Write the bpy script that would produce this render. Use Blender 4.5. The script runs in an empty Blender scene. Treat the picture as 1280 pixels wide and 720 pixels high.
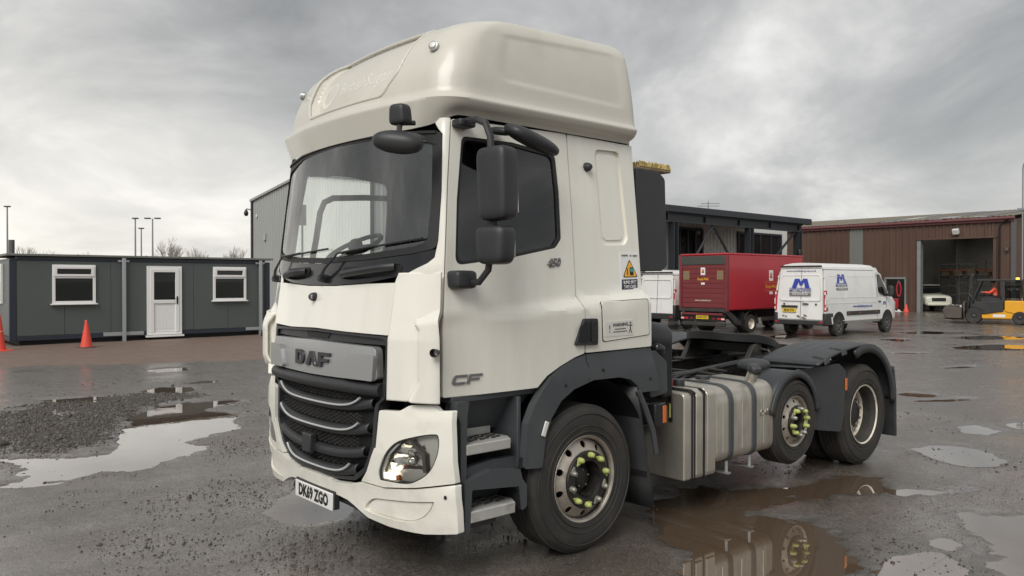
import bpy, bmesh, math, random
import numpy as np
from mathutils import Vector, Matrix, Euler
from mathutils.geometry import delaunay_2d_cdt
R = math.radians
sc = bpy.context.scene
C = sc.collection
random.seed(7); rng = np.random.default_rng(11)

# ------------------------------------------------------------------ camera
cam = bpy.data.cameras.new('camera'); cam_o = bpy.data.objects.new('camera', cam); C.objects.link(cam_o)
cam.sensor_width = 36; cam.lens = 36*988.4/1280; cam.clip_end = 3000; cam.clip_start = .05
cam_o.location = (4.907, -2.543, 1.855)
cam_o.rotation_euler = (R(90-.487), 0, R(48.735))
sc.camera = cam_o

# ------------------------------------------------------------------ sky, sun, exposure
SUN_AZ = (.50, -1.0)          # horizontal direction towards the veiled sun
SUN_EL = 44
w = bpy.data.worlds.new('World'); sc.world = w; w.use_nodes = True
nt = w.node_tree; nt.nodes.clear()
def nd(nt, t, **k):
    n = nt.nodes.new(t)
    for a, b in k.items(): setattr(n, a, b)
    return n
def ramp(nt, stops, fac=None, interp='LINEAR'):
    n = nd(nt, 'ShaderNodeValToRGB'); e = n.color_ramp; e.interpolation = interp
    while len(e.elements) < len(stops): e.elements.new(.5)
    for q, (pos, col) in zip(e.elements, stops):
        q.position = pos; q.color = (*col, 1) if len(col) == 3 else col
    if fac is not None: nt.links.new(fac, n.inputs[0])
    return n
def mth(nt, op, a, b=None, c=None, clamp=False):
    n = nd(nt, 'ShaderNodeMath', operation=op, use_clamp=clamp)
    for i, v in enumerate((a, b, c)):
        if v is None: continue
        if isinstance(v, (int, float)): n.inputs[i].default_value = v
        else: nt.links.new(v, n.inputs[i])
    return n.outputs[0]
def mixc(nt, fac, a, b, bt='MIX'):
    n = nd(nt, 'ShaderNodeMix', data_type='RGBA', blend_type=bt)
    for i, v in ((0, fac), (6, a), (7, b)):
        if isinstance(v, (int, float)): n.inputs[i].default_value = v
        elif isinstance(v, tuple): n.inputs[i].default_value = (*v, 1) if len(v) == 3 else v
        else: nt.links.new(v, n.inputs[i])
    return n.outputs[2]
def noise(nt, vec, scale, detail=4, rough=.55, dist=0, dim='3D'):
    n = nd(nt, 'ShaderNodeTexNoise', noise_dimensions=dim)
    n.inputs['Scale'].default_value = scale; n.inputs['Detail'].default_value = detail
    n.inputs['Roughness'].default_value = rough; n.inputs['Distortion'].default_value = dist
    if vec is not None: nt.links.new(vec, n.inputs['Vector'])
    return n.outputs['Fac']
def mapv(nt, vec, scale=(1,1,1), loc=(0,0,0), rot=(0,0,0)):
    n = nd(nt, 'ShaderNodeMapping'); nt.links.new(vec, n.inputs[0])
    n.inputs['Scale'].default_value = scale; n.inputs['Location'].default_value = loc; n.inputs['Rotation'].default_value = rot
    return n.outputs[0]
tc = nd(nt, 'ShaderNodeTexCoord'); gen = tc.outputs['Generated']
sp = nd(nt, 'ShaderNodeSeparateXYZ'); nt.links.new(gen, sp.inputs[0])
zz = mth(nt, 'MAXIMUM', sp.outputs[2], 0.0)
den = mth(nt, 'ADD', zz, .46)
cb = nd(nt, 'ShaderNodeCombineXYZ')
nt.links.new(mth(nt, 'DIVIDE', sp.outputs[0], den), cb.inputs[0])
nt.links.new(mth(nt, 'DIVIDE', sp.outputs[1], den), cb.inputs[1])
cl = cb.outputs[0]
n1 = noise(nt, mapv(nt, cl, (2.0,2.0,1), (3.1,.7,0)), 1.0, 9, .56, .5)
n2 = noise(nt, mapv(nt, cl, (.85,.85,1), (8.2,4.4,0)), 1.0, 5, .5, .3)
nn = mth(nt, 'ADD', mth(nt, 'MULTIPLY', n1, .62), mth(nt, 'MULTIPLY', n2, .38))
cloud = ramp(nt, [(.36, (.185,.19,.195)), (.45, (.265,.27,.273)), (.52, (.37,.37,.367)), (.58, (.53,.525,.51)), (.67, (.84,.83,.80))], nn)
# the cloud sheet thins and brightens towards the horizon, most of all below the veiled sun
hor = mth(nt, 'POWER', mth(nt, 'SUBTRACT', 1.0, zz, clamp=True), 7.0)
hv = nd(nt, 'ShaderNodeVectorMath', operation='DOT_PRODUCT'); nt.links.new(gen, hv.inputs[0])
hv.inputs[1].default_value = Vector((-.97,-.24,.12)).normalized()
glow = mth(nt, 'MULTIPLY', mth(nt, 'POWER', mth(nt, 'MAXIMUM', hv.outputs['Value'], 0.0), 4.0), mth(nt, 'MULTIPLY_ADD', nn, 3.0, -.75, clamp=True))
c1 = mixc(nt, mth(nt, 'MULTIPLY', hor, .50), cloud.outputs[0], (.56,.55,.52))
c2 = mixc(nt, mth(nt, 'MULTIPLY', glow, mth(nt, 'POWER', hor, .7), clamp=True), c1, (1.05,1.0,.90))
sky = nd(nt, 'ShaderNodeTexSky', sky_type='NISHITA', sun_disc=False)
sky.sun_elevation = R(SUN_EL); sky.sun_rotation = math.atan2(SUN_AZ[0], SUN_AZ[1])
b1 = nd(nt, 'ShaderNodeBackground'); nt.links.new(sky.outputs[0], b1.inputs[0]); b1.inputs[1].default_value = .05
b2 = nd(nt, 'ShaderNodeBackground'); nt.links.new(c2, b2.inputs[0]); b2.inputs[1].default_value = .88
mx = nd(nt, 'ShaderNodeMixShader'); mx.inputs[0].default_value = .93
nt.links.new(b1.outputs[0], mx.inputs[1]); nt.links.new(b2.outputs[0], mx.inputs[2])
wo = nd(nt, 'ShaderNodeOutputWorld'); nt.links.new(mx.outputs[0], wo.inputs[0])
sl = bpy.data.lights.new('sun', 'SUN'); so = bpy.data.objects.new('sun', sl); C.objects.link(so)
sl.energy = 1.5; sl.angle = R(36); sl.color = (1, .97, .91)
sd = Vector((*Vector(SUN_AZ).normalized()*math.cos(R(SUN_EL)), math.sin(R(SUN_EL))))
so.rotation_euler = sd.to_track_quat('Z', 'Y').to_euler(); so.location = (0,0,60)
vs = sc.view_settings; vs.view_transform = 'Standard'; vs.look = 'None'; vs.gamma = 1; vs.exposure = .77
sc.cycles.max_bounces = 8; sc.cycles.transparent_max_bounces = 12; sc.cycles.use_denoising = True
sc.cycles.caustics_reflective = False; sc.cycles.caustics_refractive = False

# ------------------------------------------------------------------ materials
MAT = {}
def mat(name, col, rough=.5, metal=0, var=.0, vscale=6, dirt=0, dirtcol=(.09,.07,.05), dscale=3, bump=0, bscale=60, spec=None, coat=0, streak=False, emit=None, rvar=.0):
    m = bpy.data.materials.new(name); m.use_nodes = True; t = m.node_tree
    b = t.nodes['Principled BSDF']; b.inputs['Roughness'].default_value = rough; b.inputs['Metallic'].default_value = metal
    b.inputs['Base Color'].default_value = (*col, 1)
    if spec is not None: b.inputs['Specular IOR Level'].default_value = spec
    if coat: b.inputs['Coat Weight'].default_value = coat; b.inputs['Coat Roughness'].default_value = .06
    ob = nd(t, 'ShaderNodeTexCoord').outputs['Object']
    c = None
    if var:
        c = mixc(t, noise(t, ob, vscale, 4, .6), tuple(max(0, x*(1-var)) for x in col), tuple(min(1, x*(1+var)) for x in col))
    if dirt:
        v = mapv(t, ob, (1,1,.18)) if streak else ob
        f = ramp(t, [(.48, (0,0,0)), (.75, (1,1,1))], noise(t, v, dscale, 6, .65, .3)).outputs[0]
        c = mixc(t, mth(t, 'MULTIPLY', f, dirt), c if c is not None else col, dirtcol)
        r = mth(t, 'MULTIPLY_ADD', f, dirt*.4, rough); t.links.new(r, b.inputs['Roughness'])
    elif rvar:
        t.links.new(mth(t, 'MULTIPLY_ADD', mth(t, 'SUBTRACT', noise(t, ob, vscale*1.7, 5, .6), .5), rvar*2, rough, clamp=True), b.inputs['Roughness'])
    if c is not None: t.links.new(c, b.inputs['Base Color'])
    if bump:
        bn = nd(t, 'ShaderNodeBump'); bn.inputs['Strength'].default_value = bump; bn.inputs['Distance'].default_value = .01
        t.links.new(noise(t, ob, bscale, 4, .6), bn.inputs['Height']); t.links.new(bn.outputs[0], b.inputs['Normal'])
    if emit: b.inputs['Emission Color'].default_value = (*emit[0], 1); b.inputs['Emission Strength'].default_value = emit[1]
    MAT[name] = m; return m
def glass(name, tint, ior=1.45, rough=0.0, rmax=1.0):
    m = bpy.data.materials.new(name); m.use_nodes = True; t = m.node_tree; t.nodes.clear()
    tr = nd(t, 'ShaderNodeBsdfTransparent'); tr.inputs[0].default_value = (*tint, 1)
    gl = nd(t, 'ShaderNodeBsdfGlossy'); gl.inputs['Roughness'].default_value = rough; gl.inputs['Color'].default_value = (rmax,)*3+(1,)
    fr = nd(t, 'ShaderNodeFresnel'); fr.inputs[0].default_value = ior
    m1 = nd(t, 'ShaderNodeMixShader'); t.links.new(fr.outputs[0], m1.inputs[0])
    t.links.new(tr.outputs[0], m1.inputs[1]); t.links.new(gl.outputs[0], m1.inputs[2])
    o = nd(t, 'ShaderNodeOutputMaterial'); t.links.new(m1.outputs[0], o.inputs[0])
    MAT[name] = m; return m
mat('cream_paint', (.80,.785,.715), .32, coat=.8, var=.03, vscale=2.2, dirt=.22, dirtcol=(.42,.38,.31), dscale=3.0, streak=True)
mat('bumper_paint', (.80,.785,.715), .30, coat=.35, var=.03, vscale=3, dirt=.30, dirtcol=(.32,.28,.22), dscale=4.5)
mat('roof_paint', (.585,.565,.505), .33, coat=.25, var=.04, vscale=2, dirt=.30, dirtcol=(.40,.36,.29), dscale=1.8)
mat('ghost_letter', (.70,.682,.625), .36, var=.03)
mat('badge_grey', (.22,.22,.225), .3, metal=.6)
mat('headlining', (.30,.30,.29), .85, var=.1)
mat('grey_plastic', (.056,.062,.068), .52, var=.18, vscale=5, dirt=.30, dirtcol=(.085,.083,.078), dscale=5, streak=True, bump=.08, bscale=300)
mat('black_plastic', (.026,.027,.030), .46, var=.2, vscale=8, dirt=.22, dirtcol=(.06,.056,.05), dscale=6, bump=.08, bscale=260)
mat('guard_plastic', (.036,.039,.043), .48, var=.2, vscale=5, dirt=.35, dirtcol=(.085,.078,.07), dscale=4, bump=.08, bscale=260)
mat('gloss_black', (.012,.013,.015), .16, var=.1, dirt=.15, dirtcol=(.05,.05,.045), dscale=7)
mat('mesh_black', (.010,.010,.011), .6)
mat('rubber_seal', (.012,.012,.013), .55)
mat('tyre_rubber', (.030,.028,.026), .66, var=.35, vscale=11, dirt=.6, dirtcol=(.075,.064,.052), dscale=4, bump=.2, bscale=90)
mat('worn_tyre', (.034,.031,.028), .78, var=.3, vscale=10, dirt=.55, dirtcol=(.085,.074,.062), dscale=6, bump=.2, bscale=70)
mat('alloy_dirty', (.52,.47,.41), .42, metal=.75, var=.18, vscale=9, dirt=.65, dirtcol=(.13,.098,.07), dscale=7, bump=.06, bscale=160)
mat('steel_rim', (.80,.74,.63), .5, metal=.05, var=.12, vscale=9, dirt=.6, dirtcol=(.15,.125,.095), dscale=6)
mat('hub_black', (.022,.021,.020), .4, metal=.3, dirt=.5, dirtcol=(.10,.085,.065), dscale=14)
mat('nut_steel', (.30,.29,.25), .45, metal=.6, var=.3, vscale=30)
mat('nut_yellow', (.44,.49,.15), .45, var=.25, vscale=30, dirt=.5, dirtcol=(.22,.21,.13), dscale=30)
mat('silver_trim', (.42,.425,.43), .34, metal=.65, var=.05, dirt=.15, dirtcol=(.3,.28,.25))
mat('chrome', (.72,.72,.72), .16, metal=1)
mat('dark_badge', (.055,.055,.06), .28, metal=.5)
mat('tank_aluminium', (.52,.49,.43), .36, metal=.75, var=.28, vscale=4, dirt=.8, dirtcol=(.20,.165,.12), dscale=4, streak=True, bump=.05, bscale=40, rvar=.1)
mat('step_metal', (.46,.455,.43), .5, metal=.2, var=.15, vscale=12, dirt=.5, dirtcol=(.15,.135,.11), dscale=9)
mat('frame_steel', (.034,.033,.032), .55, var=.25, dirt=.45, dirtcol=(.12,.10,.075), dscale=5)
mat('grease', (.013,.013,.014), .5, var=.3, vscale=20, bump=.5, bscale=45)
mat('orange_lens', (.62,.16,.03), .25)
mat('red_lens', (.45,.02,.025), .2)
mat('clear_lens', (.70,.70,.68), .15)
mat('reflector', (.72,.72,.70), .14, metal=.9)
mat('lamp_inside', (.12,.11,.10), .3, metal=.3)
mat('lamp_bowl', (.62,.60,.56), .25, metal=.2)
mat('strip_silver', (.60,.61,.62), .28, metal=.6)
mat('lit_lamp', (1,.95,.82), .3, emit=((1,.94,.78), 1.4))
mat('white_plate', (.74,.74,.72), .4, dirt=.2, dirtcol=(.4,.38,.33), dscale=8)
mat('yellow_plate', (.75,.52,.04), .4, dirt=.25, dirtcol=(.3,.24,.1), dscale=5)
mat('letter_black', (.012,.012,.012), .45)
mat('cab_lining', (.20,.20,.195), .8, var=.1)
mat('cab_dark', (.055,.056,.058), .75, var=.15)
mat('seat_fabric', (.045,.047,.055), .9, var=.2, vscale=20)
mat('curtain', (.03,.03,.032), .9, var=.2)
mat('sticker_white', (.80,.80,.78), .35)
mat('sticker_navy', (.02,.022,.06), .35)
mat('sticker_orange', (.86,.42,.02), .35)
mat('sticker_teal', (.03,.30,.36), .35)
mat('warning_plate', (.70,.69,.65), .4)
mat('red_cable', (.42,.035,.04), .4); mat('yellow_cable', (.62,.47,.05), .4)
mat('straw_bristle', (.56,.44,.17), .8, var=.3, vscale=40)
mat('wood', (.40,.30,.19), .7, var=.2)
mat('dark_screen', (.02,.02,.022), .2)
mat('permit_green', (.35,.58,.48), .4)
# yard
mat('panel_green', (.082,.097,.094), .42, var=.05, vscale=1.2, dirt=.18, dirtcol=(.095,.098,.09), dscale=1.6, streak=True)
mat('navy_trim', (.022,.028,.042), .4)
mat('upvc_white', (.80,.80,.79), .3, var=.02)
mat('galvanised', (.42,.44,.45), .42, metal=.6, var=.15, vscale=12)
mat('skirt_black', (.012,.013,.015), .6)
mat('clad_brown', (.088,.048,.034), .5, var=.10, vscale=1.1, dirt=.35, dirtcol=(.15,.10,.075), dscale=.7, streak=True)
mat('clad_grey', (.34,.35,.345), .45, metal=.2, var=.06, vscale=1, dirt=.2, dirtcol=(.24,.23,.2), dscale=.8, streak=True)
mat('clad_pale', (.74,.74,.72), .5, var=.05, vscale=1, dirt=.2, dirtcol=(.35,.33,.3), dscale=.8, streak=True)
mat('wheel_grip', (.10,.10,.10), .6)
mat('clad_white', (.72,.72,.70), .5, var=.04)
mat('roof_sheet_grey', (.17,.18,.165), .5, var=.12, vscale=3, dirt=.3, dirtcol=(.12,.12,.09))
mat('barn_roof', (.17,.145,.11), .75, var=.2, vscale=1.5, dirt=.6, dirtcol=(.13,.10,.08), dscale=1.2)
mat('fascia_maroon', (.17,.06,.065), .5, var=.1)
mat('steel_navy', (.024,.028,.034), .45, var=.1)
mat('inside_dark', (.22,.205,.185), .9, var=.3, vscale=1)
mat('rack_steel', (.14,.14,.145), .6, var=.3); mat('rack_orange', (.35,.10,.04), .6, var=.2); mat('box_brown', (.20,.14,.09), .8, var=.3)
mat('door_frame_grey', (.22,.235,.235), .5, dirt=.3)
mat('van_white', (.78,.78,.77), .3, coat=.3, var=.02, dirt=.25, dirtcol=(.46,.43,.38), dscale=1.8)
mat('van_black', (.025,.026,.028), .5, dirt=.35, dirtcol=(.075,.068,.06))
mat('mail_red', (.42,.022,.036), .38, coat=.2, var=.06, vscale=1, dirt=.2, dirtcol=(.30,.05,.045), dscale=1.2)
mat('mail_red_dirty', (.17,.026,.030), .5, var=.12, vscale=2, dirt=.5, dirtcol=(.15,.045,.04), dscale=2)
mat('shutter_grey', (.055,.06,.055), .5, dirt=.3)
mat('mail_yellow', (.78,.42,.03), .4); mat('notice_gold', (.30,.20,.06), .5)
mat('blue_print', (.028,.055,.36), .4); mat('navy_print', (.03,.045,.17), .4); mat('grey_print', (.17,.16,.16), .5)
mat('dirt_brown', (.20,.16,.11), .9, var=.3)
mat('lift_yellow', (.80,.39,.022), .42, var=.05, dirt=.25, dirtcol=(.35,.2,.05), dscale=2)
mat('lift_dark', (.026,.027,.029), .5, dirt=.3, dirtcol=(.08,.07,.06))
mat('lift_brown', (.085,.07,.06), .6, dirt=.5, dirtcol=(.15,.12,.1))
mat('beacon', (1,.45,.05), .3, emit=((1,.38,.03), 3.2))
mat('hi_vis', (.95,.13,.07), .7, emit=None); mat('skin', (.50,.31,.23), .55); mat('trousers', (.02,.022,.03), .85); mat('hair', (.03,.022,.017), .8); mat('cap_dark', (.02,.02,.025), .8)
mat('car_cream', (.62,.62,.52), .3, coat=.3); mat('dark_glass', (.012,.013,.015), .06)
mat('cone_orange', (.72,.075,.045), .5, var=.08, dirt=.3, dirtcol=(.35,.06,.04)); mat('cone_base', (.10,.06,.05), .7); mat('cone_white', (.72,.70,.66), .5)
mat('bark', (.22,.20,.18), .9, var=.2); mat('twig', (.36,.33,.30), .9)
mat('pole_grey', (.30,.31,.32), .5, metal=.4); mat('pole_dark', (.10,.10,.10), .6)
mat('rag', (.6,.58,.53), .9)
mat('stone_dark', (.056,.050,.045), .5, var=.4, vscale=9); mat('stone_grey', (.13,.115,.10), .6, var=.35, vscale=9)
glass('screen_glass', (.80,.87,.84), 2.25)
glass('side_glass', (.40,.45,.45), 1.75)
glass('lens_glass', (.93,.94,.93), 1.38)
glass('window_glass', (.10,.11,.11), 1.5)

# ------------------------------------------------------------------ mesh helpers
class MB:
    def __init__(s): s.v = []; s.f = []
    def add(s, vs, fs):
        o = len(s.v); s.v += [tuple(v) for v in vs]; s.f += [tuple(i+o for i in f) for f in fs]; return s
    def box(s, c, d, rot=None, taper=None):
        x, y, z = [q/2 for q in d]; P = []
        for k in (-1, 1):
            tx, ty = (taper if (taper and k > 0) else (1, 1))
            P += [Vector((-x*tx,-y*ty,k*z)), Vector((x*tx,-y*ty,k*z)), Vector((x*tx,y*ty,k*z)), Vector((-x*tx,y*ty,k*z))]
        if rot is not None:
            m = Euler(rot).to_matrix() if not isinstance(rot, Matrix) else rot
            P = [m @ p for p in P]
        P = [p+Vector(c) for p in P]
        return s.add(P, [(3,2,1,0),(4,5,6,7),(0,1,5,4),(1,2,6,5),(2,3,7,6),(3,0,4,7)])
    def b2(s, a, b):
        return s.box([(p+q)/2 for p, q in zip(a, b)], [abs(q-p) for p, q in zip(a, b)])
    def cyl(s, p0, p1, r0, r1=None, n=16, caps=True):
        p0 = Vector(p0); p1 = Vector(p1); r1 = r0 if r1 is None else r1
        d = (p1-p0).normalized(); a = d.orthogonal().normalized(); b = d.cross(a); P = []
        for p, r in ((p0, r0), (p1, r1)):
            P += [p+(a*math.cos(2*math.pi*i/n)+b*math.sin(2*math.pi*i/n))*r for i in range(n)]
        F = [(i, (i+1) % n, n+(i+1) % n, n+i) for i in range(n)]
        if caps: F += [tuple(range(n-1, -1, -1)), tuple(range(n, 2*n))]
        return s.add(P, F)
    def tube(s, pts, r, n=8, closed=False):
        pts = [Vector(p) for p in pts]; m = len(pts); P = []; prev = None
        for i, p in enumerate(pts):
            if closed: d = pts[(i+1) % m]-pts[i-1]
            else: d = pts[min(i+1, m-1)]-pts[max(i-1, 0)]
            d.normalize()
            a = d.orthogonal().normalized() if prev is None else (prev-d*prev.dot(d)).normalized()
            prev = a; b = d.cross(a); rr = r[i] if isinstance(r, (list, tuple)) else r
            P += [p+(a*math.cos(2*math.pi*k/n)+b*math.sin(2*math.pi*k/n))*rr for k in range(n)]
        F = []
        for i in range(m if closed else m-1):
            j = (i+1) % m
            F += [(i*n+k, i*n+(k+1) % n, j*n+(k+1) % n, j*n+k) for k in range(n)]
        if not closed: F += [tuple(range(n-1, -1, -1)), tuple((m-1)*n+k for k in range(n))]
        return s.add(P, F)
    def lathe(s, prof, origin=(0,0,0), axis='x', n=48, closed=False):
        o = Vector(origin); P = []; m = len(prof)
        for i in range(n):
            a = 2*math.pi*i/n; c, q = math.cos(a), math.sin(a)
            for r, h in prof:
                v = {'x': (h, r*c, r*q), 'y': (r*q, h, r*c), 'z': (r*c, r*q, h)}[axis]
                P.append(o+Vector(v))
        F = []
        for i in range(n):
            j = (i+1) % n
            for k in range(m if closed else m-1):
                l = (k+1) % m
                F.append((i*m+k, j*m+k, j*m+l, i*m+l))
        return s.add(P, F)
    def grid(s, fn, nu, nv, cu=False, cv=False):
        P = [fn(i/(nu if cu else nu-1), j/(nv if cv else nv-1)) for i in range(nu) for j in range(nv)]
        F = []
        for i in range(nu if cu else nu-1):
            for j in range(nv if cv else nv-1):
                a = (i+1) % nu; b = (j+1) % nv
                F.append((i*nv+j, a*nv+j, a*nv+b, i*nv+b))
        return s.add(P, F)
    def prism(s, poly, fn0, fn1):
        n = len(poly)
        s.add([fn0(*p) for p in poly]+[fn1(*p) for p in poly],
              [tuple(range(n)), tuple(range(2*n-1, n-1, -1))]+[(i, i+n, (i+1) % n+n, (i+1) % n) for i in range(n)])
        return s
    def mirror(s):
        o = MB(); o.v = [(-x, y, z) for x, y, z in s.v]; o.f = [tuple(reversed(f)) for f in s.f]; return o
    def build(s, name, m, parent=None, bev=0, seg=2, smooth=40, loc=None, rot=None, angle=40, fix=True):
        me = bpy.data.meshes.new(name); me.from_pydata(s.v, [], s.f)
        if fix:
            bm = bmesh.new(); bm.from_mesh(me); bmesh.ops.recalc_face_normals(bm, faces=bm.faces); bm.to_mesh(me); bm.free()
        me.materials.append(MAT[m] if isinstance(m, str) else m)
        if smooth:
            me.shade_smooth(); me.set_sharp_from_angle(angle=R(smooth))
        o = bpy.data.objects.new(name, me); C.objects.link(o)
        if parent is not None: o.parent = parent
        if loc is not None: o.location = loc
        if rot is not None: o.rotation_euler = rot
        if bev:
            b = o.modifiers.new('bevel', 'BEVEL'); b.width = bev; b.segments = seg; b.limit_method = 'ANGLE'; b.angle_limit = R(angle)
            b.harden_normals = False
        return o
def thing(name, label, cat, loc=(0,0,0), rz=0, group=None):
    o = bpy.data.objects.new(name, None); C.objects.link(o); o.empty_display_size = .2
    o.location = loc; o.rotation_euler = (0,0,rz); return tag(o, label, cat, group)
def tag(o, label, cat, group=None):
    o['label'] = label; o['category'] = cat
    if group: o['group'] = group
    return o
def struct(o): o['kind'] = 'structure'; return o
def stuff(o): o['kind'] = 'stuff'; return o
def clone(o, parent=None, loc=None, rot=None):
    c = o.copy(); C.objects.link(c)
    if parent is not None: c.parent = parent
    if loc is not None: c.location = loc
    if rot is not None: c.rotation_euler = rot
    for ch in list(o.children): clone(ch, c)
    return c
def rpoly(pts, r=.03, n=4):
    """round the corners of a polygon; r is one radius or one per corner"""
    out = []; m = len(pts)
    for i in range(m):
        p = Vector(pts[i][:2]); a = Vector(pts[i-1][:2]); b = Vector(pts[(i+1) % m][:2])
        rr = r[i] if isinstance(r, (list, tuple)) else r
        if rr <= 0: out.append(tuple(p)); continue
        u = (a-p); v = (b-p); lu, lv = u.length, v.length
        if lu < 1e-6 or lv < 1e-6: continue
        u /= lu; v /= lv; ang = u.angle(v, math.pi)
        if ang > R(172): out.append(tuple(p)); continue
        d = min(rr/math.tan(ang/2), lu*.48, lv*.48)
        p0 = p+u*d; p1 = p+v*d
        for k in range(n+1):
            t = k/n; q = p0*(1-t)**2+p*2*t*(1-t)+p1*t*t; out.append(tuple(q))
    return out
def dens(poly, step):
    out = []
    for i in range(len(poly)):
        a = Vector(poly[i]); b = Vector(poly[(i+1) % len(poly)]); k = max(1, int((b-a).length/step))
        out += [tuple(a+(b-a)*j/k) for j in range(k)]
    return out
def inpoly(P, x, y):
    c = False; j = len(P)-1
    for i in range(len(P)):
        if (P[i][1] > y) != (P[j][1] > y) and x < (P[j][0]-P[i][0])*(y-P[i][1])/(P[j][1]-P[i][1])+P[i][0]: c = not c
        j = i
    return c
def patch(name, poly, fn, m, parent=None, thick=.02, d=(0,1,0), holes=(), step=.06, bev=0, seg=2, back=False, smooth=40):
    """a panel cut to a 2-D outline (with holes), laid on the surface fn and given thickness along d"""
    poly = dens(poly, step*1.1); holes = [dens(h, step*1.1) for h in holes]
    V = [Vector(p) for p in poly]; E = [(i, (i+1) % len(poly)) for i in range(len(poly))]
    loops = [list(range(len(poly)))]
    for h in holes:
        o = len(V); V += [Vector(p) for p in h]; E += [(o+i, o+(i+1) % len(h)) for i in range(len(h))]; loops.append(list(range(o, o+len(h))))
    xs = [p[0] for p in poly]; ys = [p[1] for p in poly]
    nx = int((max(xs)-min(xs))/step); ny = int((max(ys)-min(ys))/step); bd = [Vector(v) for v in V]
    for i in range(1, nx+1):
        for j in range(1, ny+1):
            x = min(xs)+(i-.5+.25*((j % 2)-.5))*(max(xs)-min(xs))/max(nx,1); y = min(ys)+(j-.5)*(max(ys)-min(ys))/max(ny,1)
            if not inpoly(poly, x, y) or any(inpoly(h, x, y) for h in holes): continue
            q = Vector((x, y))
            if min((q-b).length_squared for b in bd) < (step*.55)**2: continue
            V.append(q)
    r = delaunay_2d_cdt(V, E, [], 0, 1e-6)
    ov, of, orig = r[0], r[2], r[3]
    F = []
    for f in of:
        cx = sum(ov[i][0] for i in f)/len(f); cy = sum(ov[i][1] for i in f)/len(f)
        if inpoly(poly, cx, cy) and not any(inpoly(h, cx, cy) for h in holes): F.append(tuple(f))
    P = [Vector(fn(p[0], p[1])) for p in ov]; n = len(P); D = Vector(d)*thick
    b = MB()
    if thick:
        from collections import Counter
        ed = Counter(); dirn = {}
        for f in F:
            for i in range(len(f)):
                e = (f[i], f[(i+1) % len(f)]); k = (min(e), max(e)); ed[k] += 1; dirn[k] = e
        be = [dirn[k] for k, c in ed.items() if c == 1]
        P2 = [p+D for p in P]; W = [(e[1], e[0], e[0]+n, e[1]+n) for e in be]
        FF = F+W+([tuple(i+n for i in reversed(f)) for f in F] if back else [])
        b.add(P+P2, FF)
    else: b.add(P, F)
    # drop unused vertices
    used = sorted({i for f in b.f for i in f}); mp = {u: i for i, u in enumerate(used)}
    b.v = [b.v[u] for u in used]; b.f = [tuple(mp[i] for i in f) for f in b.f]
    return b.build(name, m, parent, bev=bev, seg=seg, smooth=smooth)
_fonts = {}
def text(name, body, size, m, parent, fn, ext=.0015, align='CENTER', shear=0, bold=0, res=2, sx=1, sub=0):
    """lettering as a mesh; fn(u, v, h) places the flat text coordinates in space"""
    cu = bpy.data.curves.new(name, 'FONT'); cu.body = body; cu.size = size; cu.align_x = align; cu.align_y = 'CENTER'
    cu.shear = shear; cu.offset = bold; cu.resolution_u = res
    o = bpy.data.objects.new(name, cu); C.objects.link(o)
    dg = bpy.context.evaluated_depsgraph_get(); me = bpy.data.meshes.new_from_object(o.evaluated_get(dg))
    bpy.data.objects.remove(o); bpy.data.curves.remove(cu)
    bm = bmesh.new(); bm.from_mesh(me)
    if sub:
        bmesh.ops.triangulate(bm, faces=bm.faces); bmesh.ops.subdivide_edges(bm, edges=[e for e in bm.edges if e.calc_length() > sub], cuts=2)
    if ext:
        g = bmesh.ops.extrude_face_region(bm, geom=bm.faces[:])
        for v in [q for q in g['geom'] if isinstance(q, bmesh.types.BMVert)]: v.co.z += ext
    for v in bm.verts: v.co = fn(v.co.x*sx, v.co.y, v.co.z)
    bmesh.ops.recalc_face_normals(bm, faces=bm.faces); bm.to_mesh(me); bm.free()
    me.materials.clear(); me.materials.append(MAT[m]); me.name = name
    o = bpy.data.objects.new(name, me); C.objects.link(o); o.parent = parent
    return o
def spline(pts, n=6, corner=()):
    """closed smooth outline through the points; corner indices stay sharp"""
    out = []; m = len(pts)
    for i in range(m):
        p0, p1, p2, p3 = [Vector(pts[(i+k) % m][:2]) for k in (-1,0,1,2)]
        m1 = (p2-p0)*.5 if i not in corner else (p2-p1)*.7; m2 = (p3-p1)*.5 if (i+1) % m not in corner else (p2-p1)*.7
        for k in range(n):
            t = k/n; t2 = t*t; t3 = t2*t
            out.append(tuple(p1*(2*t3-3*t2+1)+m1*(t3-2*t2+t)+p2*(3*t2-2*t3)+m2*(t3-t2)))
    return out
def plane_fn(o, u, v):
    o, u, v = Vector(o), Vector(u).normalized(), Vector(v).normalized(); n = u.cross(v)
    return lambda a, b, h=0: o+u*a+v*b+n*h
def smst(a, b, t):
    t = min(1, max(0, (t-a)/(b-a))); return t*t*(3-2*t)
def interp(z, pts):
    if z <= pts[0][0]: return pts[0][1]
    for (a, p), (b, q) in zip(pts, pts[1:]):
        if z <= b: return p+(q-p)*(z-a)/(b-a)
    return pts[-1][1]
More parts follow.
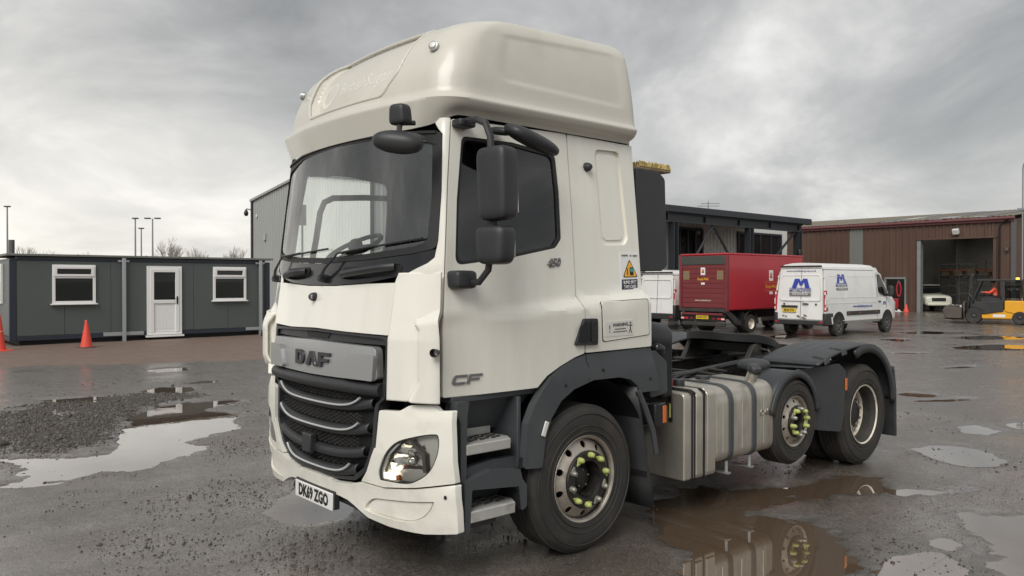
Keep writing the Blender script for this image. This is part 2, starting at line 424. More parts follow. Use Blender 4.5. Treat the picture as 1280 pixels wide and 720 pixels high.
# ================================================================== the tractor unit (faces -Y, near side is +X)
T = thing('tractor_unit', 'large cream white lorry tractor unit with high roof fairing standing on wet asphalt', 'lorry')
BZ = [(.3,.03),(.45,0),(.6,-.02),(.8,-.04),(1.1,-.03),(1.5,-.02),(1.62,0.0),(1.95,.05),(2.82,.165),(3,.18)]
def Fy(x, z):
    a = abs(x); return interp(z, BZ)+.13*a*a+1.0*max(0, a-.9)**2
def Sx(y, z):
    zb = 1.63+.07*(y-.25)
    up = 1.12-.085*(z-1.9)/.97
    lo = 1.12+.01+.07*smst(.25, 1.2, y)-.03*(1.6-z)
    return up+(lo-up)*(1-smst(zb-.035, zb+.04, z))
fr = lambda off=0: (lambda x, z: (x, Fy(x, z)+off, z))
def sd_(s, off=0, extra=None):
    return lambda y, z: (s*(Sx(y, z)+off-(extra(y, z) if extra else 0)), y, z)
def sym(half):            # half outline with x >= 0, from top centre to bottom centre
    return half+[(-x, z) for x, z in reversed(half) if x > 1e-6]

# ---- front: bonnet panel, cowl, windscreen
bon = [(-.795,1.538),(-.4,1.531),(.0,1.541),(.4,1.531),(.795,1.524),(.80,1.60),(.808,1.846),(.545,1.843-.004),(.2,1.823),(-.2,1.823),(-.545,1.839),(-.808,1.846),(-.80,1.60)]
fp = patch('front_panel', rpoly(bon, .02), fr(), 'cream_paint', T, .03, step=.08, bev=.006)
MB().lathe([(0,-.035),(.016,-.033),(.026,-.02),(.03,0),(.03,.02)], (-.062, Fy(-.06,1.749)-.01, 1.749), 'y', 16).build('camera_pod', 'black_plastic', fp)
MB().box((-.05, Fy(-.06,1.749)-.036, 1.749), (.022,.012,.03)).build('camera_lens', 'silver_trim', fp, bev=.003)
cowl = [(-1.052,1.997),(-.99,1.942),(-.825,1.889),(-.545,1.847),(-.2,1.829),(.2,1.829),(.545,1.847),(.825,1.889),(.99,1.942),(1.053,1.997),(1.063,2.05),(.9,2.02),(.5,1.99),(0,1.975),(-.5,1.99),(-.9,2.02),(-1.063,2.05)]
cw = patch('windscreen_cowl', rpoly(cowl, .02), fr(.006), 'gloss_black', T, .03, step=.06, bev=.004)
for x0, x1 in ((-.62,-.26), (.26,.78)):                       # grab handles set in the cowl
    def gh(a, b, h): return [(x0+(x1-x0)*t, Fy(x0+(x1-x0)*t, 1.915)-h*math.sin(math.pi*t)**.35-.004, 1.895+.03*t+(.02 if x0>0 else 0)*t) for t in [i/12 for i in range(13)]]
    b = MB(); b.tube(gh(x0, x1, .05), .024, 8); b.build('grab_handle', 'black_plastic', cw)
    r_ = rpoly([(x0-.03,1.875),(x1+.03,1.89),(x1+.06,1.955),(x0,1.95)], .03)
    patch('handle_recess', r_, fr(.0015), 'mesh_black', cw, .004, step=.1)
wsb = [(-1.063,2.052),(-.9,2.022),(-.5,1.992),(0,1.977),(.5,1.992),(.9,2.022),(1.063,2.052),(1.052,2.4),(1.02,2.765),(.6,2.80),(0,2.815),(-.6,2.80),(-1.02,2.765),(-1.052,2.4)]
wsh = [(-1.0,2.09),(-.9,2.064),(-.5,2.03),(0,2.014),(.5,2.03),(.9,2.064),(1.0,2.09),(.995,2.4),(.965,2.70),(.6,2.765),(0,2.78),(-.6,2.765),(-.965,2.70),(-.995,2.4)]
wr = [.05]+[0]*5+[.05,0,.06,0,0,0,.06,0]
sur = patch('windscreen_seal', rpoly(wsb, wr), fr(-.002), 'rubber_seal', T, .03, holes=[rpoly(wsh, wr)], step=.07, bev=.004)
def gfn(u, v):
    x = -1.012+2.024*u; k = abs(x)/1.012; z0 = 2.008+.068*k**2.2; z1 = 2.785-.065*k**2.4; z = z0+(z1-z0)*v
    return (x, .056+.124*(z-1.99)+.142*x*x+.004, z)
gl = MB().grid(gfn, 40, 24).build('windscreen', 'screen_glass', T, smooth=80)
# papers and a toll tag stuck inside the glass
yf = lambda x, z: (x, Fy(x, z)+.016, z)
patch('permit_sticker', [(.87,2.60),(.965,2.60),(.965,2.69),(.87,2.69)], yf, 'permit_green', gl, .002)
patch('hanging_tag', rpoly([(.885,2.46),(.93,2.46),(.94,2.60),(.88,2.60)], .015), yf, 'mesh_black', gl, .008)
for x in (-.30,-.19,-.15):
    patch('visor_tag', [(x,2.62),(x+.022,2.625),(x+.035,2.70),(x+.005,2.70)], yf, 'mesh_black', gl, .003)

# ---- A pillars wrap from the screen to the door seam; corner panels below
def yseam(z): return interp(z, [(1.1,.232),(1.16,.232),(1.627,.222),(2.0,.262),(2.44,.309),(2.83,.359),(2.9,.366)])
def xedge(z): return interp(z, [(1.1,.79),(1.85,.80),(1.90,.83),(1.945,.99),(2.0,1.054),(2.1,1.064),(2.4,1.053),(2.76,1.021),(2.8,.97),(2.86,.97)])
def pillar(s):
    def fn(u, v):
        z = 1.86+(2.85-1.86)*v; x0 = xedge(z) if z > 2.0 else .83+.224*smst(1.86,2.0,z); y0 = Fy(x0, z); x2 = Sx(yseam(z), z)-.002; y2 = yseam(z)-.006
        xc, yc = x2-.006, min(y0+(xc_slope := .33)*(x2-x0), y2-.01)
        t = u; X = x0*(1-t)**2+xc*2*t*(1-t)+x2*t*t; Y = y0*(1-t)**2+yc*2*t*(1-t)+y2*t*t
        return (s*X, Y, z)
    return MB().grid(fn, 9, 30).build('screen_pillar', 'cream_paint', T)
for s in (1, -1): pillar(s)
def corner(s):
    def fn(u, v):
        z = 1.135+(1.905-1.135)*v; x0 = .806 if z < 1.85 else .806+.02*(z-1.85)/.055; y0 = Fy(x0, z); x2 = Sx(yseam(z), z)-.002; y2 = yseam(z)-.006
        xc, yc = x2-.01, max(y0+.13, .12)
        t = u; X = x0*(1-t)**2+xc*2*t*(1-t)+x2*t*t; Y = y0*(1-t)**2+yc*2*t*(1-t)+y2*t*t
        # pressed air deflector: crisp front lip, soft shoulder above, flared foot
        xl = 1.012-.30*max(0, 1.255-z)**1.15*2.2-.03*smst(1.56,1.60,z); tp = 1-smst(1.595+.02*(X-1.0), 1.625+.55*max(0, X-1.0), z)
        k = smst(xl-.004, xl+.016, X)*tp*(1-.35*smst(1.1,1.18,X))
        return (s*(X+.022*k), Y-.034*k, z)
    o = MB().grid(fn, 64, 90).build('corner_panel', 'cream_paint', T, smooth=55)
    sl = o.modifiers.new('solid', 'SOLIDIFY'); sl.thickness = .02; sl.offset = -s
    # air deflector standing proud of the corner
    def df(u, v):
        k = min(1, smst(0, .25, v)*.5+.5*smst(0,.08,v), smst(1, .72, v)) if 0 < v < 1 else 0
        z = 1.175+(1.635-1.175)*v-.035*(1-u)*(1 if v > .5 else -.9)*(abs(v-.5)*2)**3
        P = [(1.015,.100),(1.08,.104),(1.14,.126),(1.168,.168),(1.170,.215)]
        i = min(3, int(u*4)); t = u*4-i
        X = P[i][0]+(P[i+1][0]-P[i][0])*t; Y = P[i][1]+(P[i+1][1]-P[i][1])*t
        Xb, Yb = X-.035+.02*u, Y+.045-.04*u
        return (s*(Xb+(X-Xb)*k), Yb+(Y-Yb)*k, z)
    if s > 0:
        MB().lathe([(0,-.05),(.013,-.048),(.022,0),(.026,.03)], (0,0,0), 'x', 10).build('side_marker', 'black_plastic', o, loc=(1.165,.150,1.44), rot=(0,0,R(-60)))
        return o
    d_ = MB().grid(df, 21, 22).build('air_deflector', 'cream_paint', T, smooth=60)
    m_ = d_.modifiers.new('solid', 'SOLIDIFY'); m_.thickness = .018; m_.offset = 0
    if s < 0:
        for k in range(4): MB().b2((s*1.05, .125, 1.26+.09*k), (s*1.15, .20, 1.268+.09*k)).build('deflector_vane', 'cream_paint', d_)
    b = MB().lathe([(0,-.05),(.013,-.048),(.022,0),(.026,.03)], (0,0,0), 'x', 10)
    b.build('side_marker', 'black_plastic', d_, loc=(s*1.168,.150,1.44), rot=(0,0,R(-60) if s > 0 else R(240)))
    return o
for s in (1, -1): corner(s)

# ---- grille
go = sym([(0,1.538),(.40,1.530),(.797,1.519),(.788,1.33),(.757,1.13),(.705,1.095),(.685,.83),(.60,.67),(.46,.585),(.27,.562),(0,.572)])
gr = patch('grille', rpoly(go, .04), fr(.075), 'mesh_black', T, .02, step=.09)
def frame_ring():                                             # the plastic rim of the grille opening
    inner = rpoly([(x*.955, 1.05+(z-1.05)*.955) for x, z in go], .05)
    return patch('grille_surround', rpoly(go, .04), fr(.012), 'black_plastic', gr, .06, holes=[inner], step=.07, bev=.006)
frame_ring()
up_ = patch('upper_blank', rpoly([(-.76,1.46),(.76,1.46),(.765,1.512),(-.765,1.512)], .02), fr(.03), 'black_plastic', gr, .04, step=.08, bev=.006)
patch('camera_slot', [(-.14,1.475),(.14,1.475),(.17,1.51),(-.17,1.51)], fr(.025), 'mesh_black', gr, .006)
# silver badge board with raised shoulders
bad = rpoly([(-.71,1.448),(0,1.462),(.71,1.448),(.725,1.25),(.55,1.236),(0,1.232),(-.55,1.236),(-.725,1.25)], [.05,0,.05,.02,0,0,0,.02])
bo = patch('badge_board', bad, lambda x, z: (x, Fy(x,z)-.018+.25*max(0,z-1.42)**1.0*.6, z), 'silver_trim', T, .05, step=.05, bev=.01, seg=3)
for s in (1, -1):
    sh = rpoly([(s*.715,1.242),(s*.725,1.40),(s*.52,1.40),(s*.47,1.37),(s*.42,1.245)], [.01,.02,.03,.03,.02])
    patch('badge_shoulder', sh, fr(-.046), 'silver_trim', bo, .03, step=.06, bev=.010, seg=3)
def poly_part(name, poly, fn, m, parent, t=.012, d=(0,1,0), bev=.002): return patch(name, poly, fn, m, parent, t, d, step=.05, bev=bev)
L0, LH = 1.288, .098                                           # D A F cut as block letters
def glyph(pts, x0, wd): return [(x0+wd*a, L0+LH*b) for a, b in pts]
def glyphs(xs):
    Dg = glyph([(0,0),(.62,0),(.88,.12),(1,.35),(1,.65),(.88,.88),(.62,1),(0,1)], xs[0], .135); Dh = glyph([(.30,.24),(.56,.24),(.66,.36),(.66,.64),(.56,.76),(.30,.76)], xs[0], .135)
    Ag = glyph([(0,0),(.31,0),(.50,.62),(.565,.40),(.50,.20),(.635,.20),(.69,0),(1,0),(.66,1),(.36,1)], xs[1], .165)
    Fg = glyph([(0,0),(.30,0),(.30,.34),(.86,.34),(.86,.58),(.30,.58),(.30,.76),(1,.76),(1,1),(0,1)], xs[2], .145)
    return [(Dg, [Dh]), (Ag, []), (Fg, [])]
for g, hs in glyphs((-.225, -.062, .112)):
    patch('badge_letter', g, fr(-.032), 'dark_badge', bo, .016, holes=hs, step=.04, bev=.002)
# rounded bar under the badge and three deep slats with chrome lips and honeycomb between
b = MB().tube([(x, Fy(x,1.185)+.012, 1.185-.0*abs(x)) for x in np.linspace(-.74,.74,25)], .044, 12); b.build('grille_bar', 'black_plastic', gr)
slats = [(1.075,.655,.56), (.915,.62,.55), (.765,.58,.0), (.64,.49,.44)]
for i, (z, hw, cw_) in enumerate(slats):
    def pr_(x): return z-.01+.045*(abs(x)/hw)**3.2
    # the slat: a sculpted blade that curls up at both ends
    def bl(u, v, z=z, hw=hw):
        x = -hw+2*hw*u; e = .050*(abs(x)/hw)**3
        prof = [(.012,.044),(-.012,.030),(-.020,.004),(-.012,-.020),(.03,-.040),(.06,-.044)]
        k = min(4, int(v*5)); t = v*5-k; py = prof[k][0]+(prof[k+1][0]-prof[k][0])*t; pz = prof[k][1]+(prof[k+1][1]-prof[k][1])*t
        return (x, Fy(x,z)+.022+py, z+pz-.035+e)
    sl = MB().grid(bl, 34, 11).build('slat', 'black_plastic', gr)
    md = sl.modifiers.new('solid', 'SOLIDIFY'); md.thickness = .008
    if cw_:
        pts = []
        for x in np.linspace(-cw_, cw_, 40):
            e = .052*(abs(x)/cw_)**7; pts.append((x, Fy(x,z)-.006, z-.022+.05*(abs(x)/hw)**3*.6+e))
        o = MB()
        o.tube(pts, [.0082]*40, 8).build('chrome_strip', 'strip_silver', gr)
    # honeycomb inserts (real holes, built as a lattice of short walls)
    hb = MB(); cell = .021
    x = -hw+.05
    nxx = int((2*hw-.12)/(cell*1.5))
    for a in range(nxx):
        for c_ in range(3):
            cx = -hw+.06+a*cell*1.5; cz = z+.016+c_*cell*1.15+(cell*.57 if a % 2 else 0)+.035*(abs(cx)/hw)**3
            ring = [(cx+math.cos(q)*cell*.5, cz+math.sin(q)*cell*.5) for q in [math.pi/3*k for k in range(6)]]
            for k in range(3):
                p, q = ring[k], ring[k+1]
                yy = Fy(cx, z)+.028
                hb.add([(p[0],yy,p[1]),(q[0],yy,q[1]),(q[0],yy+.014,q[1]),(p[0],yy+.014,p[1]),(p[0]*1,yy,p[1]-.004),(q[0],yy,q[1]-.004)], [(0,1,2,3),(0,4,5,1)])
    stuff(hb.build('honeycomb', 'frame_steel', gr, smooth=0, fix=False))
MB().box((-.03, Fy(0,.76)-.005, .765), (.12,.06,.13)).build('radar_box', 'black_plastic', gr, bev=.012)
MB().b2((-.62,.16,.62),(.62,.19,1.5)).build('radiator', 'mesh_black', gr)

# ---- bumper, headlamp panels, number plate
for s in (1, -1):
    lp = [(.712,.828),(.735,1.066),(.90,1.075),(.965,1.117),(1.10,1.121),(1.13,1.09),(1.197,1.094),(1.208,.85),(1.213,.668),(1.006,.628),(.756,.594),(.555,.601),(.615,.672),(.70,.83)]
    lo_ = spline([(.722,.632),(.728,.70),(.80,.815),(.885,.888),(1.0,.930),(1.112,.955),(1.142,.935),(1.137,.829),(1.094,.731),(1.02,.670),(.93,.640)], 5, (0,))
    mk = lambda P: [(s*x, z) for x, z in P]
    lr = [0,.02,.06,.08,.04,.02,.01,.01,.01,0,0,0,0,0]
    pan = patch('headlight_panel', mk(rpoly(lp, lr)), lambda x, z: (x, Fy(x,z)-.004-.018*smst(1.06,1.1,z)*0+.018*smst(1.055,1.12,z), z), 'bumper_paint', T, .035, holes=[mk(rpoly(lo_, .02))], step=.05, bev=.008, seg=3)
    hl = patch('headlight', mk(rpoly([(x, z) for x, z in lo_], .02)), fr(.055), 'lamp_bowl', T, .02, step=.06)
    lr2 = [(x*1+(.93-x)*.02, z+(.79-z)*.02) for x, z in lo_]
    patch('lens', mk(rpoly(lr2, .02)), fr(.004), 'lens_glass', hl, 0, step=.06)
    patch('headlight_rim', mk(rpoly(lo_, .02)), fr(.006), 'black_plastic', hl, .05, holes=[mk(rpoly([(x+(.93-x)*.05, z+(.79-z)*.05) for x, z in lo_], .02))], step=.05)
    # stepped bright reflector behind the clear lens, running light and indicator below
    def refl(x, z):
        q = ((z-.695)/.062) % 1.0; c_ = (abs(x)-.92)/.13
        return (x, Fy(x, z)+.034+.040*(1-q)*(1-.55*c_*c_)+.012*c_, z)
    ro_ = [(.79,.70),(.80,.755),(.845,.82),(.885,.868),(.955,.902),(.985,.912),(1.03,.88),(1.048,.80),(1.045,.70)]
    patch('lamp_reflector', mk(ro_), refl, 'reflector', hl, 0, step=.0115, smooth=25)
    MB().lathe([(.0,.03),(.022,.026),(.034,.012),(.038,-.004),(.046,-.006),(.046,.03)], (0,0,0), 'y', 20).build('lamp_bulb', 'reflector', hl, loc=(s*.955,Fy(.955,.80)+.045,.80))
    patch('lamp_divider', mk([(.955,.905),(.975,.91),(1.06,.83),(1.062,.72),(1.045,.72),(1.043,.82)]), fr(.014), 'lamp_inside', hl, .03, step=.05)
    patch('running_light', mk(rpoly([(.738,.646),(.738,.680),(.83,.684),(.83,.646)], .01)), fr(.018), 'lit_lamp' if s > 0 else 'clear_lens', hl, .02, step=.06, bev=.004)
    patch('indicator', mk(rpoly([(.845,.648),(.845,.680),(.872,.680),(.872,.648)], .008)), fr(.018), 'orange_lens', hl, .02, step=.06, bev=.004)
    patch('light_guide', mk([(.728,.64),(.742,.64),(.745,.70),(.81,.80),(.89,.875),(.88,.885),(.80,.815),(.73,.71)]), fr(.016), 'clear_lens', hl, .012, step=.05)
bl_ = [(0,.556),(.27,.548),(.452,.566),(.545,.592),(.756,.584),(1.006,.618),(1.212,.658),(1.214,.50),(1.211,.366),(1.043,.351),(.779,.354),(.60,.374),(.47,.43),(.40,.452),(.3,.462),(0,.468)]
fogp = spline([(.60,.418),(.585,.452),(.665,.508),(.80,.525),(.98,.542),(1.112,.555),(1.085,.495),(1.03,.438),(.95,.410),(.78,.405)], 4, (5,))
def bump(x, z):
    a = abs(x); y = Fy(x, max(z, .46))-.014
    # pressed fog-lamp blank
    y += .012*smst(.42, .34, z)*(a > .5)
    y += .02*smst(.63,.67,z)
    return (x, y, z)
def _d(P, x, y):
    q = Vector((x, y)); m = 9
    for i in range(len(P)):
        a = Vector(P[i]); b_ = Vector(P[(i+1) % len(P)]); t = max(0, min(1, (q-a).dot(b_-a)/(b_-a).length_squared)); m = min(m, (a+(b_-a)*t-q).length)
    return m
for s in (1, -1):
    half = [(s*.205,.553),(s*.27,.548),(s*.452,.566),(s*.545,.592),(s*.756,.584),(s*1.006,.618),(s*1.212,.658),(s*1.214,.50),(s*1.211,.366),(s*1.043,.351),(s*.779,.354),(s*.60,.374),(s*.47,.43),(s*.40,.452),(s*.3,.462),(s*.198,.464)]
    fh = rpoly([(s*x, z) for x, z in fogp], .012)
    bp = patch('bumper', rpoly(half, .012), bump, 'bumper_paint', T, .045, holes=[fh], step=.05, bev=.010, seg=3, smooth=50)
    fi = rpoly([(s*(x+(.85-x)*.07), z+(.485-z)*.16) for x, z in fogp], .012)
    patch('fog_lamp_blank', fh, lambda x, z: (x, bump(x, z)[1]+.026, z), 'bumper_paint', bp, .02, step=.06)
    patch('fog_blank_pad', fi, lambda x, z: (x, bump(x, z)[1]+.012, z), 'bumper_paint', bp, .02, step=.06, bev=.006)
    MB().lathe([(0,-.004),(.011,-.004),(.013,.004)], (s*1.165, Fy(1.165,.578)-.014, .585), 'y', 12).build('bumper_bolt', 'letter_black', bp)
    o = MB()
    P = [(s*x, Fy(x, z)+.045, z) for x, z in ((.2,.452),(.30,.448),(.40,.436),(.46,.418),(.53,.388))]
    o.tube(P, .016, 8).build('lower_lip', 'chrome', bp)
    o = MB(); o.tube([(x, y+.02, z-.035) for x, y, z in P], .03, 8).build('lip_backing', 'black_plastic', bp)
patch('tow_cover', rpoly([(-.2,.556),(0,.559),(.2,.556),(.193,.467),(0,.468),(-.193,.467)], .01), lambda x, z: (x, Fy(x,z)-.012, z), 'bumper_paint', T, .06, step=.05, bev=.006)
pl = MB().box((0,-.025,.41), (.53,.012,.115)).build('number_plate', 'white_plate', T, bev=.005)
MB().box((0,.0,.42), (.55,.04,.12)).build('plate_holder', 'black_plastic', pl, bev=.004)
text('lettering', 'DK69 ZGO', .108, 'letter_black', pl, plane_fn((0,-.0315,.409),(1,0,0),(0,0,1)), bold=.005, sx=.80)
MB().b2((-.9,.12,.38),(.9,.3,.5)).build('front_underrun', 'frame_steel', T, bev=.01)

# ---- wipers
def wiper(base, elbow, tip0, tip1):
    sf = lambda x, z, o=-.028: (x, Fy(x, z)+o, z)
    w_ = MB().tube([sf(*base), sf(base[0]+(elbow[0]-base[0])*.4, base[1]+(elbow[1]-base[1])*.4, -.05), sf(*elbow, -.04), sf((elbow[0]+tip1[0])/2, (elbow[1]+tip1[1])/2, -.035)], [.013,.010,.007,.005], 6).build('wiper', 'black_plastic', T)
    n = 10
    MB().tube([sf(tip0[0]+(tip1[0]-tip0[0])*i/n, tip0[1]+(tip1[1]-tip0[1])*i/n, -.014) for i in range(n+1)], .0065, 6).build('wiper_blade', 'black_plastic', w_)
    MB().lathe([(0,-.03),(.022,-.028),(.028,0),(.028,.03)], sf(*base, -.015), 'y', 12).build('wiper_boss', 'black_plastic', w_)
wiper((-.93,1.875), (-.72,2.04), (-.72,2.035), (.06,2.075))
wiper((.03,1.875), (.235,2.04), (.24,2.04), (.98,2.115))
# ---- cab sides, doors
doorP = [(.366,2.845),(.315,2.44),(.268,2.0),(.229,1.627),(.236,1.163),(.51,1.160),(.75,1.163),(.951,1.167),(1.029,1.238),(1.141,1.293),(1.274,1.343),(1.372,1.366),(1.366,1.665),(1.343,1.755),(1.350,1.919),(1.355,2.416),(1.350,2.875)]
winP = [(.433,2.748),(.369,2.348),(.33,1.949),(.788,2.006),(1.187,2.079),(1.244,2.14),(1.25,2.463),(1.234,2.719),(.845,2.756)]
winR = [.05,0,.05,0,.06,.04,0,.06,0]
sideP = [(1.361,2.875),(1.366,2.416),(1.361,1.919),(1.354,1.757),(1.377,1.665),(1.383,1.368),(2.088,1.375),(2.073,1.69),(2.05,1.79),(2.052,2.28),(2.045,2.868)]
recP = rpoly([(1.63,2.80),(1.90,2.81),(1.935,2.17),(1.90,2.12),(1.675,2.11),(1.645,2.15)], .05)
hatP = rpoly([(1.536,1.709),(2.027,1.725),(2.052,1.464),(1.557,1.436)], .02)
def rec(y, z):
    if 1.55 < y < 2.0 and 2.03 < z < 2.88:
        q = _d(recP, y, z); i = inpoly(recP, y, z)
        return (.022*min(1, q/.035) if i and q < .035 else .022 if i else 0)*(1 if q < .05 else .72)
    return 0
def scale_(P, k): 
    cx = (min(p[0] for p in P)+max(p[0] for p in P))/2; cz = (min(p[1] for p in P)+max(p[1] for p in P))/2
    return [(cx+(y-cx)*k, cz+(z-cz)*k) for y, z in P]
for s in (1, -1):
    near = s > 0
    sp_ = patch('cab_side', rpoly(sideP, .012), sd_(s), 'cream_paint', T, .026, (-s,0,0), holes=[recP], step=.045 if near else .09, bev=.007, seg=3, smooth=55)
    patch('side_recess', recP, sd_(s, -.024), 'cream_paint', sp_, .004, (-s,0,0), step=.07)
    patch('recess_pad', rpoly([(1.675,2.765),(1.868,2.772),(1.895,2.19),(1.872,2.158),(1.70,2.15),(1.685,2.18)], .035), sd_(s, -.014), 'cream_paint', sp_, .012, (-s,0,0), step=.07, bev=.006, seg=3)
    dr = patch('door', rpoly(doorP, .015), sd_(s), 'cream_paint', T, .045, (-s,0,0), holes=[rpoly(winP, winR)], step=.032 if near else .09, bev=.006, seg=3, smooth=55)
    patch('window_seal', rpoly(scale_(winP, 1.005), winR), sd_(s, -.006), 'rubber_seal', dr, .03, (-s,0,0), holes=[rpoly(scale_(winP, .945), winR)], step=.06, bev=.004)
    if near:
        patch('door_window', rpoly(scale_(winP, .96), winR), sd_(s, -.02), 'side_glass', dr, 0, step=.1)
        q = MB(); q.tube([(Sx(y,2.60)-.03, y, 2.585+.03*(y-.45)) for y in (.85,1.0,1.23)], .009, 6); q.build('window_rail', 'silver_trim', dr)
        q = MB(); q.tube([(Sx(1.2,z)-.03, 1.205-.004*(z-2.1), z) for z in (2.1,2.3,2.5,2.7)], .008, 6); q.build('window_channel', 'frame_steel', dr)
        hd = patch('door_handle', rpoly([(1.345,1.602),(1.478,1.600),(1.484,1.417),(1.263,1.424),(1.285,1.47)], .02), sd_(s, .022), 'black_plastic', dr, .03, (-s,0,0), step=.05, bev=.008, seg=3)
        patch('handle_pull', rpoly([(1.40,1.585),(1.462,1.585),(1.466,1.44),(1.405,1.44)], .02), sd_(s, .034), 'gloss_black', dr, .02, (-s,0,0), step=.05, bev=.008, seg=3)
        patch('handle_pocket', rpoly([(1.30,1.55),(1.375,1.59),(1.385,1.435),(1.29,1.445)], .02), sd_(s, .0245), 'mesh_black', dr, .004, (-s,0,0), step=.05)
        lf = lambda y0, z0, off=.004, k=.10: (lambda a, b, h=0: (Sx(y0, z0+b)+off+h, y0+a+k*0, z0+b+.07*a))
        # model badge, cut from flat strokes
        def stroke(P, w_=.0): return P
        cfm = lambda y, z: (Sx(y, z)+.008, y, z)
        o_ = lambda P, dx: [(.295+dx+q*.1+.018*r, 1.233+.058*r) for q, r in P]
        patch('model_badge', o_([(1.0,1.0),(.15,1.0),(0,.8),(0,.2),(.15,0),(.95,0),(1.0,.25),(.25,.25),(.22,.32),(.22,.68),(.25,.75),(1.0,.75)], 0), cfm, 'badge_grey', dr, .008, (-1,0,0), step=.04, bev=.002)
        patch('model_badge', o_([(0,0),(.22,0),(.22,.35),(.85,.35),(.87,.58),(.22,.58),(.22,.76),(1.0,.76),(1.03,1.0),(0,1.0)], .11), cfm, 'badge_grey', dr, .008, (-1,0,0), step=.04, bev=.002)
        text('lettering', '450', .075, 'badge_grey', dr, lambda a, b, h=0: (Sx(1.15,1.975+b)+.002+h, 1.15+a, 1.976+b+.085*a), ext=.005, shear=.3, bold=.003, sx=1.05)
        # locker hatch with a warning plate, blind spot sticker, marker
        ht = patch('locker_hatch', hatP, sd_(s, .006), 'cream_paint', sp_, .012, (-s,0,0), step=.06, bev=.005)
        patch('hatch_gap', rpoly(scale_(hatP[::1], 1.035), 0), sd_(s, .0012), 'rubber_seal', sp_, .002, (-s,0,0), step=.06)
        wp = patch('warning_plate', rpoly([(1.562,1.572),(1.862,1.580),(1.872,1.470),(1.572,1.467)], .004), sd_(s, .0085), 'warning_plate', T, .003, (-s,0,0), step=.06)
        tf = lambda y0, z0, off: (lambda a, b, h=0: (Sx(y0, z0)+off+h, y0+a, z0+b+.03*a))
        text('lettering', 'WARNING', .034, 'letter_black', wp, tf(1.725,1.548,.0095), ext=.001, bold=.0004)
        for a_, b_, z_ in ((1.665,1.785,1.513),(1.65,1.80,1.494)): patch('small_print', [(a_,z_),(b_,z_+.003),(b_,z_+.011),(a_,z_+.008)], sd_(s, .0095), 'grey_print', wp, 0, step=.1)
        text('lettering', '!', .075, 'letter_black', wp, tf(1.612,1.52,.0095), ext=.001)
        q = MB()
        def flat(P, off=.0095): q.prism(P, lambda y, z: (Sx(y, z)+off, y, z), lambda y, z: (Sx(y, z)+off+.001, y, z))
        for P in ([(1.825,1.553),(1.838,1.553),(1.838,1.565),(1.825,1.565)], [(1.812,1.545),(1.852,1.545),(1.852,1.539),(1.812,1.539)], [(1.828,1.545),(1.836,1.545),(1.836,1.515),(1.828,1.515)], [(1.828,1.515),(1.834,1.515),(1.820,1.485),(1.814,1.485)], [(1.832,1.515),(1.837,1.515),(1.852,1.485),(1.846,1.485)]): flat(P)
        q.build('pictogram', 'letter_black', wp, smooth=0)
        bs = patch('blind_spot_sticker', [(1.83,2.063),(2.034,2.068),(2.012,1.782),(1.815,1.782)], sd_(s, .002), 'sticker_white', T, .002, (-s,0,0), step=.06)
        st_ = lambda nm, P, mm, off: patch(nm, P, sd_(s, off), mm, bs, .001, (-s,0,0), step=.06)
        st_('sticker_panel', [(1.835,1.868),(2.008,1.872),(2.002,1.792),(1.826,1.790)], 'sticker_navy', .0035)
        st_('sticker_triangle', rpoly([(1.93,2.018),(2.015,1.886),(1.846,1.882)], .012), 'letter_black', .0035)
        st_('sticker_triangle', rpoly([(1.93,2.004),(2.003,1.892),(1.858,1.889)], .010), 'sticker_orange', .0046)
        st_('sticker_lorry', rpoly([(1.925,1.958),(1.965,1.958),(1.965,1.899),(1.925,1.899)], .005), 'letter_black', .0056)
        st_('sticker_lorry', [(1.931,1.95),(1.959,1.95),(1.959,1.925),(1.931,1.925)], 'sticker_teal', .0066)
        st_('sticker_cyclist', [(1.895,1.95),(1.904,1.95),(1.904,1.899),(1.895,1.899)], 'letter_black', .0056)
        text('lettering', 'BLIND SPOT\nTAKE CARE', .033, 'sticker_white', bs, tf(1.917,1.83,.006), ext=.001, bold=.0008, sx=.80)
        for a_, b_ in ((1.845,1.915),(1.935,1.955),(1.968,2.018)): patch('small_print', [(a_,2.038),(b_,2.040),(b_,2.050),(a_,2.048)], sd_(s, .0055), 'grey_print', bs, 0, step=.1)
        MB().lathe([(0,.045),(.018,.043),(.030,.022),(.034,0)], (Sx(1.537,2.66)-.0,1.537,2.66), 'x', 14).build('roof_marker', 'black_plastic', sp_)
# back wall of the cab and floor
def cross(y, inset=0):
    P = []
    for z in [1.32+ (2.9-1.32)*i/14 for i in range(15)]: P.append((Sx(y, z)-inset, z))
    return P
cr = cross(2.0, .012)
wall = MB(); n = len(cr)
wall.add([(x,2.035,z) for x, z in cr]+[(-x,2.035,z) for x, z in cr], [(i, i+1, n+i+1, n+i) for i in range(n-1)])
wall.add([(x,1.985,z) for x, z in cr]+[(-x,1.985,z) for x, z in cr], [(i, i+1, n+i+1, n+i) for i in range(n-1)])
wall.build('cab_back_wall', 'cream_paint', T)
lin = MB()
lin.b2((-.97,.40,2.82),(.97,2.0,2.84)); lin.b2((-.97,1.93,1.5),(.97,1.97,2.82))
lin.b2((-1.09,.3,1.40),(1.09,2.0,1.44))
lin.build('cab_lining', 'headlining', T)
for s in (1, -1):
    q = MB(); q.grid(lambda u, v: (s*(Sx(1.3, 1.45+1.38*v)-.09-.03*math.sin(u*38+2*math.sin(v*2))), 1.32+.64*u, 1.45+1.38*v), 60, 8); q.build('side_curtain', 'curtain', T)
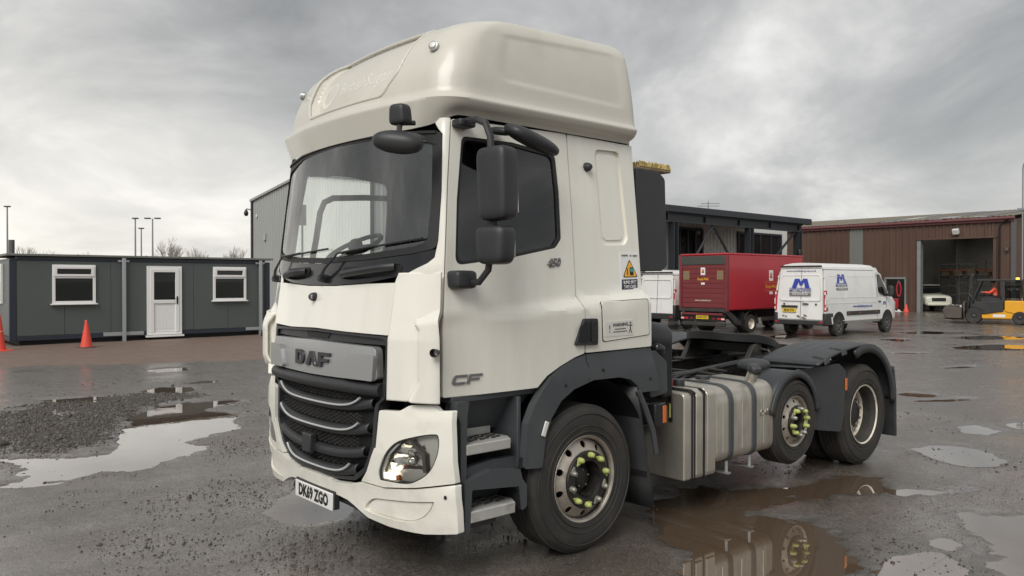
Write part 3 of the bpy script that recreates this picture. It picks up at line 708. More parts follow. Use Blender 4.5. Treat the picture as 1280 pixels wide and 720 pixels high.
# fascia inside the screen, seats, steering wheel, curtain, sun visor, handlebar
MB().b2((-.60,.45,.55),(.60,2.26,1.33)).build('engine_cover', 'mesh_black', T)
MB().b2((-.96,1.98,.62),(.96,2.27,1.33)).build('cab_suspension_guard', 'mesh_black', T)
MB().b2((-1.12,.32,1.335),(1.12,2.08,1.36)).build('cab_floor', 'mesh_black', T)
da = MB().grid(lambda u, v: (-1.04+2.08*u, Fy(-1.04+2.08*u,1.99)+.06+.42*v, 1.965-.05*abs(v-.3)+.015*math.sin(6*u)), 24, 8)
da.b2((-1.04,.5,1.55),(1.04,.62,1.93)); dash = da.build('dashboard', 'cab_dark', T)
MB().b2((-.15,.42,1.97),(.2,.56,2.02)).build('dash_tray', 'cab_dark', dash, bev=.01)
def seat(x):
    a = MB().box((x,1.12,1.72), (.5,.52,.16)).build('seat', 'seat_fabric', T, bev=.05, seg=3)
    MB().box((x,1.40,2.08), (.48,.14,.66), rot=(R(-10),0,0)).build('backrest', 'seat_fabric', a, bev=.05, seg=3)
    MB().box((x,1.47,2.48), (.28,.10,.18), rot=(R(-10),0,0)).build('headrest', 'seat_fabric', a, bev=.04, seg=3)
seat(-.60); seat(.60)
sw = MB(); rm = Euler((R(-62),0,0)).to_matrix(); cc = Vector((-.57,.62,2.115))
sw.tube([cc+rm @ Vector((.225*math.cos(a), 0, .225*math.sin(a))) for a in np.linspace(0, 2*math.pi, 36, endpoint=False)], .019, 8, closed=True)
for a in (R(-90), R(160), R(20)): sw.tube([cc, cc+rm @ Vector((.22*math.cos(a), .02, .22*math.sin(a)))], .018, 6)
sw.lathe([(0,-.02),(.07,-.015),(.08,.03)], cc, 'y', 14)
sw.build('steering_wheel', 'wheel_grip', T)
MB().tube([(-.57,.62,2.05),(-.57,.5,1.8)], .04, 8).build('steering_column', 'black_plastic', T)
q = MB(); q.grid(lambda u, v: (.93+.03*math.sin(u*40), .55+.55*u*0+.42*u, 2.0+.78*v), 30, 3); q.build('curtain', 'curtain', T)
vz = MB(); vz.grid(lambda u, v: (-1.0+2.0*u, .34+.12*v-.1*abs(u-.5)*0, 2.80-.10*v-.03*math.sin(u*math.pi*3)**2), 30, 4); vz.build('sun_visor', 'cab_dark', T)
# far door frame bar seen through the screen
MB().tube([(-1.06,.50,1.98),(-1.06,.545,2.2),(-1.06,.58,2.42),(-1.06,.62,2.51),(-1.06,.70,2.55),(-1.06,1.0,2.575),(-1.06,1.25,2.585)], .026, 8).build('door_bar', 'black_plastic', T)

# ---- high roof fairing
LV = [(2.80,1.050,.150),(2.955,1.118,.116),(2.968,1.124,.114),(2.978,1.120,.122),(2.998,1.100,.158),(3.03,1.092,.172),(3.06,1.088,.176),(3.15,1.080,.195),(3.25,1.065,.230),(3.35,1.045,.272),(3.43,1.025,.325),(3.50,1.003,.41),(3.55,.970,.51),(3.585,.925,.62),(3.61,.87,.74),(3.63,.78,.88),(3.645,.60,1.05),(3.654,.30,1.25)]
lz = [a[0] for a in LV]
def rl(z):
    k = max(i for i in range(len(lz)) if lz[i] <= z+1e-9); k = min(k, len(lz)-2); t = (z-lz[k])/(lz[k+1]-lz[k])
    out = []
    for c_ in (1, 2):
        p = [LV[max(0, min(len(LV)-1, k+d))][c_] for d in (-1,0,1,2)]; zs = [LV[max(0, min(len(LV)-1, k+d))][0] for d in (-1,0,1,2)]
        dz = zs[2]-zs[1]; m1 = (p[2]-p[0])/max(1e-6, zs[2]-zs[0])*dz; m2 = (p[3]-p[1])/max(1e-6, zs[3]-zs[1])*dz
        if z < 3.03: out.append(p[1]+(p[2]-p[1])*t); continue
        t2 = t*t; t3 = t2*t
        out.append((2*t3-3*t2+1)*p[1]+(t3-2*t2+t)*m1+(-2*t3+3*t2)*p[2]+(t3-t2)*m2)
    return out
RP = rpoly([(-.50,3.055),(.50,3.055),(.60,3.20),(.635,3.44),(.60,3.56),(-.60,3.56),(-.635,3.44),(-.60,3.20)], [.09]*2+[.05]*2+[.05]*4)
SP = rpoly([(.72,3.13),(1.90,3.12),(1.90,3.50),(.80,3.47)], .06)
def yr_rear(z): return interp(z, [(2.8,2.05),(3.0,2.075),(3.5,2.065),(3.58,2.05),(3.61,2.02),(3.63,1.96),(3.645,1.86),(3.652,1.72)])
def rfront(x, z):
    hw, yf = rl(z); return yf+.125*x*x
def pan_in(P, a, b, wd):
    i = inpoly(P, a, b); q = _d(P, a, b); q = q if i else -q
    return smst(-wd*.35, wd, q)
def outline(z):
    hw, yf = rl(z); yr = yr_rear(z); rr = min(.10, hw*.5); rf = min(.25, hw*.5)
    P = []
    for i in range(8): P.append(((hw-rr)*i/8, yr, 0))
    for i in range(7): a = math.pi/2*i/7; P.append((hw-rr+rr*math.sin(a), yr-rr+rr*math.cos(a), 0))
    ys = rfront(hw-rf, z); y1 = yr-rr; y0 = ys+rf*.95
    for i in range(34): P.append((hw, y1+(y0-y1)*i/34, 1))
    for i in range(12):
        a = math.pi/2*i/12; P.append((hw-rf+rf*math.cos(a), y0-(y0-ys)*math.sin(a), 0))
    for i in range(61):
        x = (hw-rf)*(1-i/60); P.append((x, rfront(x, z), 2))
    return P
def ring(z):
    P = outline(z); out = []
    for x, y, k in P:
        zz_ = z
        if k == 2: y += .075*pan_in(RP, abs(x), z, .024) if abs(x) < .7 else 0
        if k == 1: x -= .008*pan_in(SP, y, z, .022)
        if z > 3.08: zz_ += (.042*(y-.85)-.014)*smst(3.08,3.5,z)
        if z < 2.95: zz_ += (.075*smst(.22,.42,y))*smst(2.95,2.80,z)
        out.append((x, y, zz_))
    return out+[(-x, y, z_) for x, y, z_ in reversed(out[1:-1])]
zs = []
for a, b in zip(lz, lz[1:]):
    k = max(1, int((b-a)/.013)); zs += [a+(b-a)*i/k for i in range(k)]
zs.append(lz[-1])
RG = [ring(z) for z in zs]; m = len(RG[0]); b = MB()
b.v = [p for r_ in RG for p in r_]
b.f = [(i*m+k, i*m+(k+1) % m, (i+1)*m+(k+1) % m, (i+1)*m+k) for i in range(len(RG)-1) for k in range(m)]
b.f.append(tuple((len(RG)-1)*m+k for k in range(m)))
roof = b.build('roof_fairing', 'roof_paint', T, smooth=48)
q = MB(); q.b2((-1.0,.45,2.885),(1.0,2.03,2.9)); q.build('roof_underside', 'black_plastic', roof)
patch('visor_seal', sym([(0,2.818),(.6,2.803),(.985,2.772),(.985,2.755),(.6,2.788),(0,2.803)]), fr(-.012), 'rubber_seal', T, .03, step=.06)
for s in (1, -1):
    q = MB().lathe([(0,-.016),(.018,-.014),(.024,-.004),(.024,.03)], (0,0,0), 'y', 18).build('marker_light', 'clear_lens', T, loc=(s*.885,.335,3.318), rot=(R(-12),0,R(30*s)))
    MB().lathe([(.023,-.006),(.031,-.003),(.034,.02),(.023,.02)], (0,0,0), 'y', 18, closed=True).build('light_bezel', 'silver_trim', q)
def ring2d(cx, cz, r0, r1, n=40): return [(cx+r0*math.cos(2*math.pi*i/n), cz+r0*1.0*math.sin(2*math.pi*i/n)) for i in range(n)], [(cx+r1*math.cos(2*math.pi*i/n)+.012, cz+r1*math.sin(2*math.pi*i/n)+.01) for i in range(n)]
zz2 = lambda y, z: z+(.042*(y-.85)-.014)*smst(3.08,3.5,z)
gf = lambda x, z: (x, rfront(x, z)+.075*pan_in(RP, abs(x), z, .024)-.0012, zz2(rfront(x, z), z))
bd_ = [(x, z) for x, z in dens(RP, .03) if z < 3.545]
gb = lambda x, z: (x, rfront(x, z)+.004, zz2(rfront(x, z), z))
MB().tube([gb(x, z) for x, z in dens(RP, .03)], .010, 8, closed=True).build('highlight_bead', 'roof_paint', roof)  # raised bead added round the panel edge to draw a highlight line
o_, i_ = ring2d(-.40, 3.24, .115, .085)
patch('ghost_logo', o_, gf, 'ghost_letter', roof, 0, holes=[i_], step=.03)
text('ghost_lettering', 'BritishSugar', .155, 'ghost_letter', roof, lambda a, b_, h=0: gf(.10+a, 3.25+b_), ext=0, sx=.88, shear=.1, sub=.04)
gs = lambda y, z: (rl(z)[0]-.008*pan_in(SP, y, z, .022)+.0005, y, zz2(y, z))
o_, i_ = ring2d(1.02, 3.32, .125, .095)
patch('ghost_logo', o_, gs, 'roof_paint', roof, 0, holes=[i_], step=.03)
text('ghost_lettering', 'British Sugar', .14, 'roof_paint', roof, lambda a, b_, h=0: gs(1.52+a, 3.27+b_), ext=0, sx=.85, sub=.04)
# ---- mirrors
def shell(name, parent, c, size, rot=(0,0,0), m='black_plastic', p=3.2, q=2.6, taper=None, nu=20, nv=28):
    """a rounded moulded housing (superellipsoid) with an optional taper"""
    E_ = Euler(rot).to_matrix(); c = Vector(c)
    def se(a, e): return math.copysign(abs(a)**(2/e), a)
    def fn(u, v):
        la = -math.pi/2+math.pi*u; lo = 2*math.pi*v
        k = se(math.cos(la), q)
        P = Vector((size[0]/2*k*se(math.cos(lo), p), size[1]/2*k*se(math.sin(lo), p), size[2]/2*se(math.sin(la), q)))
        if taper: P.x *= 1+taper*(P.z/size[2]); P.y *= 1+taper*.5*(P.z/size[2])
        return c+E_ @ P
    return MB().grid(fn, nu, nv, cv=True).build(name, m, parent, smooth=60)
for s in (1,):
    X = lambda x: s*x
    mm = shell('mirror', T, (X(1.405),.42,2.42), (.215,.16,.425), (0,R(-2*s),R(12*s)), p=5, q=7, taper=.10)
    MB().box((X(1.400),.492,2.42), (.165,.008,.34), rot=(0,R(-2*s),R(12*s))).build('mirror_glass', 'chrome', mm, bev=.01)
    lw = shell('mirror_wide', T, (X(1.385),.42,2.065), (.215,.16,.225), (0,0,R(12*s)), p=4, q=5, taper=.14)
    MB().box((X(1.38),.492,2.065), (.16,.008,.15), rot=(0,0,R(12*s))).build('mirror_glass', 'chrome', lw, bev=.01)
    MB().tube([(X(1.05),.43,2.815),(X(1.12),.41,2.825),(X(1.24),.40,2.815),(X(1.32),.40,2.78),(X(1.35),.41,2.70),(X(1.355),.42,2.4),(X(1.35),.42,2.05),(X(1.33),.41,1.92),(X(1.27),.39,1.85),(X(1.15),.37,1.85)], .021, 8).build('mirror_arm', 'black_plastic', T)
    shell('arm_bracket', T, (X(1.155),.345,1.865), (.14,.16,.11), p=5, q=5)
    shell('arm_bracket', T, (X(1.085),.42,2.815), (.10,.13,.05), p=5, q=5)
    MB().tube([(X(1.36),.42,2.2),(X(1.36),.42,2.15)], .035, 10).build('mirror_pivot', 'black_plastic', T)
    if s > 0:
        km = shell('kerb_mirror', T, (1.285,.80,2.735), (.22,.40,.10), (R(-17),R(20),R(-8)), p=3, q=2.6)
        shell('mirror_mount', km, (1.13,.68,2.795), (.16,.10,.05), (0,R(10),R(10)), p=3)
# front down-view mirror on its stalk, near corner
fm = shell('front_mirror', T, (1.00,.0,2.665), (.305,.16,.135), (R(12),R(8),R(40)), p=2.6, q=2.2)
shell('mirror_back', fm, (1.01,.07,2.70), (.20,.12,.06), (R(12),R(12),R(38)), p=3)
q = MB(); q.tube([(.985,.02,2.70),(.97,.03,2.76),(.955,.05,2.79)], .017, 8); q.build('mirror_stalk', 'black_plastic', fm)
q = shell('mirror_camera', fm, (.95,.05,2.84), (.115,.10,.125), (R(4),0,R(20)), p=4.5, q=4.5, taper=-.15)
MB().tube([(1.05,.03,2.66),(1.10,.12,2.67),(1.04,.24,2.68)], .012, 6).build('mirror_arm', 'black_plastic', fm)
MB().tube([(.95,.05,2.79),(.97,.14,2.80)], .016, 6).build('mirror_foot', 'black_plastic', fm)

# ---- step well and front wheel arch
YA, ZA = 1.396, .507
arP = [(.968,.650),(.81,.665),(.84,.945),(.90,1.06),(.972,1.150),(1.05,1.228),(1.142,1.284),(1.274,1.333),(1.391,1.356),(2.09,1.368),(2.178,1.042),(1.945,1.046),(1.915,1.10),(1.84,1.150),(1.72,1.175),(1.452,1.177),(1.258,1.130),(1.14,1.065),(1.05,.96),(.995,.82)]
for s in (1, -1):
    ax = lambda y, z, s=s: (s*(1.205-.02*smst(1.2,1.36,z)+.022*smst(1.32,1.37,z)*0), y, z)
    ar = patch('wheel_arch', rpoly(arP, [.02]+[.02]*2+[0]*6+[.03]*2+[.02]+[0]*8), ax, 'grey_plastic', T, .06, (-s,0,0), step=.05, bev=.012, seg=3)
    if s > 0:
        patch('arch_seam', [(1.388,1.36),(1.395,1.36),(1.398,1.30),(1.412,1.285),(1.412,1.18),(1.405,1.18),(1.405,1.283),(1.391,1.298)], lambda y, z: (ax(y,z)[0]+.0012, y, z), 'mesh_black', ar, .002, (-1,0,0), step=.05)
        for y, z in ((1.18,1.165),(1.55,1.24),(2.06,1.14)): MB().lathe([(0,.007),(.010,.005),(.012,-.004)], (1.206,y,z), 'x', 10).build('arch_bolt', 'letter_black', ar)
        MB().box((1.212,.985,.90), (.01,.035,.10), rot=(R(-22),0,0)).build('arch_reflector', 'clear_lens', ar, bev=.004)
    # liner: a black half tunnel inside the arch
    def ln(u, v, s=s):
        a = R(-8)+R(196)*u; r_ = .69
        return (s*(1.185-.55*v), YA+.02+r_*math.cos(a)*.92, max(.2, ZA+r_*math.sin(a)))
    MB().grid(ln, 24, 3).build('arch_liner', 'mesh_black', T)
    fl = MB().grid(lambda u, v: (s*(1.195-.55*u), 1.935+.19*(1-v)+.0*u, .17+.92*v), 3, 6)
    o = fl.build('mud_flap', 'black_plastic', T); md = o.modifiers.new('solid', 'SOLIDIFY'); md.thickness = .02
    q = MB(); q.tube([(s*1.20,1.925,1.06),(s*1.205,2.0,.93),(s*1.21,2.08,.76),(s*1.205,2.13,.58)], .022, 6); q.build('flap_edge', 'grey_plastic', o)
    # the well
    wl = MB()
    wl.add([(s*1.09,.30,1.15),(s*1.10,.98,1.15),(s*.95,.86,.90),(s*.94,.30,.90)], [(0,1,2,3)]); wl.add([(s*1.10,.37,.645),(s*1.11,.80,.625),(s*.97,.80,.47),(s*.97,.37,.47)], [(0,1,2,3)])
    wl.b2((s*.60,.30,1.12),(s*1.12,1.0,1.16)); wl.b2((s*.58,.30,.40),(s*.62,.95,1.15))
    wl.b2((s*.62,.80,.62),(s*1.15,.83,1.12))
    w_o = wl.build('step_well', 'grey_plastic', T, bev=.006)
    # grey side frame of the well (vertical blade behind the bumper)
    patch('well_blade', rpoly([(.305,1.135),(.40,1.13),(.385,1.05),(.375,.62),(.335,.60),(.335,1.0),(.30,1.08)], .01), lambda y, z: (s*1.165, y, z), 'grey_plastic', w_o, .06, (-s,0,0), step=.07, bev=.006)
    lowp = rpoly([(.345,.655),(.55,.70),(.79,.665),(.81,.60),(.845,.56),(.845,.42),(.80,.40),(.78,.56),(.40,.60),(.385,.345),(.345,.345)], .012)
    patch('lower_step_frame', lowp, lambda y, z: (s*1.19, y, z), 'grey_plastic', w_o, .09, (-s,0,0), step=.07, bev=.008)
    patch('well_panel', rpoly([(.39,.66),(.80,.63),(.80,.74),(.60,.745),(.39,.72)], .008), lambda y, z: (s*1.13, y, z), 'grey_plastic', w_o, .05, (-s,0,0), step=.07, bev=.006)
    bk = MB(); bk.b2((s*.63,.36,.36),(s*.80,.83,.70)); bk.build('step_backing', 'black_plastic', w_o)
    def tread(y0, y1, z, x0, x1, h):
        o = MB()
        o.prism(rpoly([(y0,x0),(y1-.03,x0),(y1,x1-.09),(y1-.05,x1),(y0,x1-.005)], .02), lambda y, x: (s*x, y, z), lambda y, x: (s*x, y, z-.035))
        t_ = o.build('step', 'step_metal', T, bev=.008)
        o = MB(); o.prism(rpoly([(y0,x1-.045),(y1-.06,x1-.035),(y1-.05,x1),(y0,x1-.004)], .008), lambda y, x: (s*x, y, z+.002), lambda y, x: (s*x, y, z-h)); o.build('step_lip', 'step_metal', t_, bev=.006)
        o = MB()
        for i in range(7):
            for j in range(3):
                yy = y0+.045+i*(y1-y0-.12)/6; xx = x1-.10-j*.05+(.012 if i % 2 else 0)
                o.box((s*xx, yy, z+.004), (.013,.03,.010))
        stuff(o.build('tread_grip', 'frame_steel', t_, smooth=0))
        o = MB(); o.b2((s*x0,y0,z),(s*(x0+.02),y1-.04,z+.055)); o.build('step_rear_lip', 'step_metal', t_, bev=.006)
    tread(.375,.775,.868,.94,1.175,.062)
    tread(.39,.795,.468,.95,1.195,.068)
    MB().b2((s*1.0,.35,.36),(s*1.15,.62,.385)).build('step_bracket', 'frame_steel', w_o)
    # grey corner box behind the arch and ribbed intake above it
    cbx = MB(); cbx.prism(rpoly([(2.10,1.33),(2.19,1.335),(2.32,1.24),(2.33,1.0),(2.12,.98)], .03), lambda y, z: (s*1.16, y, z), lambda y, z: (s*.85, y, z))
    cbx.build('corner_box', 'grey_plastic', T, bev=.01, seg=3)
it = MB().lathe([(0,-.16),(.10,-.15),(.125,-.10),(.125,.12),(.11,.16),(0,.17)], (0,0,0), 'y', 20).build('intake_duct', 'black_plastic', T, loc=(.98,2.30,1.42), rot=(R(-8),0,R(-14)))
q = MB()
for i in range(5):
    for j in range(11):
        yy = 2.36+.0*j; q.box((.86+.05*i, 2.49-.02*i, .98+.04*j), (.032,.012,.024))
stuff(q.build('intake_grille', 'grey_plastic', T, smooth=0))
MB().b2((.80,2.34,.95),(1.10,2.47,1.45)).build('intake_box', 'mesh_black', T, bev=.02)
shell('filler_cap', T, (1.12,2.24,1.345), (.12,.12,.08), (R(-20),0,0), m='gloss_black')
lb = MB().box((1.17,2.16,.86), (.10,.12,.17)).build('side_lamp', 'gloss_black', T, bev=.01)
MB().box((1.215,2.21,.86), (.02,.04,.13)).build('lamp_lens', 'orange_lens', lb, bev=.004)
for z in (.94,.78): MB().tube([(1.13,2.06,z),(1.2,2.2,z),(1.21,2.23,z)], .008, 5).build('lamp_guard', 'frame_steel', lb)
q = MB(); q.tube([(1.16,2.14,.22),(1.165,2.15,.10),(1.16,2.16,.03)], .006, 5); q.build('chain', 'frame_steel', T)

# ---- black side collar behind the cab
col = MB(); col.prism(rpoly([(2.10,2.71),(2.38,2.71),(2.47,2.66),(2.50,1.98),(2.43,1.935),(2.10,1.93)], [.01,.04,.05,.03,.03,.01]), lambda y, z: (1.04-.05*(y-2.1), y, z), lambda y, z: (.90, y, z))
co = col.build('side_collar', 'black_plastic', T, bev=.012, seg=3)
patch('collar_panel', rpoly([(2.34,2.63),(2.44,2.60),(2.46,2.04),(2.37,1.99)], .04), lambda y, z: (1.028-.05*(y-2.1), y, z), 'black_plastic', co, .012, (-1,0,0), step=.1, bev=.005)
for z in (2.6,2.44,2.28,2.12,2.02): MB().lathe([(0,.006),(.008,.004),(.009,-.004)], (1.03-.05*.36,2.42,z), 'x', 8).build('collar_bolt', 'mesh_black', co)
q = col.mirror(); q.build('side_collar', 'black_plastic', T, bev=.012)
q = MB(); q.b2((-.7,2.06,1.35),(.9,2.16,1.5)); q.build('cab_rear_beam', 'mesh_black', T)
br = thing('broom', 'yard broom with yellow bristles lying on top of the black collar behind the cab', 'broom', (.93,2.38,2.712))
MB().box((0,.02,.022), (.10,.40,.03)).build('broom_head', 'wood', br, bev=.01)
q = MB()
for i in range(26):
    for j in range(6):
        x = -.05+.02*j; y = -.17+.38*i/25
        a = random.uniform(-.25,.25); b_ = random.uniform(-.3,.3)
        q.cyl((x,y,.03), (x+.05*a, y+.07*b_, .03+random.uniform(.032,.044)), .009, .006, 4)
stuff(q.build('bristles', 'straw_bristle', br))
# ---- wheels (built round the origin, axle along X, outer face towards +X)
def tyre_mb(R_, w, rr, tread=True):
    h = w/2; s_ = R_-rr
    prof = [(rr-.012,-h+.03),(rr,-h+.012),(rr+.25*s_,-h+.004),(rr+.55*s_,-h),(rr+.80*s_,-h+.008),(R_-.022,-h+.022),(R_-.008,-h+.045)]
    if tread:
        g = .010
        k = 5
        for i in range(k):
            c = -h+.045+(2*h-.09)*(i+.5)/k; wd = (2*h-.09)/k
            prof += [(R_,c-wd*.42),(R_,c+wd*.42)]
            if i < k-1: prof += [(R_-g,c+wd*.46),(R_-g,c+wd*.54)]
    prof += [(r_, -x) for r_, x in reversed(prof[:7])]
    prof += [(rr-.03, h-.06), (rr-.03,-h+.06)]
    b = MB().lathe(prof, n=72, closed=True)
    for rr_, hh in ((rr+.16*s_, .003), (rr+.72*s_, .003), (rr+.34*s_, .002)):
        b.lathe([(rr_-.004, h-.002),(rr_, h+hh),(rr_+.004, h-.002)], n=72)
    return b
def ring_holes(fprof, r0, r1, holes, m, name, parent, step=.03):
    n = 60
    o = [(r0*math.cos(2*math.pi*i/n), r0*math.sin(2*math.pi*i/n)) for i in range(n)]
    i_ = [(r1*math.cos(2*math.pi*i/n), r1*math.sin(2*math.pi*i/n)) for i in range(n)]
    return patch(name, o, lambda y, z: (fprof(math.hypot(y, z)), y, z), m, parent, .012, (-1,0,0), holes=[i_]+holes, step=step, smooth=35)
def hole(r, a, rad, n=12): 
    cy, cz = r*math.cos(a), r*math.sin(a); return [(cy+rad*math.cos(2*math.pi*i/n), cz+rad*math.sin(2*math.pi*i/n)) for i in range(n)]
def front_wheel(R_, w, rr, nh, holer, hrad, fprof, nutr, cap_m, hubr, outs, name='wheel', tyre_m='tyre_rubber'):
    """convex steered wheel: disc with hand holes, hub ring, nuts with pointer caps"""
    wl = ring_holes(lambda r: interp(r, fprof), rr-.012, hubr, [hole(holer, 2*math.pi*(i+.5)/nh, hrad) for i in range(nh)], 'alloy_dirty', name, None)
    tyre_mb(R_, w, rr).build('tyre', tyre_m, wl, loc=(-w/2+.02,0,0), smooth=30)
    h = w/2
    MB().lathe([(rr-.015,-.03),(rr+.004,-.012),(rr+.012,.004),(rr+.004,.012),(rr-.008,.006),(rr-.016,-.012)], n=60, closed=True).build('rim_flange', 'alloy_dirty', wl)
    MB().lathe([(rr-.02,-.02),(rr-.05,-.12),(hubr,-.13)], n=40).build('rim_barrel', 'hub_black', wl)
    xo = interp(nutr, fprof)
    MB().lathe([(nutr+.028,xo-.012),(nutr+.030,xo+.004),(nutr+.024,xo+.010),(nutr-.026,xo+.012),(hubr-.004,xo+.010),(hubr-.012,xo-.02),(hubr-.018,xo-.10),(.075,xo-.11),(.072,xo-.055),(.05,xo-.045),(0,xo-.043)], n=48).build('hub', 'hub_black', wl)
    q = MB()
    for i in range(5): 
        a = 2*math.pi*i/5+.3; q.cyl((xo-.05, .058*math.cos(a), .058*math.sin(a)), (xo-.04, .058*math.cos(a), .058*math.sin(a)), .006, n=6)
    stuff(q.build('hub_bolts', 'nut_steel', wl, smooth=0))
    first = None
    for i in range(10):
        a = 2*math.pi*(i+.35)/10
        if first is None:
            first = MB().cyl((0,0,0), (.022,0,0), .0185, n=6).cyl((.022,0,0), (.036,0,0), .013, .011, n=10).build('wheel_nut', 'nut_steel', wl, smooth=30); o = first
        else: o = clone(first, wl)
        o.location = (xo+.008, nutr*math.cos(a), nutr*math.sin(a)); o.rotation_euler = (a,0,0)
    first = None
    for i, col in enumerate(cap_m):
        if not col: continue
        a = 2*math.pi*(i+.35)/10; k = 'nut_yellow' if col == 'y' else 'nut_steel'
        b = MB().lathe([(.0,outs),(.012,outs-.002),(.019,outs-.014),(.021,.006),(.021,.0)], n=12)
        b.add([(.004,-.020,-.012),(.004,.020,-.012),(.004,.0,-.048),(.014,-.018,-.012),(.014,.018,-.012),(.014,0,-.044)], [(0,1,2),(3,5,4),(0,3,4,1),(1,4,5,2),(2,5,3,0)])
        ang = a+(1.9 if i % 2 else -1.4)+math.pi/2
        b.build('nut_pointer', k, wl, loc=(xo+.010, nutr*math.cos(a), nutr*math.sin(a)), rot=(ang,0,0))
    return wl
fp_ = [(.10,.028),(.178,.028),(.186,.026),(.205,.008),(.262,-.030),(.276,-.040),(.290,-.022)]
# nut index 0 points rearwards and slightly up; yellow caps as fitted
fw = front_wheel(.507, .315, .290, 10, .235, .0235, fp_, .1675, list('yyyywwyyww'), .132, .042)
fw.parent = T; fw.location = (1.1675, YA, .507-.004)
fw.rotation_euler = (0,0,0)
o = clone(fw, T, (-1.1675, YA, .503), (0,0,math.pi))
mp_ = [(.08,.030),(.135,.030),(.142,.026),(.155,.010),(.195,-.012),(.208,-.025),(.222,-.012)]
mw = front_wheel(.395, .265, .224, 10, .178, .016, mp_, .118, list('yywywyywwy'), .086, .052, tyre_m='worn_tyre')
mw.parent = T; mw.location = (1.20, 4.124, .584)
clone(mw, T, (-1.20, 4.124, .584), (0,0,math.pi))
YR = 5.445
def drive_wheel():
    n = 60
    wl = MB().lathe([(.302,.004),(.298,.012),(.288,.006),(.280,-.02),(.270,-.05),(.262,-.12),(.250,-.155)], n=60).build('wheel', 'steel_rim', None)
    tyre_mb(.507, .295, .290).build('tyre', 'worn_tyre', wl, loc=(-.13,0,0), smooth=30)
    q = tyre_mb(.507, .295, .290); q.lathe([(.295,-.14),(.27,.13),(.295,.14)], n=40); q.build('inner_tyre', 'worn_tyre', wl, loc=(-.46,0,0), smooth=30)
    ring_holes(lambda r: interp(r, [(.05,-.14),(.18,-.14),(.20,-.15),(.252,-.165)]), .258, .13, [hole(.222, 2*math.pi*(i+.5)/10, .022) for i in range(10)], 'steel_rim', 'rim_disc', wl)
    MB().lathe([(.15,-.14),(.13,-.125),(.12,-.10),(.09,-.092),(0,-.09)], n=30).build('hub', 'hub_black', wl)
    f = None
    for i in range(10):
        a = 2*math.pi*(i+.35)/10
        o = MB().cyl((0,0,0), (.03,0,0), .018, n=6).build('wheel_nut', 'nut_steel', wl, smooth=0) if f is None else clone(f, wl)
        f = f or o; o.location = (-.135, .1675*math.cos(a), .1675*math.sin(a))
    return wl
dw = drive_wheel(); dw.parent = T; dw.location = (1.2246, YR, .503)
clone(dw, T, (-1.2246, YR, .503), (0,0,math.pi))
q = MB(); q.cyl((-1.0,YR,.507),(1.0,YR,.507), .09, n=14); q.lathe([(0,-.26),(.2,-.16),(.24,0),(.2,.16),(0,.26)], (0,YR,.507), 'x', 20); q.build('axle', 'frame_steel', T)
MB().cyl((-1.0,4.124,.584),(1.0,4.124,.584), .06, n=12).build('axle', 'frame_steel', T); MB().cyl((-1.0,YA,.48),(1.0,YA,.48), .07, n=12).build('axle', 'frame_steel', T)

# ---- chassis rails, cross members, air lines, deck
for s in (1, -1):
    ra = MB(); ra.b2((s*.39,.5,.74),(s*.395,6.35,1.0)); ra.b2((s*.32,.5,.992),(s*.395,6.35,1.0)); ra.b2((s*.32,.5,.74),(s*.395,6.35,.748))
    r_ = ra.build('chassis_rail', 'frame_steel', T, smooth=0)
    q = MB()
    for y in np.arange(2.4, 6.2, .16): q.cyl((s*.395,y,.94),(s*.407,y,.94), .013, n=6); q.cyl((s*.395,y,.80),(s*.407,y,.80), .013, n=6)
    stuff(q.build('rail_bolts', 'frame_steel', r_, smooth=0))
for y in (.7,2.2,3.4,4.0,4.9,5.6,6.3): MB().b2((-.39,y,.78),(.39,y+.06,.96)).build('cross_member', 'frame_steel', T, smooth=0)
MB().b2((-.32,2.28,.60),(.32,3.3,.94)).build('gearbox', 'frame_steel', T, bev=.03)
q = MB(); q.b2((-.31,2.3,.955),(.31,3.55,.985)); q.build('deck_plate', 'step_metal', T, bev=.004)
q = MB(); q.tube([(.50,2.5,.98),(.50,3.2,.99),(.47,4.3,1.04),(.44,5.2,1.075),(.43,6.2,1.08)], .03, 8); q.build('mudguard_stay', 'black_plastic', T)
for k, (x0, a) in enumerate([(.55,.0),(.60,.3),(.66,.6),(.52,.9)]):
    P = [(x0+.05*math.sin(i*.9+a*3), 2.45+.25*i, .99+.05*math.sin(i*1.3+a*5)) for i in range(7)]
    MB().tube(P, .014, 6).build('air_line', 'frame_steel', T)
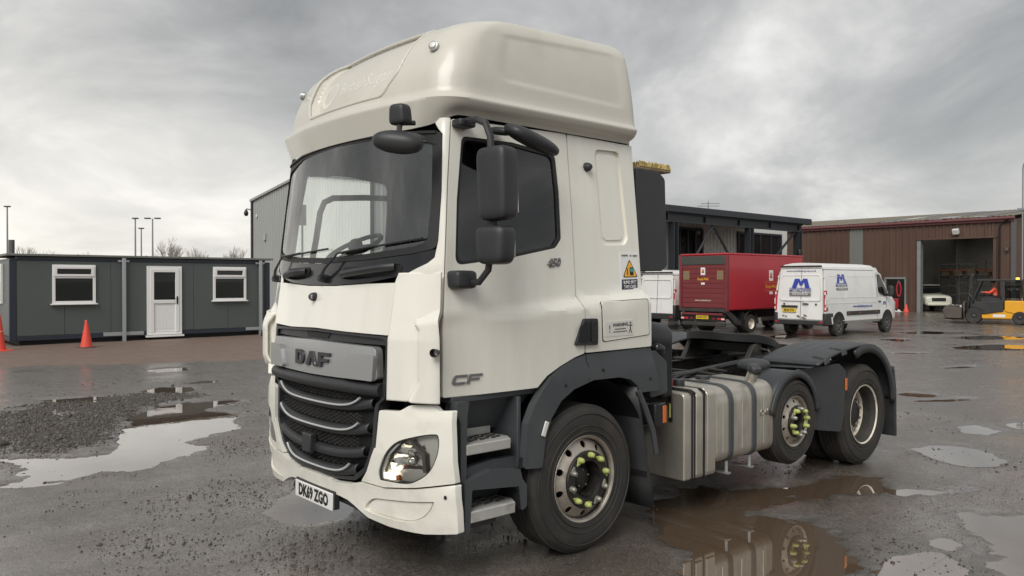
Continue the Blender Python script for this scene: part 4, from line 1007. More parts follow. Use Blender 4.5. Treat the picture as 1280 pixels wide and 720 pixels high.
# fifth wheel: greased horseshoe plate on a ramped pedestal
YF = 4.93
def fifth():
    out = []
    for a in np.linspace(R(-200), R(20), 30): out.append((.46*math.cos(a), YF+.48*math.sin(a)))
    out += [(.36,YF+.42),(.16,YF+.46),(.055,YF+.08),(-.055,YF+.08),(-.16,YF+.46),(-.36,YF+.42)]
    TL = math.tan(R(11))
    pz = lambda x, y: (x, y, 1.275-TL*(y-YF)-.03*smst(.1,.46,abs(y-YF)))
    f_ = patch('fifth_wheel', out, pz, 'grease', T, .085, (0,0,-1), step=.09, bev=.01)
    q = MB()
    for s in (1, -1):
        q.prism([(YF-.34,1.02),(YF+.34,1.02),(YF+.20,1.20),(YF+.10,1.225),(YF-.10,1.225),(YF-.20,1.20)], lambda y, z: (s*.42, y, z), lambda y, z: (s*.36, y, z))
        q.b2((s*.30,YF-.42,1.0),(s*.46,YF+.42,1.025))
    q.b2((-.42,YF-.02-.05,1.10),(.42,YF+.05,1.2))
    q.build('coupling_bracket', 'frame_steel', f_, bev=.008)
    
    q = MB(); q.tube([(.30,YF-.05,1.16),(.52,YF-.10,1.14),(.55,YF-.10,1.10)], .014, 6); q.build('release_handle', 'frame_steel', f_)
    for s in (1, -1):
        q = MB(); q.prism([(YF+.25,1.01),(YF+1.0,1.01),(YF+1.0,1.05),(YF+.35,1.16)], lambda y, z: (s*.36, y, z), lambda y, z: (s*.30, y, z)); q.build('loading_ramp', 'frame_steel', f_)
    return f_
# ---- battery box, fuel tank, mudguards on the near side; plain boxes on the far side
def side_kit(s):
    X = lambda x: s*x
    # ribbed aluminium box
    bo = MB(); bo.prism(rpoly([(1.205,.305),(1.205,.985),(.62,1.0),(.62,.305)], [.02,.045,.02,.02]), lambda x, z: (X(x),2.475,z), lambda x, z: (X(x),2.885,z))
    b_ = bo.build('battery_box', 'tank_aluminium', T, bev=.012, seg=3)
    for y, wd in ((2.565,.016),(2.60,.010),(2.72,.018)):
        st = [(1.21,.31),(1.212,.985),(1.17,1.005),(.65,1.012)]
        q = MB(); q.prism([(x, z) for x, z in st]+[(x-.014, z-.014) for x, z in reversed(st)], lambda x, z: (X(x),y,z), lambda x, z: (X(x),y+wd,z)); q.build('box_strap', 'rubber_seal', b_)
    for y, wd in ((2.61,.085),(2.755,.11)):
        q = MB(); q.prism(rpoly([(1.222,.335),(1.222,.96),(1.17,1.008),(.66,1.014),(.66,.98),(1.16,.97),(1.18,.33)], [.01,.03,.03,0,0,0,0]), lambda x, z: (X(x),y,z), lambda x, z: (X(x),y+wd,z)); q.build('pressed_rib', 'tank_aluminium', b_, bev=.010, seg=3)
    g = MB().b2((X(1.06),2.46,.76),(X(1.10),2.476,.95)).build('sight_gauge', 'letter_black', T, bev=.012)
    MB().b2((X(1.075),2.454,.79),(X(1.087),2.461,.90)).build('gauge_tube', 'nut_yellow', g)
    MB().lathe([(0,.05),(.045,.048),(.05,.03),(.05,0),(.038,0),(.038,-.01)], (X(.98),2.70,1.012), 'z', 18).build('filler_cap', 'black_plastic', b_)
    # fuel tank with rounded section
    sec = rpoly([(1.205,.37),(1.205,.985),(.62,1.0),(.60,.36)], [.10,.15,.10,.08], 6)
    tk = MB(); tk.prism(sec, lambda x, z: (X(x),2.90,z), lambda x, z: (X(x),3.77,z))
    t_ = tk.build('fuel_tank', 'tank_aluminium', T, bev=.022, seg=3, angle=60, smooth=40)
    for y in (3.08, 3.425):
        ss = rpoly([(1.216,.362),(1.216,.996),(.615,1.012),(.60,.36)], [.11,.16,.10,.08], 6)
        q = MB(); q.prism(ss, lambda x, z: (X(x),y,z), lambda x, z: (X(x),y+.055,z)); so_ = q.build('tank_strap', 'grey_plastic', t_, bev=.003)
        q = MB(); q.b2((X(1.0),y+.005,.262),(X(1.19),y+.05,.275)); q.cyl((X(1.16),y+.028,.27),(X(1.16),y+.028,.37), .014, n=8); q.build('strap_foot', 'galvanised', t_)
    for y in (2.99,3.27,3.6):
        q = MB(); q.tube([(X(1.207),y,.46),(X(1.207),y,.86)], .005, 5); q.build('tank_weld', 'tank_aluminium', t_)
    nk = MB().lathe([(.05,-.06),(.05,.05),(.056,.052)], (0,0,0), 'z', 18).build('filler_neck', 'tank_aluminium', t_, loc=(X(1.10),3.585,1.02), rot=(0,R(22*s),0))
    MB().lathe([(.058,.045),(.06,.05),(.06,.085),(.05,.10),(0,.102)], (0,0,0), 'z', 14).build('fuel_cap', 'black_plastic', t_, loc=(X(1.10),3.585,1.02), rot=(0,R(22*s),0))
    MB().lathe([(0,.03),(.06,.028),(.065,0)], (X(.86),3.2,1.01), 'z', 14).build('sender_cap', 'black_plastic', t_)
    # grey mudguard over the lifted middle wheel
    def mg(u, v):
        a = R(8)+R(158)*u; r_ = .455+.012*math.sin(math.pi*u)
        return (X(1.215-.30*v), 4.124-.0+r_*math.cos(a)*.93, .575+r_*math.sin(a))
    o = MB().grid(mg, 30, 5).build('middle_mudguard', 'guard_plastic', T); md = o.modifiers.new('solid', 'SOLIDIFY'); md.thickness = .018
    q = MB().grid(lambda u, v: (X(1.225-.0*v), 4.124+(.40+.065*v)*math.cos(R(8)+R(158)*u)*.95, .575+(.405+.065*v)*math.sin(R(8)+R(158)*u)), 30, 3).build('mudguard_lip', 'guard_plastic', o)
    md = q.modifiers.new('solid', 'SOLIDIFY'); md.thickness = .02
    shell('air_spring', T, (X(.80),4.10,1.06), (.28,.30,.13), m='guard_plastic', p=2.5)
    # rear mudguard: three-part cover
    def rg(u, v):
        a = R(4)+R(124)*u; r_ = .66
        y = YR+r_*math.cos(a)*(1.0 if math.cos(a) > 0 else 2.45); z = .56+r_*math.sin(a)
        x = 1.26-.62*v
        z += .016*abs(math.sin(v*math.pi*5))*(1 if v > .12 else 0)*math.sin(math.pi*u)**2
        return (X(x), y, z)
    o = MB().grid(rg, 34, 24).build('rear_mudguard', 'guard_plastic', T); md = o.modifiers.new('solid', 'SOLIDIFY'); md.thickness = .02
    ed = MB().grid(lambda u, v: (X(1.268), YR+(.585+.085*v)*math.cos(R(2)+R(112)*u), .56+(.575+.085*v)*math.sin(R(2)+R(112)*u)), 30, 3).build('mudguard_edge', 'black_plastic', o)
    md = ed.modifiers.new('solid', 'SOLIDIFY'); md.thickness = .03
    fp2 = rpoly([(4.40,.47),(4.38,.80),(4.33,1.03),(4.86,1.06),(4.97,.98),(4.93,.55),(4.88,.40)], [.03,.1,.03,.03,.03,.06,.04])
    fpn = patch('front_guard_panel', fp2, lambda y, z: (X(1.225+.05*smst(4.7,4.95,y)-.10*smst(4.7,4.35,y)), y, z), 'guard_plastic', o, .03, (-s,0,0), step=.08, bev=.012, seg=3)
    MB().grid(lambda u, v: (X(1.23-.55*v), 4.36+.52*u, 1.05+.04*u-.02*v), 8, 8).build('guard_shelf', 'guard_plastic', o)
    MB().grid(lambda u, v: (X(1.22-.55*v), 4.90+.03*u, .40+.62*(1-u)), 8, 6).build('guard_front', 'guard_plastic', o)
    MB().box((X(1.282),4.955,.855), (.012,.035,.115)).build('side_reflector', 'orange_lens', o, bev=.004)
    for y in (4.56, 4.90):
        def zs(yy): c_ = max(-1, min(1, (yy-YR)/(.66*2.45))); return .56+.66*math.sqrt(1-c_*c_)
        def cf(u, v, y=y):
            P = [(1.11,.06,.008),(1.20,.03,.010),(1.262,.01,.006),(1.274,.0,-.05)]; i = min(2, int(u*3)); t = u*3-i
            q = [P[i][k]+(P[i+1][k]-P[i][k])*t for k in range(3)]; yy = y+q[1]+.09*v; return (X(q[0]), yy, zs(yy)+q[2])
        q = MB().grid(cf, 14, 4).build('guard_clip', 'guard_plastic', o); md = q.modifiers.new('solid', 'SOLIDIFY'); md.thickness = .014
    fl = MB().b2((X(.68),YR+.655,.20),(X(1.262),YR+.675,.66)); f_ = fl.build('rear_flap', 'black_plastic', o, bev=.006)
    q = MB(); q.prism(rpoly([(YR+.60,.92),(YR+.655,.66),(YR+.665,.20),(YR+.70,.20),(YR+.685,.70),(YR+.63,.96)], .01), lambda y, z: (X(1.265),y,z), lambda y, z: (X(1.225),y,z)); q.build('flap_edge', 'black_plastic', o, bev=.004)
fifth()
for s in (1, -1): side_kit(s)
text('lettering', 'DAF', .075, 'tank_aluminium', T, plane_fn((1.206,3.62,.72),(0,1,0),(0,0,1)), ext=.005, bold=.002)
for z, m_, y0 in ((0,'red_cable',2.40),(0,'yellow_cable',2.46)):
    if m_ == 'red_cable':
        MB().tube([(.86,2.42,1.20),(.88,2.43,1.10),(.93,2.45,1.055),(.98,2.49,1.05)], .011, 6).build('cable', m_, T)
        MB().tube([(.975,2.485,1.05),(1.05,2.53,1.045)], [.024,.028], 8).build('coupling', m_, T)
    else: MB().tube([(.88,2.47,1.14),(.93,2.52,1.07),(1.0,2.58,1.035)], .009, 6).build('cable', m_, T)
MB().b2((-.25,6.36,.86),(.25,6.40,1.0)).build('rear_crossmember', 'frame_steel', T, bev=.01)
for x in (.18,-.36): MB().b2((x,5.75,1.02),(x+.18,6.0,1.12)).build('rear_bracket', 'frame_steel', T, bev=.01)
for s in (1,-1):
    tl = MB().b2((s*.55,6.33,.74),(s*.85,6.38,.88)).build('tail_light', 'red_lens', T, bev=.01)
# ================================================================== site office cabin on the left
def corr(name, m, parent, p0, p1, z0, z1, pitch=.2, depth=.035, flat=.5, top=None, smooth=0):
    """profiled sheet wall with real ribs between two ground points; top(t) may vary the height"""
    p0 = Vector((*p0, 0)); p1 = Vector((*p1, 0)); L = (p1-p0).length; d = (p1-p0)/L; n_ = Vector((d.y, -d.x, 0))
    P = []; k = int(L/pitch); pr = [(0,0),(flat,0),(flat+.12,1),(1-.12,1)]
    for i in range(k):
        for a, h in pr: P.append((min(L, (i+a)*L/k), h))
    P.append((L, 0)); V = []
    for t, h in P:
        q = p0+d*t+n_*h*depth; zt = top(t/L) if top else z1
        V += [(q.x, q.y, z0), (q.x, q.y, zt)]
    b = MB(); b.add(V, [(2*i, 2*i+2, 2*i+3, 2*i+1) for i in range(len(P)-1)])
    return b.build(name, m, parent, smooth=smooth, fix=False)
def winframe(parent, o, u, wd, ht, fr_m='upvc_white', gm='window_glass', f=.075, split=None, dep=.06, name='window', out=None):
    """a framed window on a wall: o lower-left corner, u along the wall (wall normal = u x z)"""
    o = Vector(o); u = Vector(u); z = Vector((0,0,1)); n_ = u.cross(z)
    q = MB()
    def bar(a0, b0, a1, b1, d0=0, d1=dep):
        P = [o+u*a+z*b+n_*d for d in (d0, d1) for a, b in ((a0,b0),(a1,b0),(a1,b1),(a0,b1))]
        q.add(P, [(3,2,1,0),(4,5,6,7),(0,1,5,4),(1,2,6,5),(2,3,7,6),(3,0,4,7)])
    bar(0,0,f,ht); bar(wd-f,0,wd,ht); bar(f,0,wd-f,f); bar(f,ht-f,wd-f,ht)
    if split: bar(f,split-f/2,wd-f,split+f/2,0,dep*.96); 
    w_ = q.build(name, fr_m, parent, bev=.006)
    segs = [(f, (split-f/2) if split else ht-f)]+([(split+f/2, ht-f)] if split else [])
    for k, (b0, b1) in enumerate(segs):
        if k == 1:          # opening top light has a second, prouder sash
            q = MB(); g_ = f*.6
            bar(f*.5,b0-.02,f+g_,b1+.03,.01,dep*1.35); bar(wd-f-g_,b0-.02,wd-f*.5,b1+.03,.01,dep*1.35); bar(f+g_,b0-.02,wd-f-g_,b0+g_,.01,dep*1.35); bar(f+g_,b1-g_,wd-f-g_,b1+.03,.01,dep*1.35)
            q.build('sash', fr_m, w_, bev=.005)
        P = [o+u*a+z*b+n_*dep*.35 for a, b in ((f,b0),(wd-f,b0),(wd-f,b1),(f,b1))]
        MB().add(P, [(0,1,2,3)]).build('pane', gm, w_, smooth=0)
        P = [o+u*a+z*b+n_*.004 for a, b in ((f,b0),(wd-f,b0),(wd-f,b1),(f,b1))]
        MB().add(P, [(0,1,2,3)]).build('dark_room', 'inside_dark', w_, smooth=0)
    if out:
        q = MB(); bar(-.05,-.035,wd+.05,0,0,dep*1.7); q.build('sill', fr_m, w_, bev=.006)
    return w_
OX = -21.1; OY0, OY1 = 1.5, 9.15
of = thing('site_office', 'long low dark grey green portable office cabin with white door and windows', 'portable cabin', (OX, OY0, 0))
of.location = (0,0,0)
b = MB(); b.b2((OX-2.9,OY0+.03,.16),(OX-.03,OY1-.03,2.50)); b.build('cabin_body', 'panel_green', of)
ys = [1.66,2.87,4.12,5.36,6.58,7.70,8.98]
for a, b_ in zip(ys, ys[1:]): MB().b2((OX-.04,a+.004,.30),(OX,b_-.004,2.44)).build('wall_panel', 'panel_green', of, bev=.004)
for a, b_ in zip((-22.4,-23.2), (-21.26,-22.41)): MB().b2((a,OY0,.30),(b_-.006,OY0+.04,2.44)).build('wall_panel', 'panel_green', of, bev=.004)
for (a, b_) in (((OX-.14,OY0-.012,.15),(OX+.012,OY0+.16,2.50)), ((OX-.14,OY1-.16,.15),(OX+.012,OY1+.012,2.50))): MB().b2(a, b_).build('corner_post', 'navy_trim', of, bev=.008)
MB().b2((OX-.1,OY0+.162,.16),(OX+.01,OY1-.162,.28)).build('base_rail', 'navy_trim', of, bev=.006)
MB().b2((OX-.1,OY0+.162,2.45),(OX+.01,OY1-.162,2.56)).build('head_rail', 'navy_trim', of, bev=.006)
MB().b2((OX-2.9,OY0-.01,.16),(OX-.145,OY0+.1,.28)).build('base_rail', 'navy_trim', of, bev=.006)
b = MB(); b.b2((OX-3.0,OY0-.10,2.575),(OX+.10,OY1+.1,2.64)); b.build('flat_roof', 'roof_sheet_grey', of, bev=.01)
for y in (3.2,5.1,7.0): MB().b2((OX+.04,y,2.641),(OX+.11,y+.02,2.655)).build('roof_joint', 'galvanised', of)
b = MB(); b.b2((OX-2.7,OY0+.25,-.02),(OX-.18,OY1-.25,.16)); b.build('dark_underside', 'skirt_black', of)
winframe(of, (OX,2.55,1.20), (0,1,0), 1.14, 1.14, split=.78, out=1)
winframe(of, (OX,7.20,1.22), (0,1,0), 1.11, 1.11, split=.76, out=1)
winframe(of, (-23.15,OY0,1.20), (1,0,0), 1.02, 1.16, split=.78)
d_ = winframe(of, (OX,5.14,.18), (0,1,0), 1.05, 2.15, f=.085, dep=.07, name='door_frame')
lf_ = MB(); lf_.b2((OX+.012,5.235,.27),(OX+.05,6.095,1.20)); lf = lf_.build('door_leaf', 'upvc_white', of, bev=.006)
for i in range(7): MB().b2((OX+.046,5.33+.098*i,.36),(OX+.056,5.33+.098*i+.09,1.06)).build('door_board', 'upvc_white', lf, bev=.003)
for (y0,z0,y1,z1) in ((5.225,.26,5.34,2.25),(5.99,.26,6.105,2.25),(5.34,1.16,5.99,1.27),(5.34,2.14,5.99,2.25)): MB().b2((OX+.03,y0,z0),(OX+.085,y1,z1)).build('door_rail', 'upvc_white', lf, bev=.008)
q = MB(); q.b2((OX+.085,6.02,1.13),(OX+.10,6.06,1.38)); q.tube([(OX+.10,6.04,1.30),(OX+.14,6.04,1.30),(OX+.14,5.93,1.30)], .012, 6); q.build('door_lever', 'letter_black', lf)
MB().b2((OX+.0,5.1,.11),(OX+.16,6.23,.165)).build('door_sill', 'upvc_white', of, bev=.006)
def downpost(y):
    q = MB(); q.b2((OX+.02,y-.05,-.02),(OX+.12,y+.05,2.56)); p_ = q.build('galvanised_post', 'galvanised', of, bev=.008)
    MB().b2((OX+.015,y-.16,2.44),(OX+.045,y+.16,2.50)).build('post_bracket', 'galvanised', p_)
    return p_
downpost(4.47); downpost(8.80)
MB().b2((OX+.014,3.9,.20),(OX+.03,5.05,.31)).build('skid_plate', 'galvanised', of, bev=.004)
MB().b2((OX+.014,8.3,.20),(OX+.03,9.0,.30)).build('skid_plate', 'galvanised', of, bev=.004)

# ---- cones
def cone(loc, h, label, bands, base_w=.38, lean=0):
    t = thing('traffic_cone', label, 'traffic cone', loc, .3, 'traffic cones by the cabin')
    MB().box((0,0,.03), (base_w,base_w,.06)).build('cone_base', 'cone_base' if not bands else 'cone_orange', t, bev=.02)
    rr = lambda z: .155-(.155-.032)*z/h
    MB().lathe([(rr(0),.05),(rr(h),h),(rr(h)-.012,h+.004),(.012,h-.03),(rr(0)-.03,.05)], n=24, axis='z').build('cone_body', 'cone_orange', t)
    if bands:
        for a, b_ in bands: MB().lathe([(rr(a)+.003,a),(rr(b_)+.003,b_)], n=24, axis='z').build('cone_band', 'cone_white', t)
    return t
t = cone((-19.13,2.99,0), .76, 'plain orange traffic cone with torn tip, between cabin window and grey post', None)
q = MB().tube([(.02,0,.74),(-.03,.0,.765),(-.085,.03,.775),(-.11,.02,.755)], [.03,.028,.022,.012], 6).build('torn_tip', 'cone_orange', t)
cone((-19.55,1.02,0), .98, 'orange traffic cone with white reflective bands at the cabin corner', [(.30,.55)], .5)

# ================================================================== buildings behind
wa = thing('warehouse', 'tall grey profiled metal warehouse behind the cabin and the lorry cab', 'warehouse')
tp = lambda t: 6.95+t*14.3*.135 if t < .5 else 6.95+(1-t)*14.3*.135
corr('front_cladding', 'clad_grey', wa, (-43.2,18.0), (-37.6,18.0), 0, 7, .30, .04, .55, top=lambda t: tp(t*5.6/14.3))
corr('pale_cladding', 'clad_white', wa, (-37.6,18.0), (-28.9,18.0), 0, 7, .30, .05, .55, top=lambda t: tp((5.6+t*8.7)/14.3))
corr('side_cladding', 'clad_grey', wa, (-28.9,18.0), (-28.9,36.0), 0, 6.95, .30, .04, .55)
corr('end_cladding', 'clad_grey', wa, (-43.2,36.0), (-43.2,18.0), 0, 6.95, .30, .04, .55)
b = MB(); b.add([(-43.35,17.85,6.98),(-36.05,17.85,7.97),(-28.75,17.85,6.98),(-43.35,36.2,6.98),(-36.05,36.2,7.97),(-28.75,36.2,6.98)], [(0,1,4,3),(1,2,5,4)]); o = b.build('roof', 'clad_grey', wa, smooth=0)
md = o.modifiers.new('solid', 'SOLIDIFY'); md.thickness = .14
b = MB(); b.b2((-43.3,17.9,0),(-43.12,18.02,6.97)); b.build('corner_trim', 'frame_steel', wa)
b = MB(); b.b2((-28.98,17.90,0),(-28.80,18.02,6.97)); b.build('corner_trim', 'frame_steel', wa)
MB().b2((-41.4,17.88,4.35),(-41.1,17.96,4.75)).build('wall_box', 'galvanised', wa, bev=.01)
MB().lathe([(0,-.02),(.09,-.02),(.10,0)], (-42.5,17.94,5.9), 'y', 10).build('wall_light', 'clear_lens', wa)
cc_ = thing('security_camera', 'dome security camera on a bracket at the grey warehouse corner', 'camera', (-43.25,17.85,6.35))
MB().tube([(0,0,0),(-.25,-.1,.06),(-.32,-.12,.02)], .04, 8).build('camera_bracket', 'pole_grey', cc_)
MB().lathe([(0,-.42),(.08,-.40),(.13,-.32),(.14,-.20),(.10,-.10),(.05,0)], (-.32,-.12,.02), 'z', 14).build('camera_dome', 'letter_black', cc_)
# sign board on a post, seen through the lorry windscreen
sg = thing('notice_board', 'dark square board on a post seen through the windscreen', 'sign', (-30.2,14.9,0))
MB().cyl((0,0,0),(0,0,4.9), .05, n=8).build('post', 'pole_dark', sg)
MB().b2((-.24,-.32,4.55),(-.20,.32,5.55)).build('board', 'pole_dark', sg, bev=.02)
# ---- workshop with the canopy
wb = thing('workshop', 'pale clad workshop with dark windows under a long black steel canopy', 'workshop')
WX = -21.0
corr('ribbed_wall', 'clad_pale', wb, (WX,19.0), (WX,37.3), 0, 5.2, .32, .05, .5)
MB().b2((WX-.3,37.3,0),(WX+.02,43.0,5.2)).build('smooth_wall', 'clad_white', wb)
MB().b2((WX-9,43.0,0),(WX+.02,43.1,5.2)).build('end_wall', 'clad_white', wb)
MB().b2((WX-9,18.9,0),(WX-.02,19.0,5.2)).build('end_wall', 'clad_pale', wb)
MB().b2((WX-9,18.9,5.2),(WX-.05,43.05,5.3)).build('roof', 'steel_navy', wb)
def dkwin(y0, y1, z0, z1, n=3):
    w_ = winframe(wb, (WX+.05,y0,z0), (0,1,0), y1-y0, z1-z0, 'steel_navy', 'dark_glass', .12, None, .09)
    for i in range(1, n): MB().b2((WX+.055,y0+(y1-y0)*i/n-.05,z0+.121),(WX+.135,y0+(y1-y0)*i/n+.05,z1-.121)).build('mullion', 'steel_navy', w_)
    return w_
dkwin(31.3,34.1,3.25,4.75,4); dkwin(37.5,42.3,3.1,4.75,4); dkwin(25.2,28.4,3.25,4.75,4)
dkwin(31.3,33.6,.9,2.3,3)
CX = -17.4
b = MB(); b.b2((CX-4.5,19.0,5.0),(CX+.15,38.6,5.12)); cn = b.build('canopy', 'steel_navy', wb)
MB().b2((CX+.02,18.9,4.98),(CX+.30,38.9,5.30)).build('canopy_gutter', 'steel_navy', wb, bev=.03)
q = MB(); q.b2((CX-.1,19.0,4.56),(CX+.10,38.3,4.62)); q.b2((CX-.02,19.0,4.62),(CX+.02,38.3,4.95)); q.b2((CX-.1,19.0,4.93),(CX+.10,38.3,4.98)); q.build('canopy_beam', 'steel_navy', wb, smooth=0)
for y in np.arange(20.5,38,2.9): MB().b2((CX+.021,y,4.63),(CX+.11,y+.06,4.92)).build('web_stiffener', 'steel_navy', wb)
for y in (19.4,26.85,33.1,37.9): 
    q = MB(); q.b2((CX-.17,y-.17,0),(CX+.17,y-.12,4.555)); q.b2((CX-.17,y+.12,0),(CX+.17,y+.17,4.555)); q.b2((CX-.03,y-.12,0),(CX+.03,y+.12,4.555)); q.build('canopy_column', 'steel_navy', wb, smooth=0)
for y0, y1 in ((29.95,27.2),(29.95,32.8),(37.6,33.4)): MB().cyl((CX,y0,4.55),(CX,y1,1.6), .065, n=8).build('brace', 'steel_navy', wb)
q = MB(); q.tube([(CX-2.4,33,5.13),(CX-2.4,33,6.1)], .03, 6); q.tube([(CX-2.8,32.6,5.85),(CX-2.0,33.4,5.85)], .02, 5); q.tube([(CX-2.8,32.9,6.0),(CX-2.1,33.6,6.0)], .02, 5); q.build('roof_aerial', 'pole_grey', wb)
q = MB(); q.lathe([(0,-.2),(.12,-.18),(.16,0),(.1,.18),(0,.2)], (CX+.2,37.75,3.4), 'z', 10); q.tube([(CX+.2,37.75,3.5),(CX,37.8,3.7)], .05, 6); q.build('wall_camera', 'letter_black', wb)

# ---- brown barn with the open bay
ba = thing('barn', 'long brown profiled metal shed with an open loading bay and maroon eaves', 'shed')
BY = 47.0; BX0, BX1 = -34.0, -9.6
corr('wall_sheeting', 'clad_brown', ba, (BX0,BY), (-18.85,BY), 0, 5.3, .34, .05, .5)
corr('rooflight_sheet', 'roof_sheet_grey', ba, (-18.85,BY), (-18.0,BY), 0, 5.3, .21, .05, .5)
corr('wall_sheeting', 'clad_brown', ba, (-18.0,BY), (-16.55,BY), 0, 5.3, .29, .05, .5)
corr('wall_sheeting', 'clad_brown', ba, (-16.55,BY), (-15.4,BY), 2.05, 5.3, .29, .05, .5)
corr('wall_sheeting', 'clad_brown', ba, (-15.4,BY), (-14.62,BY), 0, 5.3, .26, .05, .5)
corr('wall_sheeting', 'clad_brown', ba, (-14.62,BY), (-10.55,BY), 4.32, 5.3, .34, .05, .5)
corr('wall_sheeting', 'clad_brown', ba, (-10.55,BY), (BX1,BY), 0, 5.3, .32, .05, .5)
corr('gable_sheeting', 'clad_brown', ba, (BX1,BY), (BX1,BY+20), 0, 5.3, .34, .05, .5, top=lambda t: 5.3+(1.12*(1-abs(t-.5)*2)))
q = MB(); q.b2((BX0,BY-.16,5.18),(BX1+.05,BY-.05,5.42)); q.build('eaves_fascia', 'fascia_maroon', ba)
q = MB(); q.b2((BX0,BY-.28,5.30),(BX1+.08,BY-.161,5.44)); q.build('gutter', 'fascia_maroon', ba, bev=.03)
RS = 1.12
cuts = [BX0,-17.0,-16.0,-14.2,-13.2,-12.0,-11.0,BX1+.15]
for k, (xa, xb) in enumerate(zip(cuts, cuts[1:])):
    n_ = max(6, int((xb-xa)*8)); 
    def rf(u, v): return (xa+(xb-xa)*u, BY-.22+10.2*v, 5.46+RS*v+.035*(int(round(u*(n_-1))) % 2))
    MB().grid(rf, n_, 2).build('roof_slope' if k % 2 == 0 else 'added_rooflight', 'barn_roof' if k % 2 == 0 else 'lens_glass', ba, smooth=0)  # clear strips added to the roof so daylight brightens the bay inside
MB().grid(lambda u, v: (BX0+(BX1+.15-BX0)*u, BY+20.2-10.2*v, 5.46+RS*v), 2, 2).build('roof_slope', 'barn_roof', ba, smooth=0)
q = MB(); q.b2((-14.70,BY-.07,0),(-14.5,BY+.3,4.34)); q.build('bay_jamb', 'door_frame_grey', ba)
MB().b2((-10.62,BY-.07,0),(-10.46,BY+.3,4.34)).build('bay_jamb', 'clad_brown', ba)
MB().b2((-14.72,BY-.12,4.30),(-10.44,BY+.3,4.40)).build('bay_lintel', 'clad_brown', ba)
q = MB(); q.b2((-16.6,BY-.09,2.0),(-15.35,BY-.055,2.10)); q.b2((-16.62,BY-.08,0),(-16.54,BY+.1,1.999)); q.b2((-15.42,BY-.08,0),(-15.34,BY+.1,1.999)); q.build('door_frame', 'door_frame_grey', ba)
q = MB()
q.b2((BX0+.1,BY+12,0),(BX1-.1,BY+12.1,5.4)); q.b2((-16.9,BY+.2,0),(-16.8,BY+12,5.2)); q.b2((-9.9,BY+.2,0),(-9.75,BY+12,5.2)); q.build('inner_wall', 'inside_dark', ba)
q = MB(); q.tube([(-10.18,BY-.10,5.1),(-10.30,BY-.12,4.9),(-10.32,BY-.12,0)], .05, 6); q.tube([(-9.75,BY-.22,5.32),(-10.18,BY-.10,5.1)], .05, 6); q.build('downpipe', 'letter_black', ba)
fl = MB().box((-12.5,BY-.25,4.72), (.34,.2,.30), rot=(R(25),0,0)).build('floodlight', 'clear_lens', ba, bev=.02)
q = MB(); q.b2((-9.72,BY-.12,0),(-9.5,BY+.02,5.25)); q.build('corner_trim', 'pole_dark', ba)
MB().b2((-9.98,BY-.2,3.55),(-9.84,BY-.06,3.72)).build('alarm_box', 'pole_dark', ba)
# racking and a vehicle inside the bay
rk = thing('storage_rack', 'tall dark steel storage racking inside the open shed bay', 'rack', (-12.6,BY+7.5,0))
for x in np.arange(-3.6,2.6,.55): MB().b2((x,-.05,0),(x+.06,.05,3.2+.3*math.sin(x*7))).build('upright', 'rack_steel', rk)
for k, z in enumerate((.9,1.5,2.1,2.55,2.95)): MB().b2((-3.7,-.1,z),(2.5,.1,z+.09)).build('beam', 'rack_orange' if k in (3,) else 'rack_steel', rk)
for k in range(7): MB().b2((-3.4+.8*k,-.3,2.2),(-3.4+.8*k+.45,.3,2.2+.28+.1*(k % 3))).build('carton', 'box_brown', rk)
st = thing('steel_trolley', 'grey steel cage trolley behind the parked car in the shed', 'trolley', (-12.9,BY+3.6,0))
for x in (-.75,0,.75): MB().b2((x-.025,-.02,0),(x+.025,.02,2.3)).build('upright', 'rack_steel', st)
for z in (.4,1.1,1.75,2.25): MB().b2((-.75,-.03,z),(.75,.03,z+.04)).build('shelf_bar', 'rack_steel', st)
pk = thing('pickup_truck', 'pale cream pickup parked inside the shed bay facing out', 'pickup', (-14.75,BY+2.4,0), R(38)); pk.scale = (.86,.9,.92)
sec = lambda y, w_, zb, zt: (y, w_, zb, zt)
ST = [(-1.3,.70,.45,.86),(-1.22,.86,.40,1.0),(-1.0,.92,.38,1.08),(.1,.94,.38,1.16),(.6,.94,.38,1.20),(3.2,.94,.4,1.2)]
def carbody(ST, nseg=16):
    b = MB()
    for y, w_, zb, zt in ST:
        pass
    def fn(u, v):
        i = min(len(ST)-2, int(u*(len(ST)-1))); t = u*(len(ST)-1)-i
        y, w_, zb, zt = [a+(c_-a)*t for a, c_ in zip(ST[i], ST[i+1])]
        a = 2*math.pi*v; e = .38
        cx = math.copysign(abs(math.cos(a))**e, math.cos(a)); cz = math.copysign(abs(math.sin(a))**e, math.sin(a))
        return (w_*cx, y, (zb+zt)/2+(zt-zb)/2*cz)
    n = (len(ST)-1)*3+1
    b.grid(fn, n, nseg*2, cv=True)
    b.f.append(tuple(range(nseg*2))); b.f.append(tuple((n-1)*nseg*2+k for k in range(nseg*2))); return b
carbody(ST).build('car_body', 'car_cream', pk)
q = MB(); q.prism([(.3,1.15),(1.0,1.72),(2.2,1.74),(2.4,1.15)], lambda y, z: (-.78+.1*(z-1.15),y,z), lambda y, z: (.78-.1*(z-1.15),y,z)); q.build('car_cabin', 'dark_glass', pk, bev=.04)
MB().b2((-.80,.95,1.72),(.80,2.3,1.78)).build('car_roof', 'car_cream', pk, bev=.03)
MB().b2((-.46,-1.33,.70),(.46,-1.22,.93)).build('car_grille', 'letter_black', pk, bev=.02)
MB().b2((-.75,-1.34,.42),(.75,-1.2,.58)).build('car_bumper', 'car_cream', pk, bev=.03)
